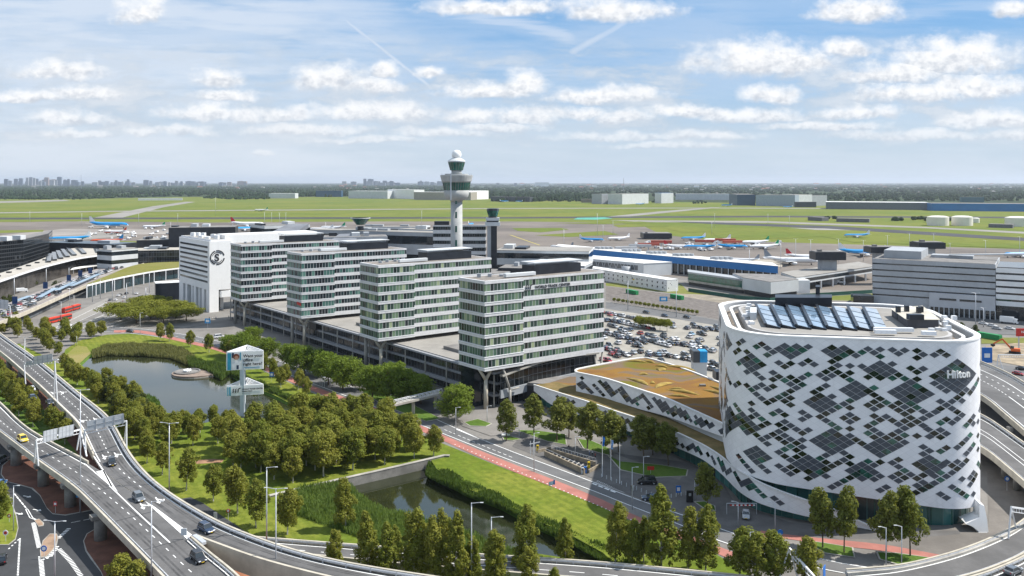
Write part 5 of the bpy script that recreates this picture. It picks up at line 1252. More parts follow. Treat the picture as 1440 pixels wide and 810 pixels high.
# --- pixel -> surface
CAMF=[(i*PER/900,)+tuple(hp(i*PER/900)[0]) + tuple(hp(i*PER/900)[1]) for i in range(900)]
def surf(px,py):
    best=None
    for s,x,y,nx,ny in CAMF:
        if nx*x+ny*y<0:  # faces camera
            e=abs((px-CX)/FL-x/y)
            if best is None or e<best[0]: best=(e,s,y)
    _,s,Y=best; return s,ZY(py,Y)
CM=[mat('slate_tile',(.068,.08,.10),.35,.1,.8,spec=.5),mat('green_window_glass',(.006,.016,.010),.08,.5,.5,spec=.8),mat('teal_window_glass',(.03,.12,.09),.12,.5,.5,spec=.8)]
used=set(); clusters=[]
def rectc(px,py,n,m,ox,oy,k=7.17,kind=None):
    n-=n>=4 and m>=3; m-=m>=4 and n>=3; s,z=surf(ox+px/k,oy+py/k); u=(s/DS+z/DZ)/2; v=(s/DS-z/DZ)/2   # u grows NE, v grows SE
    cells=[]; i0=round(v-n/2); j0=round(u-m/2)
    for i in range(n):
        for j in range(m):
            c=(i0+i,j0+j)
            if c in used: continue
            zc=(c[1]-c[0])*DZ; sc2=(c[1]+1+c[0])*DS
            if zc>ZT-1.6 or zc-DZ<zlow(sc2)+.35: continue
            used.add(c); cells.append(c)
    if cells: clusters.append((cells,n>=3 and m>=3))
Z1=[(335,530,1,3),(520,550,1,3),(575,590,1,1),(365,635,1,1),(430,740,4,3),(850,622,4,3),(735,570,1,2),(680,598,1,1),(600,643,1,3),(960,580,1,1),(1258,650,4,3),(685,733,1,1),(740,770,1,1),(790,740,1,1),(905,748,1,1),(960,715,1,1),(1015,755,1,1),(1185,732,1,1),(1245,770,1,1),(1360,775,1,1),(1180,800,1,1),(285,748,1,1)]
for q in Z1: rectc(*q,1000,405)
Z2=[(155,578,1,1),(95,610,1,1),(30,645,1,2),(210,615,1,1),(155,645,1,1),(215,685,1,1),(262,835,4,4),(440,640,2,2),(640,625,3,1),(690,690,1,2),(835,660,1,1),(890,628,1,1),(945,660,1,1),(440,760,1,1),(610,795,1,1),(720,795,1,1),(40,780,1,1),(1055,862,6,6),(1280,730,1,2)]
for q in Z2: rectc(*q,1200,405)
Z4=[(150,133,1,1),(0,240,3,3),(665,48,1,1),(390,145,1,1),(440,110,1,1),(500,148,1,1),(620,268,5,5),(670,115,1,1),(890,255,1,1),(885,325,1,1),(385,283,1,1),(890,150,2,2),(1235,170,1,3),(1165,220,1,1),(1110,255,1,1),(1055,290,1,1),(950,360,1,3),(835,432,1,1),(780,465,1,1),(720,497,1,1),(665,530,1,1),(610,565,1,1),(1110,185,1,1),(1165,290,1,1),(1110,325,1,1),(1055,430,1,1),(1000,395,1,1),(945,430,1,1),(1110,465,1,1),(1275,410,1,2),(215,240,1,1),(155,270,1,1),(210,310,1,1),(270,345,1,1),(325,385,1,1),(215,395,2,2),(440,390,1,1),(385,420,1,1),(445,455,1,1),(500,490,1,1),(555,460,1,1),(500,425,1,1),(560,530,1,1),(720,430,1,1),(615,425,1,1),(215,518,1,1),(270,553,1,1),(215,585,1,1),(385,555,4,1),(490,560,1,2),(470,645,1,5),(220,650,4,1),(155,690,1,1),(215,722,1,1),(835,570,1,1),(890,535,1,1),(945,568,1,1),(1005,535,1,1),(1215,530,1,1),(1160,568,1,1),(1105,605,1,1),(1265,560,1,1),(1215,600,1,1),(1110,740,1,4),(1260,700,1,1),(1300,730,1,1),(610,703,1,1),(720,705,1,1),(815,680,3,1),(900,700,2,2),(330,830,4,5),(500,700,1,1),(440,735,1,1),(500,772,1,1),(665,600,1,1),(40,750,1,1),(100,790,1,1),(20,540,1,2)]
for q in Z4: rectc(*q,1200,515)
Z3=[(365,45,1,1),(460,60,1,1),(515,95,1,1),(570,130,1,1),(625,170,1,1),(680,210,1,1),(740,250,1,1),(795,285,1,1),(850,325,1,1),(515,165,1,1),(460,190,1,1),(520,230,1,1),(410,220,1,1),(365,180,1,1),(710,95,3,1),(790,85,1,1),(905,110,1,4),(965,125,1,2),(1070,75,1,1),(1130,45,1,1),(1185,15,1,1),(905,160,1,1),(850,195,1,1),(795,222,1,1),(960,200,1,1),(905,230,1,1),(1015,240,1,1),(1130,110,1,1),(1240,45,1,1),(1270,100,1,2),(1380,130,3,1),(1410,90,1,1),(1185,215,1,1),(1130,245,1,1),(1190,285,1,1),(1080,372,4,4),(605,320,1,4),(465,322,2,1),(715,360,3,1),(740,318,1,1),(410,420,1,1),(460,385,1,1),(465,460,1,1),(410,485,1,1),(465,525,1,1),(520,565,1,1),(465,590,1,1),(350,580,5,3),(600,455,1,2),(685,480,1,1),(740,520,1,1),(795,490,1,1),(960,475,1,1),(1015,510,1,1),(960,540,1,1),(1130,520,1,1),(1185,490,1,1),(1245,460,1,1),(1300,430,1,1),(1360,400,1,1),(1410,365,1,1),(1420,435,1,1),(1185,557,1,1),(1245,595,1,1),(1300,632,1,1),(740,620,2,2),(850,600,1,1),(905,635,1,1),(960,675,1,1),(1020,645,1,1),(1200,745,5,5),(1370,525,1,2),(1410,640,1,1),(1380,690,1,1),(690,685,1,1),(630,710,1,1),(575,740,1,1),(500,745,3,1),(780,750,4,1),(690,750,1,1),(910,770,1,1),(965,745,1,1),(285,420,2,1)]
for q in Z3: rectc(*q,1000,515)
Z5=[(440,95,4,3),(580,150,1,1),(525,175,1,1),(470,200,1,1),(525,240,1,1),(580,285,1,1),(740,65,1,2),(740,130,2,1),(880,35,4,1),(965,90,1,1),(905,120,1,1),(690,230,1,1),(740,270,1,1),(800,310,1,1),(850,280,1,1),(800,245,1,1),(1040,235,5,4),(965,360,1,1),(1195,315,1,1),(1190,110,1,1),(1135,140,1,1),(1195,180,1,1),(1250,220,1,1),(1305,190,1,1),(1360,155,1,1),(1415,130,1,1),(1365,90,1,1),(1410,195,1,1),(1250,420,1,1),(1305,390,1,1),(1360,365,1,1),(1410,335,1,1),(320,190,4,1),(370,250,1,1)]
for q in Z5: rectc(*q,1000,625)
Z6=[(655,175,3,3),(100,245,3,3),(145,155,1,1),(200,190,1,1),(235,160,1,1),(200,315,1,1),(245,285,1,1),(400,290,2,2),(345,165,1,1),(400,140,1,1),(400,200,1,1),(450,230,1,1),(505,265,1,1),(550,300,1,1),(600,270,1,1),(600,330,1,1),(760,50,1,1),(810,80,1,1),(860,50,1,1),(860,180,1,1),(955,175,1,1),(905,210,1,1),(850,300,1,10),(640,380,2,2),(800,290,2,2),(1150,175,3,1),(1100,295,2,2),(1005,330,1,1),(1050,365,1,1),(980,445,4,1),(1100,455,1,1),(810,460,1,1),(860,490,1,1),(420,440,1,3),(250,400,1,1),(300,380,1,1),(1000,85,1,1),(1050,55,1,1),(1100,20,1,1),(1145,45,1,1),(600,20,1,1),(655,50,1,1),(600,80,1,1)]
for q in Z6: rectc(*q,1200,625,6.48)
# remaining sides (left, back, right): same language, random
sL,_=surf(1038,560); sR,_=surf(1383,560)
for k in range(150):
    s=sR+3+R.random()*((sL-sR)%PER-5); z=R.uniform(6,ZT-3); u=(s/DS+z/DZ)/2; v=(s/DS-z/DZ)/2; n,m=R.choice([(1,1),(1,2),(2,1),(4,1),(1,3),(3,3),(2,2),(5,2),(4,4)])
    cells=[]
    for i in range(n):
        for j in range(m):
            c=(round(v)+i,round(u)+j)
            if c in used: continue
            zc=(c[1]-c[0])*DZ; s2=(c[1]+1+c[0])*DS
            if zc>ZT-1.6 or zc-DZ<zlow(s2)+.35: continue
            used.add(c); cells.append(c)
    if cells: clusters.append((cells,n>=3 and m>=3))
def tile(mb,c,g,mi,off=.07,posf=hp):
    i,j=c; cor=[(i,j),(i+1,j),(i+1,j+1),(i,j+1)]; ci=(i+.5,j+.5); vs=[]; vb=[]
    for a,b in cor:
        a=ci[0]+(a-ci[0])*(1-g); b=ci[1]+(b-ci[1])*(1-g); s=(a+b)*DS; z=(b-a)*DZ
        p,_=posf(s,off); vs.append((p.x,p.y,z)); p,_=posf(s,-.05); vb.append((p.x,p.y,z))
    mb.add(vs,[(0,1,2,3)],mi); mb.add(vs+vb,[(k,4+k,4+(k+1)%4,(k+1)%4) for k in range(4)],mi)
clusters.sort(key=lambda c:-len(c[0]))
def emit(cs,name):
    mb=MB()
    for cells,big in cs:
        for c in cells:
            r=R.random(); mi=(0 if r<.74 else (1 if r<.9 else 2)) if big else (0 if r<.42 else (1 if r<.84 else 2))
            tile(mb,c,.055 if big else .15,mi)
    return mb.build(name,CM,hil,world=True)
for c in clusters[:98]: emit([c],'window')
tag(emit(clusters[98:],'window'),kind='stuff')
# Hilton lettering
s,z=surf(1330,524); s2=s+6.3; adv=[('H',.76),('i',.30),('l',.30),('t',.40),('o',.62),('n',.62)]; k_=((s2-s)%PER)/sum(a for _,a in adv)
for ch,a in adv:
    p,nn=hp(s+a*k_*.5,.22); xd=Vector((-nn.y,nn.x,0)); text_mesh('letter',ch,2.4,WPAINT,hil,frame(Vector((p.x,p.y,z-1.2))-Vector(hil.location),xd),.12,.07,'CENTER'); s+=a*k_
# recessed glass ground storey
TEAL=winmat('lobby_glass',2.6,20.,[(0,(.02,.07,.07)),(.35,(.03,.11,.10)),(.6,(.05,.17,.16)),(.8,(.015,.03,.03))],frame_c=(.06,.14,.13),fw=.06,fh=.002,seed=12.)
mb=MB(); uv=[]; u=0
g0=[hp(PER*i/ns,-2.2)[0] for i in range(ns+1)]
for i in range(ns): u=uvwall(mb,uv,g0[i],g0[i+1],.15,max(zlow(PER*i/ns),zlow(PER*(i+1)/ns))+.5,u)
mb.build('lobby_glazing',TEAL,hil,world=True,uv=uv)
mb=MB()
for i in range(0,ns,7): p=g0[i]; mb.tube((p.x,p.y,.1),(p.x,p.y,9.5 if zlow(PER*i/ns)>8 else zlow(PER*i/ns)+.3),.16,.16,6)
mb.build('lobby_mullion',GREENGL,hil,world=True)
inn=[h2w(p) for p in rrect(HAx-7,HBy-7,8)]; mb=MB(); mb.prism([(p.x,p.y) for p in inn],.1,12); mb.build('core',mat('dark_interior',(.03,.05,.05),.6,.3,.3),hil,world=True)
# white fin at the right front corner
fin=[(1379,709),(1385,712),(1386.5,730),(1386,745),(1381,748.5),(1370,748.5),(1373,745),(1365,738.5),(1356,735),(1364,731.5),(1376,727),(1377.5,715)]
Yf=P(1372,747).y; 
mb=MB(); f0=[(PY(x,Yf),ZY(y,Yf)) for x,y in fin]; n=len(f0)
vs=[(p.x,Yf-.2-(4-z)*.25,max(.02,z)) for p,z in f0]+[(p.x+.6,Yf+3.4,max(.02,z)) for p,z in f0]
mb.add(vs,[tuple(range(n)),tuple(range(n,2*n))[::-1]]+[(i,n+i,n+(i+1)%n,(i+1)%n) for i in range(n)]); mb.build('corner_fin',WPAINT,hil,world=True)

# --- low wings with sedum roofs
def sedum():
    m=bpy.data.materials.new('sedum_orange'); m.use_nodes=True; N=NT(m.node_tree); b=N.n('ShaderNodeBsdfPrincipled'); o=N.n('ShaderNodeOutputMaterial'); N.l(b.outputs[0],o.inputs[0]); g=N.n('ShaderNodeNewGeometry'); p=g.outputs['Position']
    d=N.v('ADD',p,N.v('MULTIPLY',N.noise(p,.05,3,.5,True),(26,26,0)))
    n1=N.noise(N.v('MULTIPLY',d,(.5,1.2,1)),.055,3,.5)
    r=N.n('ShaderNodeValToRGB'); N.l(n1,r.inputs[0]); e=r.color_ramp.elements; r.color_ramp.interpolation='EASE'
    cs=[(.30,(.15,.10,.07)),(.40,(.20,.10,.035)),(.47,(.24,.13,.03)),(.52,(.17,.12,.09)),(.60,(.14,.13,.02)),(.72,(.20,.085,.03))]
    while len(e)<len(cs): e.new(.5)
    for i,(q,c) in enumerate(cs): e[i].position=q; e[i].color=(*c,1)
    f=N.noise(p,3.5,4,.7); N.l(N.mix(N.m('MULTIPLY',N.ss(f,.4,.7),.4),r.outputs[0],(.10,.08,.03,1)),b.inputs['Base Color']); b.inputs['Roughness'].default_value=.95; b.inputs['Specular IOR Level'].default_value=.1
    return m
SED=sedum()
up_f=[(23.3,290),(34,270.5),(46,251),(56.5,229),(60,218)]; 
def toX(px,z,py): p=P(px,py,z); return p
uz=14.
front=[P(810,523,uz),P(818,524.6,uz),P(840,529,uz),P(860,534,uz),P(900,547.5,uz),P(934,558,uz),P(976,577,uz),P(1017,595.5,uz)]
back=[P(809,520,uz),P(814,518,uz),P(850,511,uz),P(880,505.8,uz),P(904,502.5,uz),P(912,503,uz),P(960,517,uz),P(1017,539.5,uz),P(1060,560,uz)]
wing=root('hotel_wing','upper wing of the hotel under an orange sedum roof with leaf shaped mounds','hotel wing',(front[0].x,front[0].y,0))
inner_end=[Vector((72,232,uz))]
outline=[(p.x,p.y) for p in front]+[(72,228)]+[(p.x,p.y) for p in back[:8][::-1]]
mb=MB(); q=outline; tri=tessellate_polygon([[Vector((a,b,0)) for a,b in q]]); fs=[]
for t in tri:
    A,B,C=[Vector((*q[i],0)) for i in t]; fs.append(tuple(t) if (B-A).cross(C-A).z>0 else tuple(t)[::-1])
mb.add([(a,b,uz-.25) for a,b in q],fs); mb.build('sedum_roof',SED,wing,world=True)
mb=MB(); ed=[Vector((p.x,p.y,uz)) for p in (back[:8][::-1]+front)]; ed=smooth_pts(ed,1); wall_along(mb,ed,.7,-.4,.12); mb.build('roof_edge',ROOFW,wing,world=True)
def wallskin(pts,zt_,zb_,name,parent,off=0.,m=None,uoff=0.):
    """skin through pts (2D), tops and bottoms given as functions of arc fraction; returns position function"""
    pts=resample(smooth_pts([Vector((p[0],p[1],0)) for p in pts],2),90); L=[0]
    for i in range(1,90): L.append(L[-1]+(pts[i]-pts[i-1]).length)
    mb=MB(); uv=[]; vs=[]; fs=[]; nz=3
    for i in range(90):
        t=L[i]/L[-1]
        for j in range(nz+1): z=zb_(t)+(zt_(t)-zb_(t))*j/nz; vs.append((pts[i].x,pts[i].y,z))
    for i in range(89):
        for j in range(nz):
            a=i*(nz+1)+j; b=a+nz+1; fs.append((a,b,b+1,a+1))
            for k in (a,b,b+1,a+1): uv.append(luv(L[k//(nz+1)]+uoff,vs[k][2]))
    mb.add(vs,fs); mb.build(name,m or skin,parent,world=True,uv=uv,smooth=True)
    def pos(s,off):
        s=min(max(s,0),L[-1]-.01); i=max(k for k in range(90) if L[k]<=s); i=min(i,88); f=(s-L[i])/(L[i+1]-L[i]); p=pts[i].lerp(pts[i+1],f); d=(pts[min(89,i+2)]-pts[max(0,i-1)]).normalized(); nn=Vector((d.y,-d.x,0)); return p+nn*off,nn
    return pos,L[-1]
def interp(tab):
    def f(t):
        for (a,x),(b,y) in zip(tab,tab[1:]):
            if t<=b: return x+(y-x)*max(0,(t-a))/(b-a)
        return tab[-1][1]
    return f
uz_b=interp([(0,6.8),(.4,7.6),(.8,9.6),(1,10.6)])
pos,LU=wallskin([p[:2] for p in front]+[(60,221.5)],lambda t:uz-.3,uz_b,'facade',wing)
def wingtiles(pos,L,ztf,zbf,parent,lst,name='window'):
    us=set()
    for (t,h,n,m) in lst:
        s=t*L; z=zbf(t)+(ztf(t)-zbf(t))*h; u=(s/DS+z/DZ)/2; v=(s/DS-z/DZ)/2; i0=round(v-n/2); j0=round(u-m/2); mb=MB(); k=0
        for i in range(n):
            for j in range(m):
                c=(i0+i,j0+j); zc=(c[1]-c[0])*DZ; s2=(c[1]+1+c[0])*DS
                if c in us or s2<0.8 or s2>L-1: continue
                if zc+DZ>ztf(s2/L)-.3 or zc-DZ<zbf(s2/L)+.2: continue
                us.add(c); r=R.random(); tile(mb,c,.04 if n*m>2 else .16,0 if r<.6 else (1 if r<.9 else 2),.07,pos); k+=1
        if k: mb.build(name,CM,parent,world=True)
wl=[(.10,.55,1,1),(.15,.2,2,1),(.31,.2,3,1),(.48,.25,1,2),(.53,.8,3,1),(.58,.15,2,1),(.69,.75,4,2),(.75,.7,2,1),(.86,.7,3,2),(.9,.2,1,2),(.03,.45,2,2),(.05,.85,1,2),(.07,.35,4,1),(.13,.25,2,1),(.17,.75,3,2),(.21,.5,2,2),(.25,.65,1,2),(.29,.6,3,2),(.26,.2,1,1),(.34,.35,3,1),(.37,.3,1,3),(.42,.75,4,1),(.40,.5,1,2),(.45,.4,5,1),(.34,.1,1,2),(.40,.12,2,1),(.5,.7,2,2),(.55,.5,2,2),(.62,.3,3,2),(.6,.5,4,1),(.66,.35,4,1),(.72,.25,1,2),(.79,.5,4,1),(.79,.45,1,3),(.84,.3,2,2),(.93,.35,2,2),(.97,.5,1,2)]
wingtiles(pos,LU,lambda t:uz-.3,uz_b,wing,wl)
# leaf shaped mounds on the roof
MND=mat('golden_sedum',(.34,.24,.06),.95,.25,.5,fine=.35)
lm=[(895,508,30,2.0,-5),(912,508.5,15,2.2,-14),(925,519,7,4.5,-70),(957,517,36,3.0,-14),(930,515,16,2,-10),(896,536,26,3.6,-26),(918,538.5,7,3,0),(935,541,32,4.,14),(960,551,40,3.4,-12),(953,547,22,1.8,-5),(956,557,30,2.2,-6),(1010,553,34,3,-22),(1012,548,22,2.6,-38),(905,526,14,2.2,4)]
for (x,y,L_,W_,ang) in lm:
    o=P(x,y,uz); s=FL/o.y; l=L_/s/2*1.05; wv=W_/s*(o.y/(H-uz))*.34; a=math.radians(ang); mb=MB()
    # leaf axis measured in the picture plane, laid on the roof
    d=Vector((math.cos(a),math.sin(a)*(o.y/(H-uz))*.9,0)); ln=min(2.2,d.length); d.normalize(); nn=Vector((-d.y,d.x,0)); rings=[]
    for k in range(13):
        t=k/12*2-1; r=wv*max(.03,(1-abs(t)**2.2)); c=o+d*l*ln*t+nn*wv*.8*(1-t*t); rings.append([(c+nn*r*math.cos(q)+Vector((0,0,max(-.3,.75*math.sin(q)*max(.1,(1-t*t)))))).to_tuple() for q in [math.pi*j/7 for j in range(8)]])
    # convert z
    rings=[[(x_,y_,(uz-.25)+(z_-uz)) for x_,y_,z_ in r] for r in rings]
    mb.loft(rings); mb.build('roof_mound',MND,wing,world=True,smooth=True)
mb=MB(); a=P(1008,533,uz); mb.box(a.x-.5,a.x+4,a.y-1,a.y+4,uz-.3,uz+2.6); mb.build('roof_hatch',DARK,wing,world=True)
mb=MB(); a=P(988,542,uz); mb.box(a.x-1,a.x+1,a.y-.5,a.y+.5,uz-.3,uz+.4); mb.build('vent',ROOFG,wing,world=True)
mb=MB(); q=[Vector((a,b,0)) for a,b in outline]; q=inset(q[::-1] if sum(q[i].x*q[(i+1)%len(q)].y-q[(i+1)%len(q)].x*q[i].y for i in range(len(q)))<0 else q,1.2); mb.prism([p[:2] for p in q],.1,uz-.6); mb.build('body',LGREY,wing,world=True)
# lower wing: front skin sweeping from the tower hall round the tower front
lowp=[(7.8,295.5),(16,284.5),(26,272),(33,261.5),(40,251),(47,239),(52,226.5),(54.4,215),(54.9,208),(56.6,201.5),(60.5,196.6),(69,192.3),(78,189.6),(84.5,188.2)]
L_top=interp([(0,7.4),(.3,7.3),(.55,8.0),(.72,8.9),(.78,8.6),(.84,6.9),(.92,4.6),(1,.3)])
L_bot=interp([(0,5.2),(.06,2.6),(.12,1.8),(.4,2.6),(.6,4.2),(.72,4.2),(.8,2.9),(.9,1.7),(.97,.6),(1,.1)])
lw=root('hotel_wing','lower sweeping wing of the hotel, a thin white band under a narrow brown sedum roof','hotel wing',(26,272,0))
pos,LL=wallskin(lowp,L_top,L_bot,'facade',lw)
ll=[(.15,.8,2,2),(.18,.3,1,3),(.28,.7,2,2),(.30,.2,3,1),(.40,.75,3,1),(.42,.2,2,2),(.48,.8,1,3),(.53,.2,2,2),(.61,.8,3,1),(.67,.8,2,2),(.71,.25,1,2),(.10,.6,1,3),(.09,.8,3,1),(.13,.5,2,2),(.22,.75,3,1),(.21,.4,2,2),(.25,.35,2,2),(.33,.6,3,2),(.37,.5,2,2),(.45,.5,4,1),(.44,.6,3,3),(.5,.4,4,1),(.55,.5,1,3),(.57,.6,4,2),(.6,.4,2,1),(.63,.7,2,1),(.65,.4,3,1),(.69,.5,2,2),(.72,.6,1,2),(.75,.5,3,1),(.78,.6,2,2),(.80,.45,2,1),(.835,.55,2,1),(.845,.3,1,1),(.90,.5,2,1),(.905,.45,1,2)]
wingtiles(pos,LL,L_top,L_bot,lw,ll)
mb=MB(); q=resample(smooth_pts([Vector((a,b,0)) for a,b in lowp],2),90); n=90
top=[Vector((p.x,p.y,L_top(i/89)+.05)) for i,p in enumerate(q)]; wall_along(mb,top,.5,-.3,.12); mb.build('roof_edge',ROOFW,lw,world=True)
# lower roof surface between skin and upper wing / tower
ib=[(16,300),(23.5,292),(35,276),(48,256),(57,236),(60.5,222),(60,214),(58.3,206),(60.5,201),(64.5,197.8),(72,194.4),(80,191),(85.5,189)]
ib=resample(smooth_pts([Vector((a,b,0)) for a,b in ib],2),90)
mb=MB(); vs=[]
for i in range(90):
    z=L_top(i/89)-.12; vs+=[(q[i].x,q[i].y,z),(ib[i].x,ib[i].y,z+.1)]
SEDB=mat('brown_sedum',(.20,.14,.055),.95,.25,.25,c2=(.12,.10,.03),fine=.3)
mb.add(vs,[(2*i,2*i+2,2*i+3,2*i+1) for i in range(64)]); mb.build('sedum_roof',SEDB,lw,world=True)
mb=MB(); a=[(8.3,296.5),(25,304),(40,296),(30,280),(24,289),(16,287)]; 
mb.prism([(8.3,296),(20,309),(46,306),(34,277),(24.5,288.5),(16,285.5)],6.6,7.2); mb.build('back_roof',SED,lw,world=True)
mb=MB(); mb.prism([(5.5,299),(14,308.5),(22,309),(12,297)],6.3,7.3); mb.build('flat_roof',ROOFG,lw,world=True)
# ground-floor glass set back under the band
mb=MB(); uv=[]; u=0
gl=[Vector((p.x,p.y,0)) for p in q]
for i in range(0,84):
    d=(q[i+1]-q[max(0,i-1)]).normalized(); nn=Vector((-d.y,d.x,0)); gl[i]=q[i]+nn*2.2
for i in range(1,82): u=uvwall(mb,uv,gl[i],gl[i+1],.12,min(L_top(i/89),L_top((i+1)/89))-.3,u)
mb.build('lobby_glazing',TEAL,lw,world=True,uv=uv)
mb=MB(); vs=[]
for i in range(90):
    vs+=[(q[i].x,q[i].y,L_bot(i/89)),(gl[i].x,gl[i].y,L_bot(i/89)+.1)]
mb.add(vs,[(2*i,2*i+1,2*i+3,2*i+2) for i in range(84)]); mb.build('soffit',DARK,lw,world=True)
# dark link block at the left end
mb=MB(); mb.prism([(-2,305),(5,300),(9,297),(22,310),(10,318)],.1,6.2); mb.build('link',DARK,lw,world=True)
# ------------------------------------------------------------------ trees
def leafmat(name,c,c2,sat=0.):
    m=bpy.data.materials.new(name); m.use_nodes=True; N=NT(m.node_tree); b=N.n('ShaderNodeBsdfPrincipled'); o=N.n('ShaderNodeOutputMaterial')
    oi=N.n('ShaderNodeObjectInfo'); g=N.n('ShaderNodeNewGeometry'); n=N.noise(g.outputs['Position'],.55,3,.6); n2=N.noise(g.outputs['Position'],5.,2,.6)
    f=N.m('ADD',N.m('MULTIPLY',oi.outputs['Random'],.55),N.m('MULTIPLY',N.ss(n,.3,.7),.45))
    cc=N.mix(f,(*c,1),(*c2,1)); cc=N.mix(N.m('MULTIPLY',N.ss(n2,.35,.7),.35),cc,(*[x*.5 for x in c],1))
    N.l(cc,b.inputs['Base Color']); b.inputs['Roughness'].default_value=.75; b.inputs['Specular IOR Level'].default_value=.25
    t=N.n('ShaderNodeBsdfTranslucent'); N.l(N.mix(.5,cc,(c2[0]*1.3,c2[1]*1.3,c2[2]*.6,1)),t.inputs[0]); mx=N.n('ShaderNodeMixShader'); mx.inputs[0].default_value=.36; N.l(b.outputs[0],mx.inputs[1]); N.l(t.outputs[0],mx.inputs[2]); N.l(mx.outputs[0],o.inputs[0])
    MATS[name]=m; return m
LB=leafmat('birch_leaves',(.140,.182,.022),(.278,.262,.042)); LS=leafmat('street_leaves',(.12,.185,.018),(.19,.25,.03)); LP=leafmat('plaza_leaves',(.17,.19,.02),(.23,.24,.035)); LH=leafmat('young_tree_leaves',(.13,.165,.025),(.20,.205,.04)); LD=leafmat('dark_leaves',(.07,.09,.02),(.11,.13,.03))
BARKW=mat('pale_birch_bark',(.50,.47,.42),.85,.3,1.5,c2=(.22,.2,.18)); BARK=mat('brown_bark',(.13,.095,.065),.9,.3,2.)
def leaves(centers,rads,n,ls,rnd,flat=.9):
    mb=MB(); vs=[]; fs=[]
    tot=sum(r**2 for r in rads)
    for c,r in zip(centers,rads):
        for _ in range(int(n*r*r/tot)):
            while True:
                d=Vector((rnd.uniform(-1,1),rnd.uniform(-1,1),rnd.uniform(-1,1)))
                if .0<d.length<=1: break
            d=d.normalized()*(d.length**.9)*1.22; p=c+Vector((d.x*r,d.y*r,d.z*r*flat))
            nn=(d*1.1+Vector((rnd.uniform(-1,1),rnd.uniform(-1,1),rnd.uniform(-.6,1.2)))).normalized(); a=nn.orthogonal().normalized(); b=nn.cross(a); t=rnd.random()*6.28; a,b=a*math.cos(t)+b*math.sin(t),b*math.cos(t)-a*math.sin(t)
            s=ls*rnd.uniform(.6,1.25); k=len(vs)
            vs+=[p-a*s-b*s*.45,p+a*s*.15-b*s*.6,p+a*s+b*s*.1,p+b*s*.7]; fs.append((k,k+1,k+2,k+3))
    mb.v=[tuple(v) for v in vs]; mb.f=fs; mb.m=[0]*len(fs); return mb
def make_tree(kind,seed):
    rnd=random.Random(seed); h=1.0
    # all built at real size, scaled at placing (h = nominal height)
    if kind=='birch': Hn=11.; tr=.16; w=2.7; z0=2.6; nc=40; nl=5200; ls=.22; lm,bm=LB,BARKW; nm='birch_tree'
    elif kind=='tall': Hn=14.; tr=.18; w=2.5; z0=2.0; nc=52; nl=6400; ls=.22; lm,bm=LB,BARKW; nm='birch_tree'
    elif kind=='street': Hn=12.; tr=.3; w=5.2; z0=2.8; nc=60; nl=7000; ls=.30; lm,bm=LS,BARK; nm='street_tree'
    elif kind=='plaza': Hn=9.; tr=.28; w=6.5; z0=4.2; nc=46; nl=6000; ls=.30; lm,bm=LP,BARK; nm='plaza_tree'
    elif kind=='young': Hn=12.; tr=.16; w=3.2; z0=3.2; nc=34; nl=3600; ls=.27; lm,bm=LH,BARK; nm='young_tree'
    else: Hn=7.; tr=.2; w=3.4; z0=.5; nc=26; nl=3200; ls=.28; lm,bm=LD,BARK; nm='shrub_tree'
    lean=Vector((rnd.uniform(-.06,.06),rnd.uniform(-.06,.06),0))
    cs=[];rs=[]
    off=rnd.random()*6.28
    for i in range(nc):
        t=(i+rnd.random())/nc; z=z0+(Hn-z0)*(t**.85)*.97
        if kind=='birch': env=w*(math.sin(math.pi*min(1,(t*.86+.14)))**.55)*(1-.25*t)
        elif kind=='tall': env=w*(math.sin(math.pi*min(1,(t*.8+.2)))**.6)*(1-.35*t)+.15
        elif kind=='young': env=w*(1-t)**.62*min(1,.45+t*3.2)+.2
        elif kind=='plaza': env=w*math.sqrt(max(.03,1-((t-.35)/.68)**2)); z=z0+(Hn-z0)*t*.9
        elif kind=='street': env=w*math.sqrt(max(.05,1-((t-.42)/.62)**2))
        else: env=w*math.sqrt(max(.1,1-t*t))
        env*=rnd.uniform(.72,1.2); a=off+i*2.399+rnd.uniform(-.4,.4); r=env*rnd.uniform(.35,.92)
        env2=max(.4,min(env*.50,w*.30))*rnd.uniform(.55,1.25)
        env2*=rnd.choice([.7,1,1.15]); cs.append(Vector((math.cos(a)*r,math.sin(a)*r,z))+lean*z); rs.append(env2)
        if rnd.random()<.3: a+=1.5; cs.append(Vector((math.cos(a)*env*1.02,math.sin(a)*env*1.02,z+rnd.uniform(-.5,.5)))+lean*z); rs.append(env2*.55)
    mb=leaves(cs,rs,nl,ls,rnd,{'plaza':.55,'birch':1.35,'tall':1.4,'young':1.1}.get(kind,.8))
    T=root(nm,'x','tree',(0,0,0)); cr=mb.build('crown',lm,T)
    tb=MB(); prev=Vector((0,0,0)); n=6; top=z0+(Hn-z0)*.8
    for i in range(1,n+1):
        q=Vector((lean.x*top*i/n+rnd.uniform(-.08,.08),lean.y*top*i/n+rnd.uniform(-.08,.08),top*i/n)); tb.tube(prev,q,tr*(1-.8*(i-1)/n),tr*(1-.8*i/n),7); prev=q
    for i in range(11):
        c=cs[int(rnd.random()*len(cs))]; z=max(z0*.75,c.z-rnd.uniform(1,2.2)); b=Vector((lean.x*z,lean.y*z,z)); m_=b.lerp(c,.5)+Vector((0,0,.25)); tb.tube(b,m_,tr*.38,tr*.24,5); tb.tube(m_,c,tr*.24,tr*.08,5)
    tb.build('trunk',bm,T); T['hn']=Hn
    return T
PROT={}
for kd,ks in (('birch',4),('tall',4),('street',3),('plaza',2),('young',3),('dark',3)):
    PROT[kd]=[make_tree(kd,100+i*7+len(kd)) for i in range(ks)]
used_p=set()
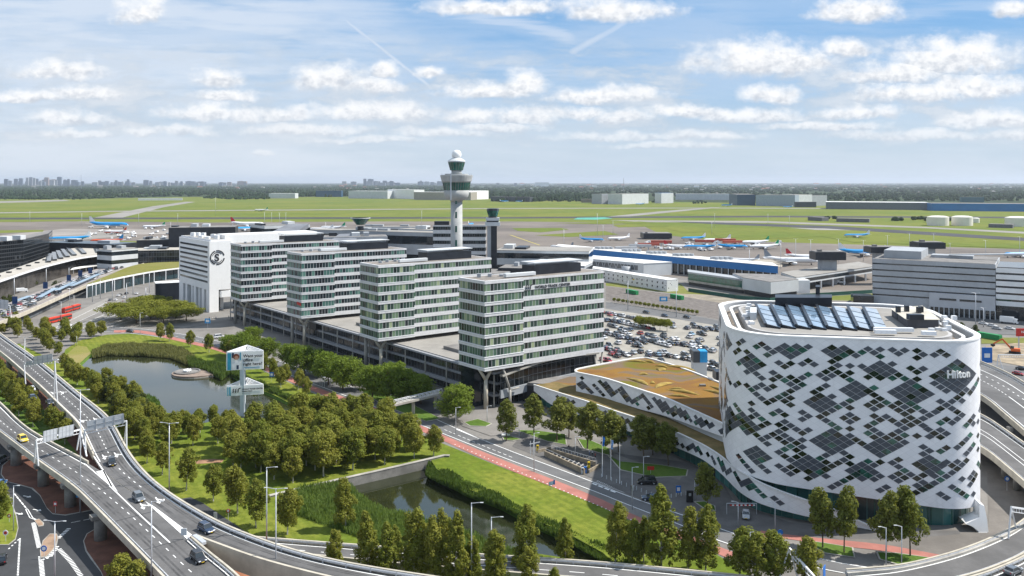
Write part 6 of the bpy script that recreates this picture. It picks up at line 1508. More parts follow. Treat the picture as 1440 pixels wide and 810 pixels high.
def tree(kind,px,py,h,label,group,z=.1,wide=1.):
    p=R.choice(PROT[kind]); s=h/p['hn']; o=P(px,py,z)
    sc_=(s*wide*R.uniform(.88,1.12),s*wide*R.uniform(.88,1.12),s)
    if p.name not in used_p:
        used_p.add(p.name); p.location=o; p.rotation_euler=(0,0,R.random()*6.28); p.scale=sc_; p['label']=label; p['group']=group; return p
    return copy_tree(p,o,R.random()*6.28,label,group,sc_)
def inpoly(x,y,q):
    c=False; n=len(q)
    for i in range(n):
        (x1,y1),(x2,y2)=q[i],q[(i+1)%n]
        if (y1>y)!=(y2>y) and x<(x2-x1)*(y-y1)/(y2-y1)+x1: c=not c
    return c
def scatter(poly,n,dmin,z=0.,avoid=()):
    q=[P(*p)[:2] for p in poly]; av=[[P(*p)[:2] for p in a] for a in avoid]; xs=[a for a,b in q]; ys=[b for a,b in q]; out=[]; t=0
    while len(out)<n and t<n*400:
        t+=1; x=R.uniform(min(xs),max(xs)); y=R.uniform(min(ys),max(ys))
        if inpoly(x,y,q) and not any(inpoly(x,y,a) for a in av) and all((x-a)**2+(y-b)**2>dmin*dmin for a,b in out): out.append((x,y))
    return out
def treew(kind,x,y,h,label,group,wide=1.):
    py=CY+FL*H/y; px=CX+x*FL/y; return tree(kind,px,py,h,label,group,wide=wide)
def grove(kind,poly,n,dmin,hh,label,group,wide=1.,avoid=()):
    for x,y in scatter(poly,n,dmin,avoid=avoid): treew(kind,x,y,R.uniform(*hh),label,group,wide)
PND=[POND1,POND2]
grove('birch',[(330,622),(400,608),(470,600),(520,602),(585,628),(604,641),(560,652),(500,662),(440,676),(400,684),(378,672),(330,668),(320,640)],60,4.7,(8,12.5),'olive birch with pale trunk in the dense grove between the two ponds','birches of the dense grove between the ponds',1.28,PND)
grove('birch',[(188,598),(215,600),(245,606),(300,600),(335,600),(330,640),(290,628),(240,640),(200,640)],18,5.5,(7,10),'birch at the pond edge of the lawn left of the dense grove','birches at the pond edge of the lawn',1.15,PND)
grove('birch',[(92,520),(100,535),(140,548),(180,562),(205,585),(222,612),(225,650),(205,655),(172,610),(150,580),(110,545),(84,528)],28,4.8,(7,10),'brown green tree in the belt between the upper pond and the viaduct','trees in the belt between the upper pond and the viaduct',1.2,PND)
grove('dark',[(140,548),(180,562),(206,578),(195,596),(170,590),(140,560)],10,4,(5,7.5),'dark bushy shrub crowding the near bank of the upper pond','dark shrubs on the near bank of the upper pond',1.2,PND)
grove('birch',[(0,448),(40,458),(70,462),(150,472),(118,480),(96,494),(86,512),(60,495),(30,480),(0,472)],32,6.,(6,9),'brown green tree in the screen above the viaduct at the upper left','trees screening the upper left side of the viaduct',1.3)
grove('birch',[(-12,520),(10,540),(40,575),(70,598),(98,622),(100,632),(60,610),(30,590),(0,560),(-20,545)],22,4.,(7.5,9.5),'round tree in the strip between the two viaduct arms','trees in the strip between the two viaduct arms',1.25)
# single birches that can be told apart on the lawn and along the bottom
for kd,x,y,h,l in (('birch',300,705,9.,'small lone birch on the open lawn right of the tall lamp post'),('birch',334,722,12,'broad birch on the open lawn, second from the lamp post'),('birch',262,690,11,'birch on the lawn close to the viaduct guard rail'),
    ('birch',360,742,11,'birch near the warning sign on the lawn'),('birch',404,752,11,'birch on the lawn just left of the reed bed'),('birch',228,668,9,'birch near the bare path at the left of the lawn'),
    ('tall',486,745,12,'full dark birch standing in the reed bed of the lower pond'),('birch',610,642,9,'slim lone birch at the end of the retaining wall'),('birch',455,583,6.5,'small round tree on the verge of the red cycle path'),
    ('birch',225,479,9,'first of the two round trees on the far lawn of the upper pond'),('birch',238,480,9,'second of the two round trees on the far lawn of the upper pond'),('birch',268,488,8,'small dense tree right of the pair on the far lawn'),('birch',294,496,9,'round brownish tree beside the road right of the far lawn'),
    ('birch',322,503,8,'brownish tree behind the big advertising board')):
    tree(kd,x,y,h,l,None,wide=1.1)
for x,y in ((385,530),(402,540),(420,548),(432,560),(372,524),(395,545),(350,505),(340,515)):
    tree('birch',x,y,8,'brownish tree in the row beside the red cycle path','trees beside the red cycle path',wide=1.15)
bt=[('tall',470,812,10),('tall',520,822,14),('tall',548,826,13),('tall',580,822,15),('tall',612,828,14),('tall',640,832,15),('tall',668,824,10),('tall',700,838,13),('tall',735,808,14.5),('tall',742,840,10),('tall',795,798,10.5),
    ('tall',865,790,13),('tall',888,798,10),('tall',905,792,10),('tall',930,806,19),('tall',968,802,13.5),('tall',992,806,14),('birch',1090,826,11),('birch',1132,834,11),('birch',1040,818,11),('birch',1060,826,11),('birch',165,845,9),('birch',190,850,8),('birch',780,835,5),('tall',560,800,9),('tall',625,806,13)]
ORD='first second third fourth fifth sixth seventh eighth ninth tenth eleventh twelfth thirteenth fourteenth fifteenth sixteenth seventeenth eighteenth nineteenth twentieth twenty-first twenty-second twenty-third twenty-fourth twenty-fifth twenty-sixth'.split()
LBT=['feathery birch in the foreground row above the low road bridge','foreground birch at the right of the lower pond']
for kd,x,y,h in bt:
    if (x,y)==(930,806): tree(kd,x,y,17,'tallest pointed birch in the foreground, right of the lower pond',None,wide=1.3); continue
    if x<220: tree(kd,x,y,h,'leafy tree top at the bottom edge under the viaduct','trees under the viaduct at the bottom edge',wide=1.3); continue
    k=sorted([b[1] for b in bt if b[1]>220 and b[1:3]!=(930,806)]).index(x); tree(kd,x,y,h*1.0,ORD[k]+' feathery foreground birch counted from the left along the bottom edge','foreground birches',wide=1.12)
for x,y,h,l in ((-5,742,10,'tree at the left edge of the side road'),(2,712,6,'low tree on the grass corner at the left edge')): tree('birch',x,y,h,l,None,wide=1.2)
# street trees in front of the podium
for x,y,h in ((338,506,12),(322,500,9.5),(376,508,10.5),(355,492,11),(428,528,12),(408,518,10.5),(462,541,12.5),(482,549,13),(448,530,11),(524,562,12.5),(545,567,13.5),(566,566,12),(592,568,10.5),(556,552,11.5),(506,548,9.5)):
    tree('street',x,y,h,'full green street tree in the double row in front of the podium','street trees in front of the podium',wide=1.05)
for x,y,h,l in ((641,592,12,'bright green tree beside the footbridge on the forecourt'),(712,620,13,'bright young tree with white bench beneath, in front of the nearest tower')):
    tree('young' if x>700 else 'street',x,y,h,l,None,wide=1.0)
for x,y,h in ((751,611,13),(783,622,14),(826,632,14.5),(800,615,11),(860,640,13),(905,650,13.5),(870,636,11),(940,655,12.5),(918,640,11)):
    tree('young',x,y,h,ORD[sorted((751,783,826,800,860,905,870,940,918)).index(x)]+' young tree from the left in the row before the low hotel wing','young trees before the low hotel wing',wide=1.25)
tree('young',995,714,11,'single young tree on a kidney shaped lawn before the hotel corner',None,wide=1.2)
for x,y,h,l in ((1157,771,13.6,'first of four slender trees in front of the rounded hotel, leftmost'),(1187,778,14.8,'second slender tree in front of the rounded hotel'),(1246,783,14.4,'third slender tree in front of the rounded hotel'),(1280,783,15.4,'rightmost and tallest of the four trees before the rounded hotel')): tree('young',x,y,h,l,None,wide=.88)
for x,y,h in ((170,450,10),(192,455,10),(212,449,11),(230,455,10),(205,438,10),(248,447,10),(262,452,9),(222,436,9)):
    tree('plaza',x,y,h,'wide yellow green plane tree with flat crown on the plaza','flat crowned trees on the plaza',wide=1.35)
for x,y in ((898,461),(905,463),(912,462),(920,464),(928,465),(938,466)):
    tree('plaza',x,y,6.5,'bushy tree on the planted island of the car park','bushy trees on the car park island',wide=.6)
for k in range(20):
    tree('plaza',864+k*6.1,425.5+k*.95,3.2,'small clipped tree in the median row behind the car park','small trees in the median row',wide=.55)
for x,y in ((1330,459),(1352,462),(1372,466)): tree('dark',x,y,3.5,'small shrub along the boulevard beyond the hotel','small shrubs along the boulevard')
for x,y in ((75,409),(86,405),(78,404),(5,427),(14,425),(48,402)): tree('dark',x,y,5,'clump of shrubs beside the terminal drop-off road','shrubs beside the drop-off road',z=.1)
for p in sum(PROT.values(),[]):
    if p.name not in used_p:
        for ch in list(p.children): bpy.data.objects.remove(ch)
        bpy.data.objects.remove(p)
    elif 'hn' in p: pass
for o in bpy.data.objects:
    if 'hn' in o: del o['hn']
# ------------------------------------------------------------------ reeds and bank growth
def reeds(name,poly,n,hh,m,label,z=0.,w=.12,avoid=()):
    q=[P(*p)[:2] for p in poly]; av=[[P(*p)[:2] for p in a] for a in avoid]; xs=[a for a,b in q]; ys=[b for a,b in q]; mb=MB(); vs=[];fs=[]; k=0; t=0
    while k<n and t<n*12:
        t+=1; x=R.uniform(min(xs),max(xs)); y=R.uniform(min(ys),max(ys))
        if not inpoly(x,y,q) or any(inpoly(x,y,a) for a in av): continue
        k+=1; nz_=noise.noise(Vector((x*.15,y*.15,3))); h=R.uniform(*hh)*max(.4,1+(.5 if 'reed' in name else 1.1)*nz_); a=R.random()*6.28; dx,dy=math.cos(a)*w,math.sin(a)*w; lx,ly=R.uniform(-.5,.2)*h*.5,R.uniform(-.4,.4)*h*.5; i=len(vs)
        vs+=[(x-dx,y-dy,z),(x+dx,y+dy,z),(x+lx+dx*.3,y+ly+dy*.3,z+h),(x+lx-dx*.7,y+ly-dy*.7,z+h*.92)]; fs.append((i,i+1,i+2,i+3))
    mb.v=vs; mb.f=fs; mb.m=[0]*len(fs); o=mb.build(name,m); tag(o,label,'reeds' if 'reed' in name else 'plants',None,'stuff'); return o
RE=leafmat('reed_leaves',(.085,.16,.03),(.16,.22,.05)); RE2=leafmat('dry_reed',(.11,.13,.04),(.23,.22,.08)); RE3=leafmat('bank_growth_leaves',(.05,.10,.02),(.11,.16,.03))
reeds('reed_bed',[(398,704),(420,690),(480,682),(498,690),(520,708),(560,722),(600,735),(640,748),(700,768),(760,788),(800,800),(640,800),(560,775),(520,762),(470,745),(430,730),(402,718)],26000,(1.4,2.6),RE,'dense green reed bed along the near bank of the lower pond',-.8,.13)
reeds('reed_bed',[(130,494),(150,487),(190,484),(240,487),(262,495),(275,505),(262,512),(240,503),(200,500),(150,499),(130,503)],12000,(1.0,2.2),RE2,'tall greyish reeds fringing the far bank of the upper pond',-.3,.2)
reeds('reed_bed',[(262,505),(300,512),(330,520),(312,534),(290,522),(266,516)],4000,(1.4,2.5),RE3,'green waterside growth beside the fountain island',-.3,.2)
reeds('bank_growth',[(603,648),(612,658),(650,672),(700,696),(735,715),(732,724),(700,710),(650,691),(612,674),(598,666)],8000,(.3,1.3),RE3,'dark leafy growth on the road side bank of the lower pond',-.6,.2)
reeds('bank_growth',[(735,712),(800,745),(860,772),(900,795),(870,800),(800,760),(735,728)],5000,(.3,1.2),RE3,'leafy growth on the narrow end of the lower pond',-.6,.18)
reeds('reed_bed',[(190,560),(210,560),(226,570),(218,582),(196,592)],3500,(1.4,2.4),RE,'bright reeds on the near point of the upper pond',-.5,.18)
reeds('bank_growth',[(330,520),(350,533),(390,550),(432,573),(436,582),(400,560),(350,542),(325,528)],6000,(1.,2.),RE3,'waterside growth behind the advertising board',-.3,.2)
# ------------------------------------------------------------------ vehicles
PAINTS={'black':(.012,.012,.014),'white':(.72,.72,.72),'silver':(.42,.44,.46),'grey':(.13,.14,.15),'dark blue':(.012,.03,.07),'blue':(.03,.12,.30),'red':(.35,.02,.02),'dark green':(.02,.06,.05),'yellow':(.75,.55,.02),'light blue':(.2,.35,.48)}
def paint(n): 
    m=mat('car_paint_'+n.replace(' ','_'),PAINTS[n],.25,.02,1,spec=.6,coat=.6); return m
CGL=mat('car_glass',(.02,.028,.034),.05,.1,1,spec=.9)
def car_proto(L,W,Hh,style,detail=True):
    T=root('car','x','car',(0,0,0)); hw=W/2; belt=.95 if style!='van' else 1.15
    # body cross-sections along x, nose at +x
    def ring(x,w,z0,z1,r=.12): return [(x,-w,z0+r),(x,-w+r*.6,z0),(x,w-r*.6,z0),(x,w,z0+r),(x,w,z1-r),(x,w-r,z1),(x,-w+r,z1),(x,-w,z1-r)]
    l=L/2
    secs=[(-l,.86,.42,.80),(-l+.12,.97,.28,.93),(-l+.7,1,.24,belt),( -.2,1,.24,belt),(l*.45,1,.24,belt-.02),(l-.75,.98,.24,belt-.12 if style!='van' else belt-.05),(l-.2,.94,.26,.74 if style!='van' else .85),(l,.80,.36,.62)]
    mb=MB(); mb.loft([ring(x,hw*w,z0,z1) for x,w,z0,z1 in secs]); b=mb.build('body',paint('black'),T,smooth=False,bevel=.03 if detail else 0)
    rear=-l+.35 if style in('suv','van','estate') else -l+.75; fr=l*.42 if style!='van' else l*.62
    def gr(x,w,z,zb_): return [(x,-w,zb_),(x,w,zb_),(x,w*.86,z),(x,-w*.86,z)]
    zr=Hh-.06; mb=MB(); f2=fr-.75; r2=rear+.28
    mb.add([(fr,-hw*.93,belt-.04),(fr,hw*.93,belt-.04),(rear,hw*.93,belt-.04),(rear,-hw*.93,belt-.04),(f2,-hw*.74,zr),(f2,hw*.74,zr),(r2,hw*.74,zr),(r2,-hw*.74,zr)],[(0,1,5,4),(1,2,6,5),(2,3,7,6),(3,0,4,7),(4,5,6,7)]); mb.build('windows',CGL,T)
    mb=MB(); mb.loft([[(f2+.1,-hw*.70,zr-.02),(f2+.1,hw*.70,zr-.02),(f2+.02,hw*.68,Hh-.01),(f2+.02,-hw*.68,Hh-.01)],[(r2-.1,-hw*.72,zr-.02),(r2-.1,hw*.72,zr-.02),(r2-.02,hw*.68,Hh),(r2-.02,-hw*.68,Hh)]])
    for s in (-1,1):
        mb.beam((fr-.05,s*hw*.92,belt-.02),(f2,s*hw*.74,zr),.07,.07); mb.beam((rear+.03,s*hw*.92,belt-.02),(r2,s*hw*.74,zr),.14,.09); mb.beam((-.15,s*hw*.925,belt-.02),(-.25,s*hw*.75,zr),.08,.06)
    mb.build('roof',paint('black'),T)
    for sx in (-1,1):
        for sy in (-1,1):
            mb=MB(); x=sx*l*.62; y=sy*(hw-.06); mb.tube((x,y-.11,.33),(x,y+.11,.33),.33,.33,14); w_=mb.build('wheel',BLACK,T)
            if detail: mb=MB(); mb.tube((x,y+sy*.115,.33),(x,y+sy*.125,.33),.2,.19,10); mb.build('rim',STEEL,w_)
    if detail:
        for s in (-1,1):
            mb=MB(); mb.box(l-.22,l-.02,s*hw*.62-.2,s*hw*.62+.2,.60,.74); mb.build('headlight',LAMPG,T)
            mb=MB(); mb.box(-l-.01,-l+.14,s*hw*.70-.14,s*hw*.70+.14,.66,.84); mb.build('tail_light',TAILR,T)
            mb=MB(); mb.box(fr-.35,fr-.18,s*(hw+.02)-.09,s*(hw+.02)+.09,belt,belt+.14); mb.build('mirror',BLACK,T)
        mb=MB(); mb.box(l-.01,l+.02,-.26,.26,.40,.52); mb.build('number_plate',PLATE,T)
    for c in T.children:
        if c.name.split('.')[0] in('body','roof'):
            c.material_slots[0].link='OBJECT'; c.material_slots[0].material=paint('black')
    return T
def recolor(T,color):
    for c in T.children:
        if c.name.split('.')[0] in('body','roof'): c.material_slots[0].link='OBJECT'; c.material_slots[0].material=paint(color)
CP={k:car_proto(*v) for k,v in {'hatch':(4.1,1.78,1.48,'hatch'),'suv':(4.6,1.9,1.7,'suv'),'sedan':(4.6,1.82,1.45,'sedan'),'van':(5.2,1.95,2.0,'van')}.items()}
usedc=set()
NAMEC={'hatch':'car','suv':'car','sedan':'car','van':'van'}
def car(kind,pos,ang,color,label,group=None,sc_=1.):
    p=CP[kind]
    if kind not in usedc: usedc.add(kind); o=p; o.location=pos; o.rotation_euler=(0,0,ang); o['label']=label; 
    else: o=copy_tree(p,pos,ang,label)
    if 'group' in o: del o['group']
    if group: o['group']=group
    o.scale=(sc_,)*3; recolor(o,color); o.name=NAMEC[kind] if group is None else 'parked_'+NAMEC[kind]; o['category']=NAMEC[kind]
    return o
def hd(a,b,z=0.): p=P(*a,z); q=P(*b,z); return math.atan2(q.y-p.y,q.x-p.x)
for kd,x,y,c,h0,h1,z,l in (('hatch',45,549,'white',(40,542),(60,560),7.03,'white car leading two dark cars on the upper viaduct'),('sedan',46,561,'dark blue',(40,550),(60,570),7.03,'dark blue car beside the white one on the upper viaduct'),('sedan',70,568,'black',(60,560),(85,582),7.03,'black car alone in the right lane of the upper viaduct'),
    ('suv',157,653,'black',(152,640),(162,662),7.03,'black off-road car passing the nose where the viaducts join'),('suv',195,703,'grey',(183,690),(207,712),7.03,'grey green car in the middle lane between the white arrows'),('suv',290,747,'dark blue',(275,738),(310,757),7.03,'dark blue car entering the right hand ramp beside the crash cushion'),('suv',279,788,'black',(262,772),(295,801),7.03,'black car nearest the camera on the left viaduct arm'),
    ('suv',32,620,'yellow',(10,608),(50,632),7.01,'yellow taxi van on the lower left viaduct arm'),('van',1,650,'grey',(-10,655),(20,640),.2,'grey van waiting under the viaduct at the left edge'),('suv',0,683,'blue',(-10,690),(10,676),.2,'blue car at the left edge behind the grass corner'),('suv',2,790,'black',(0,800),(3,775),.2,'black car cut by the left edge near the bottom'),
    ('van',910,680,'black',(925,680),(890,680),.25,'black people carrier parked before the hotel lawn'),('sedan',915,703,'dark blue',(930,703),(900,702),.25,'dark blue car half hidden behind the tallest foreground birch'),('hatch',1049,727,'silver',(1049,715),(1050,735),.25,'silver car behind the red and white barrier under the hotel'),
    ('sedan',183,467,'black',(170,466),(200,468),.3,'black car on the ring road north of the upper pond'),('van',308,475,'white',(300,476),(320,474),.3,'white van on the road behind the pair of lawn trees'),('sedan',1432,527,'red',(1425,527),(1440,530),.3,'dark red car beyond the right hand viaduct'),('sedan',1437,540-20,'black',(1425,520),(1440,522),.3,'black car following the dark red one beyond the right viaduct'),
    ('suv',670,567,'black',(660,566),(690,570),.3,'black car in the shade beneath the nearest tower'),('sedan',1425,806,'grey',(1410,812),(1436,800),2.3,'grey car roof at the bottom edge of the curved ramp')):
    car(kd,P(x,y,z),hd(h0,h1,z),c,l)
o=P(36,618,9.0); T=root('roof_sign','ladder roof rack on top of the yellow taxi van','roof rack',P(32,620,8.72)); mb=MB()
an=hd((10,608),(50,632),7.); dv=Vector((math.cos(an),math.sin(an),0)); sv=Vector((-dv.y,dv.x,0))
for s in (-.5,.5): mb.beam(-dv*1.1+sv*s+Vector((0,0,.1)),dv*.6+sv*s+Vector((0,0,.1)),.06,.06)
for t in (-1,-.5,0,.5): mb.beam(dv*t-sv*.5+Vector((0,0,.1)),dv*t+sv*.5+Vector((0,0,.1)),.05,.05)
mb.build('rack',STEEL,T)
# car park
pk={}
spots=[(853,466,'black'),(850,476,'white'),(858,444,'red'),(866,449,'white'),(876,452,'silver'),(884,455,'black'),(853,452,'dark blue'),(862,460,'black'),
 (869,484+10,'black'),(870,474,'black'),(918,473,'black'),(933,472,'grey'),(947,461,'silver'),(975,457,'black'),(900,470,'red'),(911,472,'dark blue'),(885,472,'white'),(878,469,'white'),(995,468-5,'black'),(1008,460,'grey'),
 (857,487,'black'),(885,483,'dark blue'),(893,487,'black'),(900,488,'grey'),(907,483,'black'),(926,480,'black'),(934,476,'black'),(963,484,'black'),(971,487,'white'),(982,485,'black'),(973,471,'light blue'),(984,470,'black'),(992,465,'black'),(1012,477,'silver'),
 (860,499,'red'),(868,502,'black'),(872,498,'grey'),(884,500,'black'),(900,496,'black'),(912,501,'dark blue'),(925,500,'light blue'),(935,497,'silver'),(975,497,'black'),(988,497,'black'),(1001,495,'silver'),(964,500,'black'),(848,507,'red'),(856,509,'red'),(930,508,'black'),(1010,515,'black'),(1000,520,'grey'),(990,516,'white')]
pa=hd((900,480),(918,487))
for r0 in ((852,470,40,6),(850,491,30,4.5),(905,478,36,5)):
    for k in range(8): spots.append((r0[0]+k*r0[3],r0[1]+k*1.35+R.uniform(-.3,.3),R.choice(['black','black','grey','silver','white','dark blue','red'])))
for k in range(34): spots.append((R.uniform(852,1015),R.uniform(462,505),R.choice(['black','grey','silver','white','dark blue'])))
for k in range(16): spots.append((930+(k%8)*10.5,(481 if k<8 else 500)+(k%8)*1.8,R.choice(['black','grey','silver','white','dark blue'])))
for k in range(26): spots.append((848+ (k%13)*5.8,440+(k//13)*10+(k%13)*1.15,R.choice(['black','white','silver','red','grey','dark blue','white'])))
for k in range(14): spots.append((905+k*8,444+k*1.2+6,R.choice(['black','grey','dark blue'])) if R.random()<.3 else (850+k*4,456+k*1.2,R.choice(['black','white','silver'])))
for k,(x,y,c) in enumerate(spots):
    car(['hatch','sedan','suv'][k%3],P(x,y,.3),pa+R.choice([0,math.pi])+R.uniform(-.05,.05),c,c+' car in the open car park behind the sedum roofed wing',c+' cars in the open car park',1.08)
for x,y,c in ((909,440,'black'),(935,445,'dark blue'),(966,447,'black'),(1395,459,'white'),(1420,463,'white'),(1402,463,'silver'),(1383,456,'white')):
    car('sedan',P(x,y,.3),hd((880,432),(960,446)),c,c+' car driving on the boulevard '+('beyond the hotel roof' if x>1200 else 'beyond the car park'),c+' cars on the boulevard '+('right' if x>1200 else 'middle'),1.1)
# queue on the drop-off deck: four lanes
ql=0
for lane,(t,n_) in enumerate(((.22,24),(.38,26),(.52,26),(.68,20))):
    q=[a.lerp(b,t) for a,b in zip(DKL,DKU)]; q=resample(q,n_*2+10)
    for k in range(6 if lane==0 else 9,len(q)-3):
        if R.random()>(.35 if lane==0 else .9 if k>18 else .7): continue
        d=q[k+1]-q[k]; c=R.choice(['black','white','silver','grey','dark blue','black','white','red' if R.random()<.3 else 'grey'])
        ql+=1; car(['hatch','sedan','suv'][ql%3],q[k]+Vector((R.uniform(-.4,.4),R.uniform(-.4,.4),.04)),math.atan2(d.y,d.x)+math.pi,c,c+' car queueing on the elevated drop-off road',c+' cars queueing on the drop-off road',1.1)
for k in range(12):
    x=R.uniform(150,235); y=R.uniform(402,412)+ (235-x)*.06; car(['hatch','sedan'][k%2],P(x,y+8,.3),hd((150,440),(190,424)),R.choice(['black','grey','white']),'small car near the glass front of the sedum roofed hall','cars near the sedum roofed hall',1.)
def boxtruck(name,label,cat,pos,ang,L,W,Hh,bodym,cabm,ztop=None):
    T=root(name,label,cat,pos,ang); mb=MB(); mb.box(-L/2,L/2-2.2,-W/2,W/2,.9,Hh); mb.build('cargo_box',bodym,T,bevel=.05); mb=MB(); mb.loft([[(L/2-2.1,-W/2,.5),(L/2-2.1,W/2,.5),(L/2-2.1,W/2,Hh*.8),(L/2-2.1,-W/2,Hh*.8)],[(L/2,-W/2,.5),(L/2,W/2,.5),(L/2-.4,W/2,Hh*.76),(L/2-.4,-W/2,Hh*.76)]]); mb.build('cab',cabm,T)
    mb=MB(); mb.box(L/2-.3,L/2-.02,-W/2+.1,W/2-.1,1.5,Hh*.68); mb.build('windscreen',CGL,T)
    for x in (-L/2+1.2,L/2-1.2):
        for s in (-1,1): mb=MB(); mb.tube((x,s*W/2-.15,.48),(x,s*W/2+.15,.48),.48,.48,12); mb.build('wheel',BLACK,T)
    return T
boxtruck('truck','white lorry parked by the dark ground floor of the grey car park','truck',P(1419,455,.3),hd((1400,455),(1430,458)),9,2.5,3.9,WPAINT,WPAINT)
boxtruck('truck','white box van on the road below the drop-off deck','truck',P(92,463,.3),.2,6.5,2.2,2.9,WPAINT,WPAINT)
boxtruck('truck','small white lorry waiting on the drop-off road','truck',P(31,411,6.1),.6,7,2.2,2.9,WPAINT,WPAINT)
def bus(px,py,ang,label,art=True):
    T=root('bus',label,'bus',P(px,py,.3),ang)
    parts=[(-9.2,-.4),(.4,9.2)] if art else [(-6,6)]
    for a,b in parts:
        mb=MB(); mb.box(a,b,-1.27,1.27,.35,3.1); mb.build('body',mat('bus_red',(.50,.04,.02),.4,.05,1),T,bevel=.12)
        mb=MB(); mb.box(a+.2,b-.2,-1.29,1.29,1.4,2.5); mb.build('windows',CGL,T)
        mb=MB(); mb.box(a+1,b-1,-.7,.7,3.1,3.35); mb.build('roof_pod',mat('bus_roof_red',(.60,.08,.04),.5,.05,1),T)
        for x in (a+1.8,b-1.8):
            for s in (-1,1): mb=MB(); mb.tube((x,s*1.15-.15,.5),(x,s*1.15+.15,.5),.5,.5,12); mb.build('wheel',BLACK,T)
    if art: mb=MB(); mb.box(-.42,.42,-1.1,1.1,.5,3.0); mb.build('joint_bellows',BLACK,T)
bus(100,437.5,hd((88,441),(112,434)),'red articulated bus at the upper bus stop, further from the camera')
bus(83,452,hd((68,455),(98,448)),'red articulated bus nearer the trees below the drop-off road')
# excavator
o=P(1427,497,.2); T=root('excavator','orange excavator with raised arm on the sandy building site','excavator',o,2.6); mb=MB()
for s in (-1,1): mb.box(-2.4,2.4,s*1.4-.35,s*1.4+.35,0,.9)
mb.build('track',BLACK,T,bevel=.2); mb=MB(); mb.box(-2.2,1.6,-1.4,1.4,1.1,2.4); mb.build('body',ORANGE,T,bevel=.1); mb=MB(); mb.box(.3,1.8,.3,1.4,2.4,3.5); mb.build('cab',CGL,T,bevel=.1)
mb=MB(); mb.beam((1.4,-.4,2),(5.,-.4,6.2),.5,.7); mb.beam((5.,-.4,6.2),(8.6,-.4,3.6),.4,.6); mb.build('arm',ORANGE,T); mb=MB(); mb.lathe([(.3,0),(1.0,.5),(.9,1.2)],(8.8,-.4,2.2),8); mb.build('bucket',BLACK,T)
for px,py,l in ((1391,476,'green shipping container by the boulevard right of the hotel roof'),(889,413,'green container beside the railway behind the car park'),(952,420,'small green container at the edge of the dry grass')):
    T=root('container',l,'container',P(px,py,.3),hd((880,410),(900,414))); mb=MB(); mb.box(-6,6,-1.2,1.2,0,2.6)
    mb.build('body',GREENC,T); mb=MB()
    for k in range(24): mb.box(-5.9+k*.5,-5.75+k*.5,-1.25,1.25,.1,2.5)
    mb.build('ribs',GREENC,T)
# ------------------------------------------------------------------ lamp posts
def lamp(px,yt,yb,label,z=0.,arms=1,group=None,side=1,r=.13):
    o=P(px,yb,z); h=(yb-yt)*o.y/FL; T=root('street_lamp',label,'street lamp',o,0,group); mb=MB(); mb.tube((0,0,0),(0,0,h),r*1.25,r*.7,8); mb.build('post',STEEL,T,smooth=True)
    for k in range(arms):
        s=side if k==0 else -side; L=1.8 if h>12 else 1.0
        mb=MB(); mb.tube((0,0,h-.1),(s*L,-.2*s,h+.15),.07,.06,6); mb.build('arm',STEEL,T)
        mb=MB(); mb.box(s*L-.1 if s>0 else s*L-.55,s*L+.55 if s>0 else s*L+.1,-.2*s-.14,-.2*s+.14,h+.05,h+.18); mb.build('lamp_head',LGREY,T,bevel=.05)
    return T
for px,yt,yb,z,a,l in ((35,474,541,5.5,2,'tall lamp post clamped to the outer edge of the upper viaduct, by the first gantry'),(113,548,722,0,2,'tallest double armed lamp post, standing between the two viaduct arms'),(213,705,830,3.,1,'lamp post in the middle of the widened viaduct near the bottom'),(238,595,692,5.,2,'double armed lamp post at the guard rail, left side of the lawn'),
    (375,657,764,5.,1,'plain tall mast at the guard rail, left one of the pair by the reed bed'),(388,687,822,2.,2,'lamp post right of the plain mast, by the reed bed'),(663,707,822,1.,1,'lamp post left of the pair among the foreground birches'),(691,727,828,1.,1,'lamp post right of the pair among the foreground birches'),
    (77,733,826,0,2,'double armed lamp post beside the traffic island at the bottom left'),(19,683,748,0,1,'low lamp post beside the arrow markings of the side road'),(1055,748,822,0,1,'plain pole among the birches left of the blue gantry sign'),(1246,742,804,0,1,'left lamp post of the pair at the foot of the hotel lawn'),(1268,740,804,0,1,'right lamp post of the pair at the foot of the hotel lawn'),
    (889,657,717,0,1,'lamp post on the cycle path side opposite the black people carrier'),(751,609,664,0,1,'lamp post opposite the stair well in the forecourt'),(905,642,681,0,1,'lamp post behind the black people carrier'),(977,673,703,0,1,'lamp post right of the black info pillar'),(1038,706,742,0,1,'lamp post by the barrier under the hotel corner'),(1090,707,748,0,1,'plain pole before the white hotel band'),
    (464,512,544,0,1,'lamp post on the service road by the second street tree clump'),(548,542,568,0,1,'lamp post left of the footbridge'),(641,573,612,0,1,'lamp post on the main road right of the footbridge'),(685,571,594,0,1,'slim post before the nearest tower foot'),(730,603,615,0,1,'short lamp post at the planted island'),(809,614,642,0,1,'slim pole behind the stair well'),
    (312,484,491,0,1,'lamp post behind the pair of lawn trees'),(404,491,510,0,1,'lamp post right of the advertising board'),(108,473,487,0,1,'short lamp at the sandy path of the upper pond'),(197,440,470,0,1,'lamp post on the ring road in front of the plaza trees'),(223,433,455,0,1,'lamp post among the plaza trees'),(86,424,453,0,1,'left lamp post at the bus stops'),(104,415,434,0,1,'right lamp post at the bus stops'),
    (98,406,432,0,1,'middle lamp post at the bus stops'),(34,486,500,0,2,'small double lamp in the trees at the upper left'),(9,436,462,0,1,'lamp post at the far left below the drop-off deck')):
    lamp(px,yt,yb,l,z,a,side=1 if px%2 else -1,r=.13 if yb-yt>80 else .10)
for px,yt,yb in ((20,390,422),(65,377,404),(130,397,425),(141,393,420),(158,392,424),(187,386,415),(210,383,412),(218,343,368),(97,376,395),(178,398,424),(205,404,423)):
    lamp(px,yt,yb,'slim pale mast among the terminal forecourt roads','' and 0 or .3,1,'masts of the terminal forecourt',r=.22)
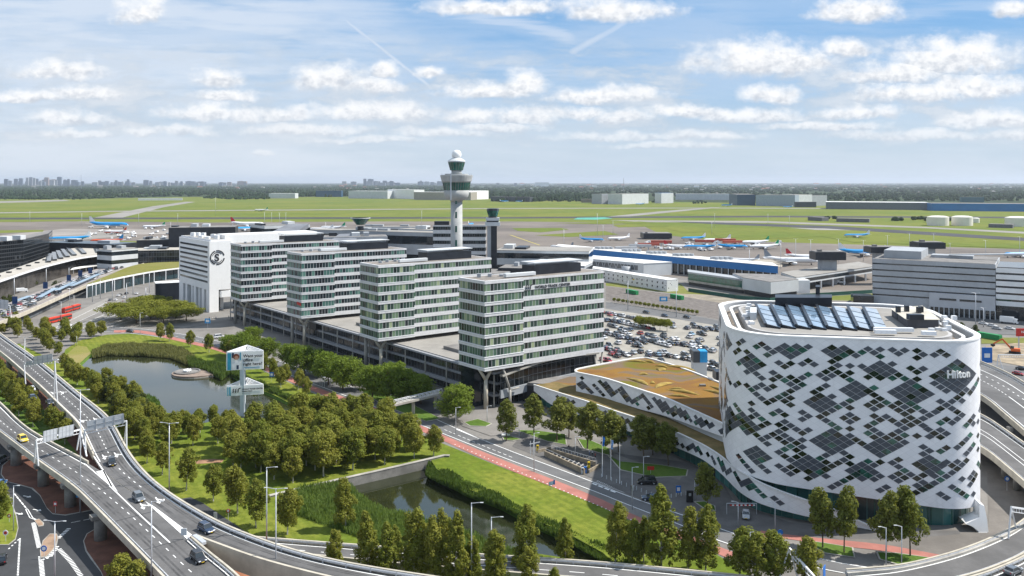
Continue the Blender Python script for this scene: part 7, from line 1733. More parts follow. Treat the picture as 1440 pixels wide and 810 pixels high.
for px,yt,yb in ((883,395,436),(951,402,446),(1054,350,392),(1098,341,378),(1119,336,372),(1140,337,370),(1179,336,368),(1214,338,368),(1248,331,356),(1279,328,352),(1313,328,350),(1336,342,358),(1386,338,366),(1434,333,362),(1372,412,458),(1383,433,460),(42,297,313),(115,300,318),(195,300,316),(250,300,318),(303,277,302),(458,320-8,336),(593,296,320),(793,322,350),(848,316,338),(862,310,330),(1001,312,330),(1005,300,320),(372,298,318),(382,298,318),(393,299,318),(402,299,318),(840,300,330),(1080,301,318),(1110,303,320),(240,312,330)):
    lamp(px,yt,yb,'tall thin apron floodlight mast','' and 0 or .3,2,'apron floodlight masts',r=.22)
# ------------------------------------------------------------------ gantries
def gantry(label,legs,beam,boards,z=7.,bm=None,th=.35):
    """legs: list of (top px,py , list of foot px); all on the deck height z"""
    base=P(*legs[0][1][0],z); T=root('road_gantry',label,'gantry',base); tops=[]
    for (tx,ty),feet in legs:
        f0=P(*feet[0],z); Y=f0.y; top=PY(tx,Y,ZY(ty,Y)); tops.append(top)
        for f in feet:
            g=P(*f,z); mb=MB(); mb.tube(g,top,.2,.17,8); mb.build('leg',WMETAL,T,world=True)
    if len(tops)>1:
        a,b=tops[0],tops[-1]; d=(b-a); ext=beam
        mb=MB(); mb.beam(a-d*ext[0],b+d*ext[1],th,th); mb.beam(a-d*ext[0]+Vector((0,0,-1.)),b+d*ext[1]+Vector((0,0,-1.)),.15,.15)
        for k in range(12): p=a.lerp(b,k/11); mb.tube(p,p-Vector((0,0,1.)),.06,.06,5)
        mb.build('beam',WMETAL,T,world=True)
        for t0,t1,h0,h1,m_ in boards:
            p=a.lerp(b,t0); q=a.lerp(b,t1); mb=MB(); c=(h0+h1)/2; mb.beam(p+Vector((0,-.4,c)),q+Vector((0,-.4,c)),.12,h1-h0); o=mb.build('sign_board',m_,T,world=True)
            mb=MB(); n_=4
            for k in range(n_+1): s=p.lerp(q,k/n_); mb.beam(s+Vector((0,-.55,h0)),s+Vector((0,-.55,h1)),.12,.12)
            mb.beam(p+Vector((0,-.55,c)),q+Vector((0,-.55,c)),.1,.1); mb.build('board_rib',GPAINT,T,world=True)
    return T
BK=mat('sign_back',(.50,.53,.56),.5,.06,1,metal=.3)
gantry('first gantry over the upper viaduct with a row of grey sign backs',[((34,512),[(36,540)]),((77,506),[(81,569),(76,562)])],(0,.1),[(.35,.95,-.5,2.2,BK),(.1,.32,-.6,.9,BK)])
gantry('gantry over the lower left arm with two grey sign backs above the taxi lanes',[((51,619),[(54,655),(48,651)]),((113,604),[(108,633),(122,642)])],(0,0),[(.18,.48,-.8,1.9,BK),(.52,.86,-.8,1.9,BK)])
gantry('gantry over the upper arm just before the two arms join',[((119,605),[(121,640),(113,632)]),((178,592),[(178,634),(175,622)])],(0,0),[(.08,.95,-.3,2.3,BK)])
gantry('white gantry at the outer edge of the curved ramp, lower right',[((1422,713),[(1418,757),(1429,744)]),((1462,719),[(1462,735)])],(0,0),[],2.4)
T=gantry('white gantry with blue direction signs rising at the bottom edge',[((1110,771),[(1090,830),(1127,830)]),((1146,812),[(1146,850)])],(0,0),[],0.2)
a=P(1122,830,.2); mb=MB()
for dx,z0,z1,w_ in ((.6,2.5,8.2,3.0),(4.2,1.2,4.6,2.2)):
    y=P(1126,830,.2).y; x=(1127-CX)*y/FL+dx; mb=MB(); mb.add([(x,y-.2,z0),(x+1.5,y+2.6,z0-.3),(x+1.5,y+2.6,z1-.6),(x,y-.2,z1),(x,y+.0,z0),(x+1.5,y+2.8,z0-.3),(x+1.5,y+2.8,z1-.6),(x,y+.0,z1)],[(0,1,2,3),(7,6,5,4),(0,4,5,1),(1,5,6,2),(2,6,7,3),(3,7,4,0)]); mb.build('sign_board',BLUES,T,world=True)
mb=MB(); 
for k in range(4): mb.beam((x-3.2,y-.25,3.4+k*1.1),(x-2.6,y+1.2,3.3+k*1.1),.05,.15)
mb.build('sign_lettering',WPAINT,T,world=True)
gantry('small white gantry beyond the right hand viaduct',[((1404,499),[(1401,522),(1411,522)]),((1441,499),[(1441,521)])],(0,0),[],.3)
gantry('gantry with blue grey board crossing the drop-off road at the left edge',[((14,430),[(13,447),(16,447)]),((-20,427),[(-20,443)])],(0,.3),[(.05,.7,-2.,3.,BK)],6.)
mb=MB(); T=root('road_sign','blue direction sign on the boulevard at the right side of the hotel','sign',P(1388,520)); mb.box(-2.2,2.2,-.1,.1,3,9.5); mb.build('board',BLUES,T); mb=MB(); mb.box(-1.2,1.2,-.16,-.12,5.2,7); mb.build('symbol',WPAINT,T); mb=MB(); mb.box(-.15,.15,.1,.3,0,9); mb.build('post',STEEL,T)
# small signs
def sign(px,py,zp,w_,h_,m_,label,shape='rect',z=.15,m2=None,r=.05,name='road_sign'):
    o=P(px,py,z); T=root(name,label,'sign',o); mb=MB(); mb.tube((0,0,0),(0,0,zp+h_),r,r,6); mb.build('post',STEEL,T); mb=MB()
    if shape=='rect': mb.box(-w_/2,w_/2,-.12,-.06,zp,zp+h_)
    else: mb.tube((0,-.12,zp+h_/2),(0,-.06,zp+h_/2),w_/2,w_/2,18)
    mb.build('plate',m_,T)
    if m2: 
        mb=MB(); 
        if shape=='rect': mb.box(-w_*.3,w_*.3,-.16,-.125,zp+h_*.25,zp+h_*.75)
        else: mb.tube((0,-.16,zp+h_/2),(0,-.125,zp+h_/2),w_*.3,w_*.3,14)
        mb.build('symbol',m2,T)
for a in ((62,786,1.6,1.3,1.3,BLUES,'round blue arrow sign with yellow post on the brick traffic island','round',.15,WPAINT),(78,722,1.8,.9,1.1,REDS,'small red and white sign on the red brick ground under the viaduct','rect',.15,WPAINT),(112,712,2.2,1.7,2.0,mat('cyan_sign',(.02,.30,.62),.5),'light blue square sign beside a viaduct pier','rect',.15,None),
    (321,732,1.9,.9,.9,REDS,'round red sign with white centre on the open lawn','round',.15,WPAINT),(303,737,1.2,.8,1.6,LGREY,'narrow grey sign on the maintenance road','rect',.15,None),(8,762,1.4,1.2,1.3,WPAINT,'white and red sign on the grass corner at the left edge','round',.15,REDS),(13,735,1.2,.9,.9,REDS,'red and white no entry sign behind the grass corner','round',.15,WPAINT),
    (1097,757,.7,1.3,1.3,BLUES,'small round blue sign at the end of the red cycle path','round',.15,None),(954,696,.6,1.3,1.8,BLUES,'blue sign with white symbol on the forecourt drive','rect',.15,WPAINT),(915,667,1.2,1.9,1.0,REDS,'small red banner on a stake in the hotel lawn','rect',.15,None),(1270,702-25,.1,.1,.1,STEEL,'slim pole beside the ramp','rect',.15,None) if 0 else (1416,690,2.4,1.4,1.4,BLUES,'round blue and white sign on the brick strip by the right viaduct','round',.15,WPAINT),
    (382,536,1.8,1.6,1.8,BLUES,'blue and white sign at the bend of the red cycle path','rect',.15,WPAINT),(455,526,3.2,2.8,1.7,mat('cyan_sign',(.02,.30,.62)),'light blue direction sign under the street trees, left one','rect',.15,None),(559,563,2.6,3.2,1.4,mat('cyan_sign',(.02,.30,.62)),'light blue direction sign near the footbridge','rect',.15,None),(292,464,3.6,3.0,2.6,mat('cyan_sign',(.02,.30,.62)),'light blue board at the crossing before the tall white hotel','rect',.15,WPAINT),
    (933,435,5,5.,3.,mat('cyan_sign',(.02,.30,.62)),'light blue motorway board beyond the car park','rect',.3,WPAINT)):
    sign(a[0],a[1],a[2],a[3],a[4],a[5],a[6],a[7],a[8],a[9])
# blue and white info board leaning on the verge
T=root('information_sign','tilted blue and white sign on the grass verge of the cycle path','sign',P(776,689)); mb=MB(); mb.tube((0,0,0),(0,0,1.6),.05,.05,6); mb.build('post',STEEL,T); mb=MB(); mb.add([(-.8,-.3,1.2),(.4,-.3,1.5),(.4,-.1,2.4),(-.8,-.1,2.1)],[(0,1,2,3),(3,2,1,0)]); mb.build('plate',mat('pale_sign',(.5,.65,.8),.5),T); mb=MB(); mb.box(.4,.8,-.3,-.2,1.5,2.7); mb.build('blue_edge',BLUES,T)
# blue and black tank pillar in the car park, info totem
T=root('advertising_pillar','square kiosk pillar with blue screen top behind the sedum roof','kiosk',P(984,528,.3)); mb=MB(); mb.box(-2.7,2.7,-1,4,0,9.5); mb.build('body',LGREY,T); mb=MB(); mb.box(-2.9,-.2,-1.3,3.8,5.6,10.2); mb.build('grey_screen',mat('dark_screen',(.06,.07,.08),.4),T); mb=MB(); mb.box(-.15,2.9,-1.3,3.8,5.6,10.2); mb.build('blue_screen',mat('cyan_sign',(.02,.30,.62)),T)
T=root('information_pillar','black information pillar on the hotel drive','information pillar',P(970,706,.2)); mb=MB(); mb.box(-.85,.85,-.25,.25,0,2.9); mb.build('body',BLACK,T,bevel=.05); mb=MB(); mb.box(-.3,.3,-.3,-.27,1.6,2.3); mb.build('symbol',GPAINT,T)
# barrier
a=P(1022,723,.2); b=P(1064,723,.2); T=root('height_barrier','blue grey height frame with a red and white bar over the hotel garage ramp','barrier',a); mb=MB(); mb.tube(a,a+Vector((0,0,2.6)),.08,.08,6); mb.tube(b,b+Vector((0,0,2.6)),.08,.08,6); mb.tube(a+Vector((0,0,2.6)),b+Vector((0,0,2.6)),.08,.08,6); mb.build('frame',STEEL,T,world=True)
mb=MB(); 
for k in range(6): mb.beam(a.lerp(b,.1+.14*k)+Vector((0,-.15,2.2)),a.lerp(b,.17+.14*k)+Vector((0,-.15,2.2)),.08,.3)
mb.build('red_bar',REDS,T,world=True); mb=MB()
for k in range(6): mb.beam(a.lerp(b,.17+.14*k)+Vector((0,-.15,2.2)),a.lerp(b,.24+.14*k)+Vector((0,-.15,2.2)),.08,.3)
mb.build('white_bar',WPAINT,T,world=True)
# flag poles
for k,(px,yb,c,l) in enumerate(((847,670,BLUES,'flagpole with deep blue flag, left of three before the hotel'),(859,675,mat('pale_blue_flag',(.2,.35,.62),.7),'flagpole with pale blue flag, middle of three before the hotel'),(871.5,680,None,'bare flagpole, right of three before the hotel'))):
    o=P(px,yb,.2); T=root('flagpole',l,'flagpole',o); h=11.; mb=MB(); mb.tube((0,0,0),(0,0,h),.1,.05,8); mb.build('pole',WMETAL,T)
    if c: 
        mb=MB(); rings=[]
        vs=[]; 
        for i in range(7):
            for j in range(2): vs.append((.08+.55*j+.08*math.sin(i),.12*math.sin(i*1.3+j),h-.3-i*.42))
        mb.add(vs,[(2*i,2*i+1,2*i+3,2*i+2) for i in range(6)]); mb.build('flag',c,T)
# bollards
for k in range(22):
    a=P(846+k*7.0,671+ (k*2.6 if k<12 else 31-(k-12)*1.2),.2); T=root('bollard','short pale bollard in the line along the hotel drive','bollard',a,0,'bollards along the hotel drive'); mb=MB(); mb.lathe([(.11,0),(.11,.85),(.05,.95)],(0,0,0),8); mb.build('post',LGREY,T)
# stair well in the forecourt
T=root('stair_well','sunken stair opening with stone walls and railings on the forecourt','stairs',P(765,640)); W_=[(766,641),(775,636),(838,655),(841,662),(829,669),(822,667)]
q=[P(x,y,.2) for x,y in W_]; mb=MB()
wall_along(mb,[q[0],q[5]],.45,0,1.5); wall_along(mb,[q[1],q[2]],.3,0,1.1); wall_along(mb,[P(756,636.5,.2),P(774,632,.2)],.35,0,.8); wall_along(mb,[P(828,665,.2),P(844,656,.2)],.4,0,.9); mb.build('wall',mat('sandstone',(.30,.25,.18),.9,.25,.6,fine=.3),T,world=True)
mb=MB(); q2=[P(x,y,.215) for x,y in ((768,641),(776,637),(836,655.5),(826,666.5))]; mb.add([tuple(p) for p in q2],[(3,2,1,0)] if 0 else [(0,1,2,3)]); mb.build('shaft',DARK,T,world=True)  # flat dark sheet, shade of the sunken opening put into its colour
mb=MB()
for k in range(10):
    a=q[0].lerp(q[5],k/10); b=q[1].lerp(q[2],k/10); mb.beam(a.lerp(b,.3)+Vector((0,0,.3)),a.lerp(b,.7)+Vector((0,0,.3)),.35,.15)
mb.build('step',CONC,T,world=True); mb=MB()
for k in range(16): a=q[1].lerp(q[2],k/15); mb.box(a.x-.05,a.x+.05,a.y-.05,a.y+.05,.2,2.2)
mb.beam(q[1]+Vector((0,0,2.1)),q[2]+Vector((0,0,2.1)),.08,.08); mb.beam(q[0]+Vector((0,0,2.2)),q[5]+Vector((0,0,2.2)),.08,.08); mb.build('railing',STEEL,T,world=True)
T=root('bench','white slab bench on the planted island beside the bright young tree','bench',P(711,614,.3),.3); mb=MB(); mb.box(-1.3,1.3,-.5,.5,.4,.9); mb.build('seat',WPAINT,T,bevel=.05); mb=MB(); mb.box(-1,-.7,-.4,.4,0,.4); mb.box(.7,1,-.4,.4,0,.4); mb.build('base',CONC,T)
for x,y,c,l in ((756,634,YELLOW,'yellow ticket post at the head of the stair well'),(819,666,LGREY,'grey ticket machine at the near end of the stair well'),(823,665,BLUES,'blue ticket machine at the near end of the stair well'),(828,658,YELLOW,'yellow ticket post at the far corner of the stair well')):
    T=root('ticket_post',l,'ticket post',P(x,y,.2)); mb=MB(); mb.box(-.35,.35,-.25,.25,0,1.7); mb.build('body',c,T,bevel=.05); mb=MB(); mb.box(-.2,.2,-.28,-.255,1.0,1.4); mb.build('display',DARK,T)
for x,y,l in ((746,641,'thin white frame post of the sign by the cycle crossing'),):
    T=root('sign_frame',l,'sign',P(x,y,.2)); mb=MB(); mb.tube((0,0,0),(0,0,4.3),.07,.07,6); mb.tube((.9,0,0),(.9,0,4.3),.07,.07,6); mb.beam((-.3,0,3.4),(2.8,.4,3.9),.1,.25); mb.build('frame',WMETAL,T)
# bikes as small parked row: two wheel pairs
for k,(x,y) in enumerate(((450,541),(453,543),(456,545))):
    T=root('cycle_stand','pale hooped lamp bollard at the cycle crossing by the street trees','post',P(x,y,.2),0,'hooped posts at the cycle crossing'); mb=MB(); mb.tube((0,0,0),(0,0,4),.08,.08,6); mb.lathe([(.5,3.9),(.6,4.0),(.1,4.3)],(0,0,0),10); mb.build('post',WMETAL,T)
# people ------------------------------------------------------------
def person_mesh(name,pose=0.):
    me=bpy.data.meshes.new(name)
    J={'pel':(0,0,.95),'che':(0,0,1.28),'nek':(0,0,1.48),'hed':(0,.0,1.62),'top':(0,0,1.74),
       'hl':(.09,0,.92),'kl':(.10,.12*pose,.5),'fl':(.10,.20*pose-.04,.07),'tl':(.1,.2*pose+.12,.04),'hr':(-.09,0,.92),'kr':(-.10,-.06*pose,.5),'fr':(-.10,-.26*pose-.04,.08),'tr':(-.1,-.26*pose+.12,.04),
       'sl':(.19,0,1.42),'el':(.24,-.08*pose,1.14),'wl':(.24,.1-.1*pose,.9),'nl':(.24,.13-.1*pose,.80),'sr':(-.19,0,1.42),'er':(-.24,.06*pose,1.14),'wr':(-.24,.16*pose+.06,.9),'nr':(-.24,.16*pose+.09,.80)}
    E=[('pel','che'),('che','nek'),('nek','hed'),('hed','top'),('pel','hl'),('hl','kl'),('kl','fl'),('fl','tl'),('pel','hr'),('hr','kr'),('kr','fr'),('fr','tr'),('nek','sl'),('sl','el'),('el','wl'),('wl','nl'),('nek','sr'),('sr','er'),('er','wr'),('wr','nr')]
    Rd={'pel':.14,'che':.15,'nek':.06,'hed':.10,'top':.075,'hl':.10,'kl':.07,'fl':.05,'tl':.04,'hr':.10,'kr':.07,'fr':.05,'tr':.04,'sl':.065,'el':.05,'wl':.035,'nl':.04,'sr':.065,'er':.05,'wr':.035,'nr':.04}
    ks=list(J); me.from_pydata([J[k] for k in ks],[(ks.index(a),ks.index(b)) for a,b in E],[])
    o=bpy.data.objects.new(name,me); col.objects.link(o); md=o.modifiers.new('s','SKIN'); md.use_smooth_shade=True
    sv=me.skin_vertices[0].data
    for i,k in enumerate(ks): sv[i].radius=(Rd[k],Rd[k]*.8); sv[i].use_root=(k=='pel')
    o.modifiers.new('u','SUBSURF').levels=1
    dg=bpy.context.evaluated_depsgraph_get(); dg.update(); m2=bpy.data.meshes.new_from_object(o.evaluated_get(dg)); bpy.data.objects.remove(o)
    return m2
PM=[person_mesh('person_body',0.3),person_mesh('person_body',1.)]
CLM={n:mat('cloth_'+n,c,.9,.1,3) for n,c in (('black',(.02,.02,.022)),('white',(.6,.6,.6)),('red',(.35,.03,.03)),('blue',(.05,.1,.25)),('grey',(.2,.2,.2)))}
def person(px,py,shirt,trs,label,z=.2,ang=0.,k=0,group=None):
    T=root('person',label,'person',P(px,py,z),ang,group); me=PM[k].copy(); me.materials.clear()
    for m_ in (CLM[trs],CLM[shirt],SKIN,mat('dark_hair',(.03,.02,.015),.8)): me.materials.append(m_)
    for p in me.polygons:
        c=p.center; p.material_index=3 if (c.z>1.66 or (c.z>1.56 and c.y<-.02)) else 2 if (c.z>1.5 or (abs(c.x)>.2 and c.z<.95 and c.z>.7)) else 1 if c.z>.93 else 0
    o=bpy.data.objects.new('body',me); col.objects.link(o); o.parent=T
for a in ((833,641,'white','black','person in a white top standing by the far end of the stair well'),(837,645,'red','black','person in a dark red top beside the one in white at the stair well'),(800,633,'black','grey','person in black at the edge of the lawn behind the stair well'),(891,690,'white','white','person in white walking toward the black people carrier'),(888,691,'black','black','person in black beside the one in white near the people carrier'),(829,640,'white','blue','person in white and blue left of the group at the stair well')):
    person(*a,k=R.randint(0,1),ang=R.random()*6)
for k in range(16):
    person(R.uniform(140,235),R.uniform(424,432),R.choice(['black','white','blue','grey','red']),'black','small distant figure on the plaza before the sedum roofed hall',ang=R.random()*6,group='distant figures on the plaza')
for k in range(8):
    person(R.uniform(262,330),R.uniform(444,452),R.choice(['black','white','blue','grey']),'black','small distant figure in front of the tall white hotel block',ang=R.random()*6,group='distant figures before the tall white hotel')
# ------------------------------------------------------------------ advertising tower in the pond
def billboard():
    Yc=P(344,585,-.7).y; s=Yc/FL; T=root('advertising_tower','tall three sided advertising tower with two white message boards standing in the upper pond','billboard',PY(342,Yc,-.7))
    X=lambda px:(px-CX)*s; Zp=lambda py:H-(py-CY)*s
    mb=MB(); mb.box(X(337.5),X(343.5),Yc-.2,Yc+1.6,-1.2,Zp(505)); mb.build('column',mat('pale_grey_blue',(.50,.55,.60),.5,.05,.5),T,world=True)
    for (yl0,yl1,yr0,yr1,nm,ytop) in ((496,521,489.8,516,'upper_board',486.5),(544,557,536.5,549.5,'lower_board',532.5)):
        # front face from left corner to right corner (right one a little farther)
        xl,xr=X(320.5),X(370); yL=Yc-1.2; yR=Yc+1.5
        A=Vector((xl,yL,0)); B=Vector(((370-CX)*yR/FL,yR,0)); zt0=ZY(yl0,yL); zb0=ZY(yl1,yL); 
        zt1=zt0; zb1=zb0; C=Vector((X(333),Yc+11,0))
        mb=MB(); d=(B-A).normalized(); nn=Vector((d.y,-d.x,0))
        th=.35
        for P0,P1 in ((A,B),(B,C),(C,A)):
            mb.beam(Vector((P0.x,P0.y,(zt0+zb0)/2)),Vector((P1.x,P1.y,(zt0+zb0)/2)),th,zt0-zb0)
        pb=mb.build(nm,WPAINT,T,world=True)
        mb=MB(); ctr=(A+B+C)/3
        for P0,P1 in ((A,B),(B,C),(C,A)):
            mb.beam(Vector((P0.x,P0.y,zt0+.15)),Vector((P1.x,P1.y,zt0+.15)),.3,.3)
            for k in range(5): q=P0.lerp(P1,(k+.5)/5); mb.tube((q.x,q.y,zt0+.1),(ctr.x,ctr.y,zt0-.6),.06,.06,5)
        mb.build('truss',WMETAL,T,world=True)
        F0=A+nn*(th/2+.05); L=(B-A).length; hh=zt0-zb0
        def quad(u0,u1,v0,v1,m_,name,e=0.):
            mb=MB(); a=F0+d*L*u0+nn*e; b=F0+d*L*u1+nn*e; mb.beam(Vector((a.x,a.y,zb0+hh*(v0+v1)/2)),Vector((b.x,b.y,zb0+hh*(v0+v1)/2)),.06,hh*(v1-v0)); o=mb.build(name,m_,T,world=True); return o
        BL_=mat('board_blue',(.03,.30,.45),.5); 
        def txt(s_,u,v,size,m_=TXD):
            a=F0+d*L*u+nn*.07; text_mesh('lettering',s_,size,m_,T,frame(Vector((a.x,a.y,zb0+hh*v))-Vector(T.location),d),.02,.02)
        if nm=='upper_board':
            quad(.02,.12,.02,.98,BL_,'blue_stripe'); quad(.36,.39,.55,.98,BL_,'blue_stripe')
            # portrait: woman in white with tablet
            quad(.15,.36,.02,.45,mat('photo_white',(.7,.72,.74),.7),'printed_portrait',.02)
            mb=MB(); a=F0+d*L*.26+nn*.1; 
            mb.tube(Vector((a.x,a.y,zb0+hh*.76)),Vector((a.x,a.y,zb0+hh*.76))+nn*.04,hh*.17,hh*.17,14); mb.build('printed_hair',mat('auburn',(.20,.06,.03),.8),T,world=True)
            mb=MB(); a=a+nn*.05+d*.1; mb.tube(Vector((a.x,a.y,zb0+hh*.70)),Vector((a.x,a.y,zb0+hh*.70))+nn*.03,hh*.11,hh*.11,14); mb.build('printed_face',SKIN,T,world=True)
            quad(.14,.20,.70,.98,mat('photo_navy',(.02,.04,.08),.7),'printed_background',.02); quad(.27,.33,.05,.28,mat('photo_navy',(.02,.04,.08),.7),'printed_tablet',.05)
            for k,s_ in enumerate(('Want your','office','right here?')): txt(s_,.45,.70-.23*k,1.45)
            txt('schiphol real estate',.48,.07,.62,BL_) if 0 else quad(.48,.92,.10,.13,BL_,'small_print')
        else:
            quad(.02,.045,.03,.97,BL_,'blue_stripe'); quad(.07,.11,.03,.97,BL_,'blue_stripe')
            mb=MB(); 
            o=F0+d*L*.17+nn*.1; O=Vector((o.x,o.y,zb0+hh*.32)); swirl(T,O,d,hh*.34,TXD,nn)
            txt('WORLD TRADE CENTER',.42,.60,.62); txt('Schiphol Airport',.42,.40,.5); quad(.42,.68,.20,.23,mat('grey_print',(.3,.3,.3)),'small_print')
billboard()
# ------------------------------------------------------------------ aircraft
def plane_proto(L):
    T=root('aircraft','x','aircraft',(0,0,0)); r=L*.052; span=L*.47
    prof=[(-.5,.10,.06),(-.47,.25,.05),(-.38,.6,.035),(-.28,.9,.012),(-.18,1,0),(.32,1,0),(.40,.95,-.002),(.45,.78,-.006),(.485,.45,-.014),(.5,.10,-.02)]
    def ring(x,s,dz): return [(x*L,r*s*math.cos(t),r*s*math.sin(t)+dz*L+r*1.75) for t in [2*math.pi*k/12 for k in range(12)]]
    mb=MB(); mb.loft([ring(*p) for p in prof]); 
    for i,f in enumerate(mb.f):
        z=sum(mb.v[k][2] for k in f)/len(f); mb.m[i]=1 if z<r*1.5 else 0
    b=mb.build('fuselage',[WPAINT,WPAINT],T,smooth=True)
    for s in (-1,1):
        mb=MB(); z=r*1.25; mb.loft([[(L*.10,s*r*.6,z),(L*.03,s*r*.6,z+.35),(-L*.10,s*r*.6,z),(L*.03,s*r*.6,z-.3)],[(-L*.115,s*span,z+L*.03),(-L*.135,s*span,z+L*.031+.1),(-L*.155,s*span,z+L*.03),(-L*.135,s*span,z+L*.029)]]); mb.build('wing',mat('wing_grey',(.50,.52,.54),.4,.05,1),T)
        mb=MB(); e=L*.045; mb.lathe([(r*.42,-e),(r*.55,-e*.3),(r*.55,e*.6),(r*.45,e)],(0,0,0),12); 
        mb.v=[(L*.045+z_,s*span*.34+x_,r*.72+y_) for x_,y_,z_ in mb.v]; mb.build('engine',WPAINT,T)
        mb=MB(); mb.loft([[(-L*.40,s*r*.3,r*2.1),(-L*.44,s*r*.3,r*2.2),(-L*.485,s*r*.3,r*2.1)],[(-L*.475,s*L*.165,r*2.4),(-L*.485,s*L*.165,r*2.45),(-L*.505,s*L*.165,r*2.4)]]); mb.build('tailplane',mat('wing_grey',(.5,.52,.54)),T)
    mb=MB(); mb.loft([[(-L*.33,0,r*2.6),(-L*.40,.3,r*2.6),(-L*.485,0,r*2.6),(-L*.40,-.3,r*2.6)],[(-L*.455,0,r*2.6+L*.145),(-L*.48,.12,r*2.6+L*.145),(-L*.505,0,r*2.6+L*.145),(-L*.48,-.12,r*2.6+L*.145)]]); mb.build('tail_fin',WPAINT,T)
    mb=MB()
    for x,y in ((L*.38,0),(-L*.02,r*1.1),(-L*.02,-r*1.1)): mb.tube((x,y,.5),(x,y,r),.15,.15,6); mb.tube((x,y-.5,.55),(x,y+.5,.55),.55,.55,10)
    mb.build('landing_gear',BLACK,T)
    mb=MB()
    for s in (-1,1): mb.box(-L*.33,L*.38,s*r*.93-.02,s*r*.93+.02,r*1.9,r*2.02)
    mb.build('cabin_windows',DARK,T); mb=MB(); mb.box(L*.455,L*.475,-r*.5,r*.5,r*1.75,r*2.1); mb.build('cockpit_window',DARK,T)
    for c in T.children:
        if c.name.split('.')[0] in('fuselage','tail_fin'):
            for sl in c.material_slots: sl.link='OBJECT'; sl.material=WPAINT
    return T
SKY_=mat('aircraft_blue',(.01,.27,.60),.35,.03,.2); AW=mat('aircraft_white',(.75,.75,.75),.35,.03,.2); NAVY=mat('aircraft_navy',(.01,.02,.10),.35); AR=mat('aircraft_red',(.55,.02,.03),.35); AO=mat('aircraft_orange',(.62,.10,.03),.35); AG=mat('aircraft_green',(.01,.30,.13),.35); AGY=mat('aircraft_grey',(.25,.28,.32),.35)
LIV={'blue':(SKY_,AW,AW),'red tail':(AW,AW,AR),'dark blue tail':(AW,AW,NAVY),'orange':(AW,AO,AO),'green tail':(AW,AW,AG),'white tail':(AW,AW,AW),'grey tail':(AW,AW,AGY),'blue tail':(AO,AO,SKY_)}
pp=plane_proto(40.); first=[True]
def plane(px,py,L,ang,liv,label,z=.3):
    o=P(px,py,z)
    if first[0]: T=pp; first[0]=False
    else: T=copy_tree(pp)
    T.location=o; T.rotation_euler=(0,0,math.radians(ang)); T.scale=(L/40,)*3; T['label']=label
    a,b,c=LIV[liv]
    for ch in T.children:
        n=ch.name.split('.')[0]
        if n=='fuselage': 
            for i,m_ in enumerate((a,b)): ch.material_slots[i].link='OBJECT'; ch.material_slots[i].material=m_
        elif n=='tail_fin': ch.material_slots[0].link='OBJECT'; ch.material_slots[0].material=c
for q in ((153,321,73,-8,'blue','large light blue airliner with white tail, alone on the left apron'),(162,329,38,172,'orange','white and orange airliner with orange tail below the big blue airliner'),(216,321,38,186,'green tail','white airliner with small green tail at the left edge of the apron, facing left'),
    (348,319,62,-4,'red tail','white airliner with dark red tail behind the tall white hotel block'),(367,297,40,170,'green tail','distant white airliner rolling on the far taxiway'),(30,345,60,200,'dark blue tail','white airliner with navy tail behind the dark glass block'),(98,340,50,195,'blue','blue airliner with pale tail behind the left terminal'),(150,343,44,178,'blue tail','orange bodied airliner with blue tail left of the black block'),(72,352,36,176,'orange','orange airliner nose showing behind the dark glass block'),
    (345,325,50,215,'blue','blue airliner behind the white hotel roof'),(316,325,40,150,'white tail','white tailed airliner behind the black technical block'),
    (520,335,46,182,'blue','blue airliner parked behind the third and fourth tower roofs'),(468,323,44,170,'green tail','white airliner with green tail at the far pier'),(452,325,40,175,'white tail','white airliner left of the small round tower'),(585,336,44,178,'red tail','white airliner with bright red tail beside the control tower office'),(600,333,40,20,'dark blue tail','dark tailed airliner right behind the red tailed one'),
    (662,318,38,80,'blue','blue tailed aircraft between the big and slim control towers'),
    (790,351,34,140,'grey tail','aircraft tail with stripes left of the blue pier'),(832,340,34,-20,'blue','blue aircraft with white tail on the middle apron'),(870,338,34,200,'white tail','white aircraft with upright tail on the middle apron'),(975,338,36,10+180,'blue','blue aircraft by the dark lounge building'),(955,350,36,-10,'red tail','white aircraft with orange red tail at the blue pier'),(984,351,38,170,'blue','blue aircraft with white tail nearest the blue pier'),
    (1008,341,38,185,'white tail','tall white tailed aircraft on the middle apron'),(1030,350,36,-10,'blue','blue aircraft with blue nose right of the pier group'),(1062,344,38,190,'green tail','white aircraft with green tail, left one'),(1075,350,38,192,'green tail','white aircraft with green tail, right one'),(1046,369,30,160,'grey tail','grey tail tip showing above the blue pier'),
    (1112,372,50,190+160,'grey tail','large white aircraft with grey tail in front of the right pier'),(1135,366,42,-8+0,'red tail','white aircraft with red and green tail beside the black plant box'),(1205,334,38,182,'blue','light blue airliner taxiing alone on the right apron'),(1213,360,50,-6,'blue','light blue airliner with white tail left of the grey car park'),(1436,362,40,185,'blue','blue aircraft behind the roof at the right edge'),(1226,357,34,190,'white tail','white tail tip beside the grey car park'),
    (597-7,344,34,160,'orange','aircraft with orange markings behind the third tower'),(735-26,284,36,10,'blue','distant blue aircraft right of the control tower'),
    (730,284,30,170,'blue','small distant blue aircraft by the far hangars'),(868,287,34,175,'blue','distant blue aircraft left of the far grey hangar'),(900,288,32,172,'blue','distant blue aircraft before the far grey hangar'),(1022,290,36,160,'blue','distant blue and white aircraft before the big hangar'),(1108,292,30,170,'blue','distant blue aircraft at the doors of the biggest hangar')):
    plane(*q)
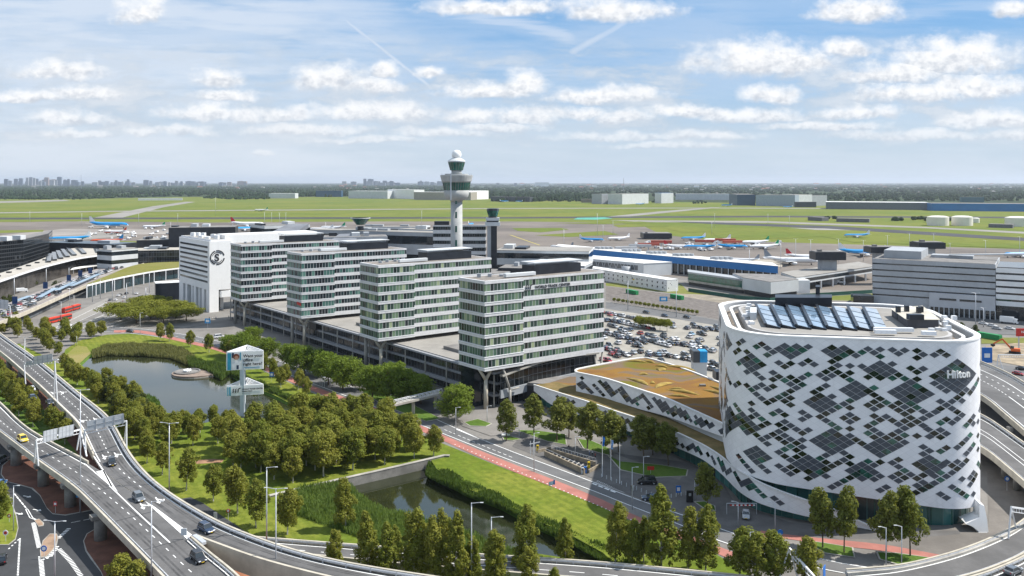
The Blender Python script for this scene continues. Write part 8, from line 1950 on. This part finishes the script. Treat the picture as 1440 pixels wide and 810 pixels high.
# ground vehicles on aprons
GV=root('ground_vehicle','x','service vehicle',(0,0,-50)); mb=MB(); mb.box(-2.5,2.5,-1.1,1.1,.5,1.5); mb.box(1,2.4,-1,1,1.5,2.4); mb.build('body',WPAINT,GV); mb=MB()
for x in (-1.6,1.6): mb.tube((x,-1.15,.5),(x,1.15,.5),.5,.5,8)
mb.build('wheels',BLACK,GV)
GV.location=P(1175,389,.3); GV['label']='white service vehicle under the right pier bridge'; GV['group']='white service vehicles under the right pier'
spotsv=[(1152,398),(1180,395),(1182,399),(1145,396)]
for x,y in spotsv: copy_tree(GV,P(x,y,.3),R.random()*6,'white service vehicle under the right pier bridge','white service vehicles under the right pier',1.3)
for k in range(70):
    x,y=(R.uniform(880,1100),R.uniform(341,353)) if k%2 else (R.uniform(120,260),R.uniform(320,345))
    copy_tree(GV,P(x,y,.3),R.random()*6,'tiny service vehicle among the parked aircraft','service vehicles among the parked aircraft',1.4)
# jet bridges and red boxes on apron
for x,y,l in ((930,346,'red'),(912,350,'red'),(992,345,'red'),(1030,346,'red'),(1020,343,'red'),(900,352,'grey'),(880,355,'grey')):
    o=P(x,y,.3); T=root('jet_bridge',l+' passenger boarding bridge among the middle stands','boarding bridge',o,R.uniform(-.3,.3),l+' boarding bridges at the middle stands'); mb=MB(); mb.box(-13,13,-1.6,1.6,4,7); mb.build('tunnel',mat('bridge_red',(.50,.10,.06),.6) if l=='red' else LGREY,T); mb=MB(); mb.box(-.5,.5,-.5,.5,0,4); mb.box(9,10,-.5,.5,0,4); mb.build('leg',STEEL,T)
# ------------------------------------------------------------------ far buildings
TEALF=mat('far_teal',(.05,.14,.15),.5)
FB=[('hangar','low white sheds far left of centre beside the wood',(75*0+378,279),(415,279),272,60,LGREY,ROOFW),('hangar','long white runway side wall far left',(236*0+194,282),(256,281.6),279,20,LGREY,ROOFW),
 ('building','white two part depot left of the tall tower',(490,279),(545,279.5),268.5,80,LGREY,ROOFW),('building','white stepped office by the far hangars',(545,279),(582,280),266.5,60,WPAINT,ROOFW),('hangar','wide beige hangar behind the control tower with pale roof',(582,281),(662,281.5),270,90,mat('beige_wall',(.33,.30,.25),.8),ROOFW),('hangar','white hangar end right of the control tower',(660,281),(687,280),268.5,50,WPAINT,ROOFW),
 ('building','small blue roofed depot in the far trees left',(444,277),(480,277),268,40,mat('far_blue',(.03,.09,.16),.6),ROOFG),('building','dark low row of sheds right of the white hangar',(690,283),(745,284),276.5,20,mat('far_dark',(.05,.06,.07),.7),ROOFG),
 ('hangar','grey twin hangar right of centre, left half',(846,287),(875,286.5),273,60,GPAINT,ROOFG),('hangar','pale lilac grey hangar, right half of the twin',(875,287.5),(912,286),273,60,LGREY,ROOFL),('building','white office with blue roof edge in the far field',(930,286),(947,285.5),271.5,30,LGREY,BLUEF),('building','brown low sheds before the wood',(818,285),(846,285),280,25,mat('far_brown',(.20,.17,.13),.8),ROOFL),
 ('building','long low warehouse behind the big hangar, left',(950,281),(1048,281.5),272.5,40,LGREY,ROOFW),('hangar','biggest grey blue maintenance hangar right of centre',(1063,289.5),(1118,290.5),274,90,mat('hangar_grey',(.30,.36,.42),.6),ROOFG),('hangar','dark open side of the biggest hangar',(1049,287),(1062,289),272.5,60,mat('hangar_navy',(.03,.08,.14),.5),ROOFG),('hangar','white end bay of the biggest hangar',(1118,290.3),(1142,289.5),274,60,LGREY,ROOFL),('hangar','grey annexe right of the biggest hangar',(1142,289.5),(1163,289),275,40,GPAINT,ROOFG),
 ('building','dark low annexe in front of the grey annexe',(1120,291.5),(1148,291.5),284,20,mat('far_dark',(.05,.06,.07)),ROOFG),('hangar','long freight building with two pale roof lines',(1162,294),(1306,295.5),284,90,mat('freight_wall',(.12,.14,.16),.6),ROOFW),('hangar','long blue walled hangar at the right edge',(1310,296.5),(1480,298),286,90,BLUEF,ROOFG),('building','teal office block behind the blue hangar',(1352,284.5),(1384,284.7),277,30,TEALF,ROOFG),
 ('building','white apartment blocks in the far wood right of the tower, two tone',(752,262.5),(772,262.5),256.5,60,WPAINT,ROOFL),('building','low white building in the far wood left',(727,275.5),(743,275.5),272.5,30,LGREY,ROOFW)]
for f_ in FB: fbox(f_[0],f_[1],f_[2],f_[3],f_[4],f_[5],f_[6],f_[7],f_[0],0)
for k in range(10):
    T=None
for x,w_,y in ((1321-12+10,28,317),(1353,27,317),(1430,30,318),(1308,10,313),(1372,10,313)):
    o=P(x,y); s=FL/o.y; rr=w_/2/s; h=(14 if w_>20 else 7)/s; T=root('storage_tank','white cylindrical fuel tank with shallow domed roof','tank',o,0,'white fuel tanks on the airfield'); mb=MB(); mb.lathe([(rr,0),(rr,h*.86),(rr*.6,h*.97),(.3,h)],(0,0,0),32); mb.build('shell',mat('tank_cream',(.72,.69,.62),.5,.05,.05),T,smooth=False)
for x0,x1,y,l in ((1176,1222,312,'grey ribbed earth covered bunker on the airfield'),(1390,1424,320,'low dark sheds beside the fuel tanks'),(1136,1156,310,'low dark hut left of the ribbed bunker')):
    fbox('shed',l,(x0,y),(x1,y+1),y-5,20,mat('far_shed',(.14,.14,.15),.8),ROOFG,'shed')
# city skyline
CITYC=[(.12,.16,.22),(.22,.24,.27),(.32,.24,.21),(.09,.12,.17),(.36,.37,.38)]
CM_=[mat('skyline_%s'%n,c,.7,.1,.01) for n,c in zip(('blue','grey','rose','slate','pale'),CITYC)]
def sky_block(px,w_,top,Y=8200.,k=0,label=None):
    Y*=1.75; top=257-(257-top)*.9-.6
    a=PY(px-w_/2,Y); b=PY(px+w_/2,Y); z=ZY(top,Y); T=root('tower_block',label or ('%s block of flats on the far city skyline'%['bluish','grey','reddish','slate','pale'][k]),'building',(a.x,a.y,0),0,'%s blocks on the far city skyline'%['bluish','grey','reddish','slate','pale'][k]); mb=MB(); mb.box(a.x,b.x,Y,Y+w_*5,0,z); mb.box(a.x+(b.x-a.x)*.2,a.x+(b.x-a.x)*.6,Y+2,Y+30,z,z+w_*.5); mb.build('wall',CM_[k],T,world=True)
    return T
for x,w_,t,k in ((8,6,248,3),(14,5,250,1),(22,6,249,3),(29,6,248,0),(38,4,246,4),(43,5,247,1),(48,4,248,4),(52,4,249,0),(57,3,250,4),(65,7,246,2),(79,3,250,4),(83,7,246.5,0),(91,3,250,1),(96,4,247,3),(92,8,250,0),(108,6,252,0),(116,4,251,3),(134,7,253,4),(140,5,251.5,1),(150,6,251,0),(157,4,253,1),(163,4,251,3),(172,3,254,4),(180,4,250.5,0),(188,4,254,1),(205,8,250.5,3),(212,4,253,1),(222,6,253.5,4),(232,5,252.5,0),(238,4,252,4),(248,5,252,1),(255,4,253,0),(266,5,254,3),(275,4,254.5,4),(290,5,255,1),(310,6,255,0),(330,5,255,4),(345,5,255.5,1)):
    sky_block(x,w_*.85,t+2.6+R.uniform(-1,2.5),8200+R.uniform(-600,600),k)
for x,w_,t,k in ((513,4,250,3),(521,8,250.5,0),(530,5,254,4),(541,6,253,3),(484,6,254,4),(497,8,254.5,1),(592,3,253,1),(560,5,256,0),(610,6,256,4),(700,4,256.5,1),(725,4,256.5,0)): sky_block(x,w_,t+1.5,9000+R.uniform(-500,500),k)
for k in range(44):
    x=R.uniform(0,350) if k<34 else R.uniform(480,620); sky_block(x,R.uniform(5,14),R.uniform(255,258) if x>130 else R.uniform(252.5,256.5),8800+R.uniform(-600,900),R.randint(0,4))
T=root('mast','thin television mast on the far city skyline','mast',PY(114,8200)); mb=MB(); mb.tube((0,0,0),(0,0,ZY(246,8200)),3,1,6); mb.build('mast',CM_[1],T)
T=root('mast','thin far mast right of the slim control tower','mast',PY(877,7000)); mb=MB(); mb.tube((0,0,0),(0,0,ZY(250,7000)),3,1,6); mb.build('mast',CM_[1],T)
# scattered far houses
for k in range(120):
    px=R.uniform(-20,1460); py=R.choice([R.uniform(259.5,262),R.uniform(261,268),R.uniform(262,275)]) if px>690 else R.uniform(260,268)
    if 600<px<690: continue
    o=P(px,py); s=o.y/FL; w_=R.uniform(2,7)*s; h=R.uniform(.8,2.0)*s+4; T=root('house','small pale building among the distant trees','house',o,0,'small pale buildings among the distant trees'); mb=MB(); mb.box(-w_/2,w_/2,0,w_*.5,0,h); mb.build('wall',R.choice([WPAINT,LGREY,CM_[2],CM_[1]]),T)
    mb=MB(); mb.loft([[(-w_/2,-.5,h),(-w_/2,w_*.5+.5,h),(-w_/2,w_*.25,h+w_*.15)],[(w_/2,-.5,h),(w_/2,w_*.5+.5,h),(w_/2,w_*.25,h+w_*.15)]]); mb.build('roof',R.choice([ROOFG,mat('tile_red',(.25,.09,.05),.9),ROOFL]),T)
# ------------------------------------------------------------------ far woods
FW=mat('far_wood_leaves',(.030,.055,.020),.95,.3,.02,c2=(.014,.028,.012),fine=.5,spec=.1)
ico=[]; 
def blob(mb,x,y,z,rx,ry,rz,rnd):
    n=7; rings=[]
    for j in range(4):
        ph=(-.35+.44*j)*math.pi*.55; rr=math.cos(ph); zz_=math.sin(ph); rings.append([(x+rx*rr*math.cos(2*math.pi*i/n+j)*(rnd.uniform(.75,1.2)),y+ry*rr*math.sin(2*math.pi*i/n+j)*rnd.uniform(.75,1.2),z+rz*zz_+rnd.uniform(-.15,.15)*rz) for i in range(n)])
    mb.loft(rings)
def wood(label,rows,seed):
    rnd=random.Random(seed); mb=MB()
    for (x0,x1,y0,y1,n,h) in rows:
        for _ in range(n):
            px=rnd.uniform(x0,x1); t=rnd.random(); Ya=FL*H/(y1-CY); Yb=FL*H/(y0-CY); Y=Ya+(Yb-Ya)*t; X=(px-CX)*Y/FL
            if noise.noise(Vector((X*.002,Y*.0012,seed)))<-.22: continue
            s=rnd.uniform(.7,1.3); w_=Y*.0018*rnd.uniform(.7,1.8); blob(mb,X,Y,h*s*.5,w_,w_,h*s*.62,rnd)
    o=mb.build('wood',FW); return tag(o,label,'wood',None,'stuff')
wood('dark green wood forming a belt beyond the airfield on the left',[(-80,640,260.3,264,3600,17),(-80,640,263,269,2200,16),(-80,700,268,277.5,2400,15),(-80,300,266,273,900,17),(-80,380,277,281,500,10)],3)
wood('dark green wood beyond the airfield to the right of the control tower',[(640,1520,265,280,2400,14),(690,860,274,284,900,14),(860,1060,278,285,300,11),(1140,1520,270,283,1300,11)],5)
wood('blue green tree cover of the flat country reaching the horizon',[(-80,1520,258.2,262,2600,16),(-80,1520,260.5,267,2600,14)],9)
mb=MB(); rnd=random.Random(4)
for (x0,x1,y0,y1,n) in ((1255,1275,309,311,10),(1277,1300,308,310,8),(1160,1175,307,309,6),(1300,1345,310,312,12),(0,60,279,281,12),(970,995,283,287,10)):
    for _ in range(n): p=P(rnd.uniform(x0,x1),rnd.uniform(y0,y1)); blob(mb,p.x,p.y,3,5,5,4,rnd)
tag(mb.build('hedge',FW),'scattered dark bushes on the airfield grass','bushes',None,'stuff')
# ------------------------------------------------------------------ haze
mb=MB(); mb.box(-45000,45000,-150,40000,-4,260); hz=mb.build('haze',[]) ; tag(hz,'thin summer haze over the whole plain','haze',None,'stuff')
m=bpy.data.materials.new('haze_air'); m.use_nodes=True; N=NT(m.node_tree); v=N.n('ShaderNodeVolumePrincipled'); o=N.n('ShaderNodeOutputMaterial'); N.l(v.outputs[0],o.inputs['Volume'])
v.inputs['Color'].default_value=(.80,.88,1,1); v.inputs['Density'].default_value=3.0e-5; v.inputs['Anisotropy'].default_value=.2
hz.data.materials.append(m)
sc.cycles.volume_bounces=0; sc.cycles.max_bounces=5; sc.cycles.transparent_max_bounces=4
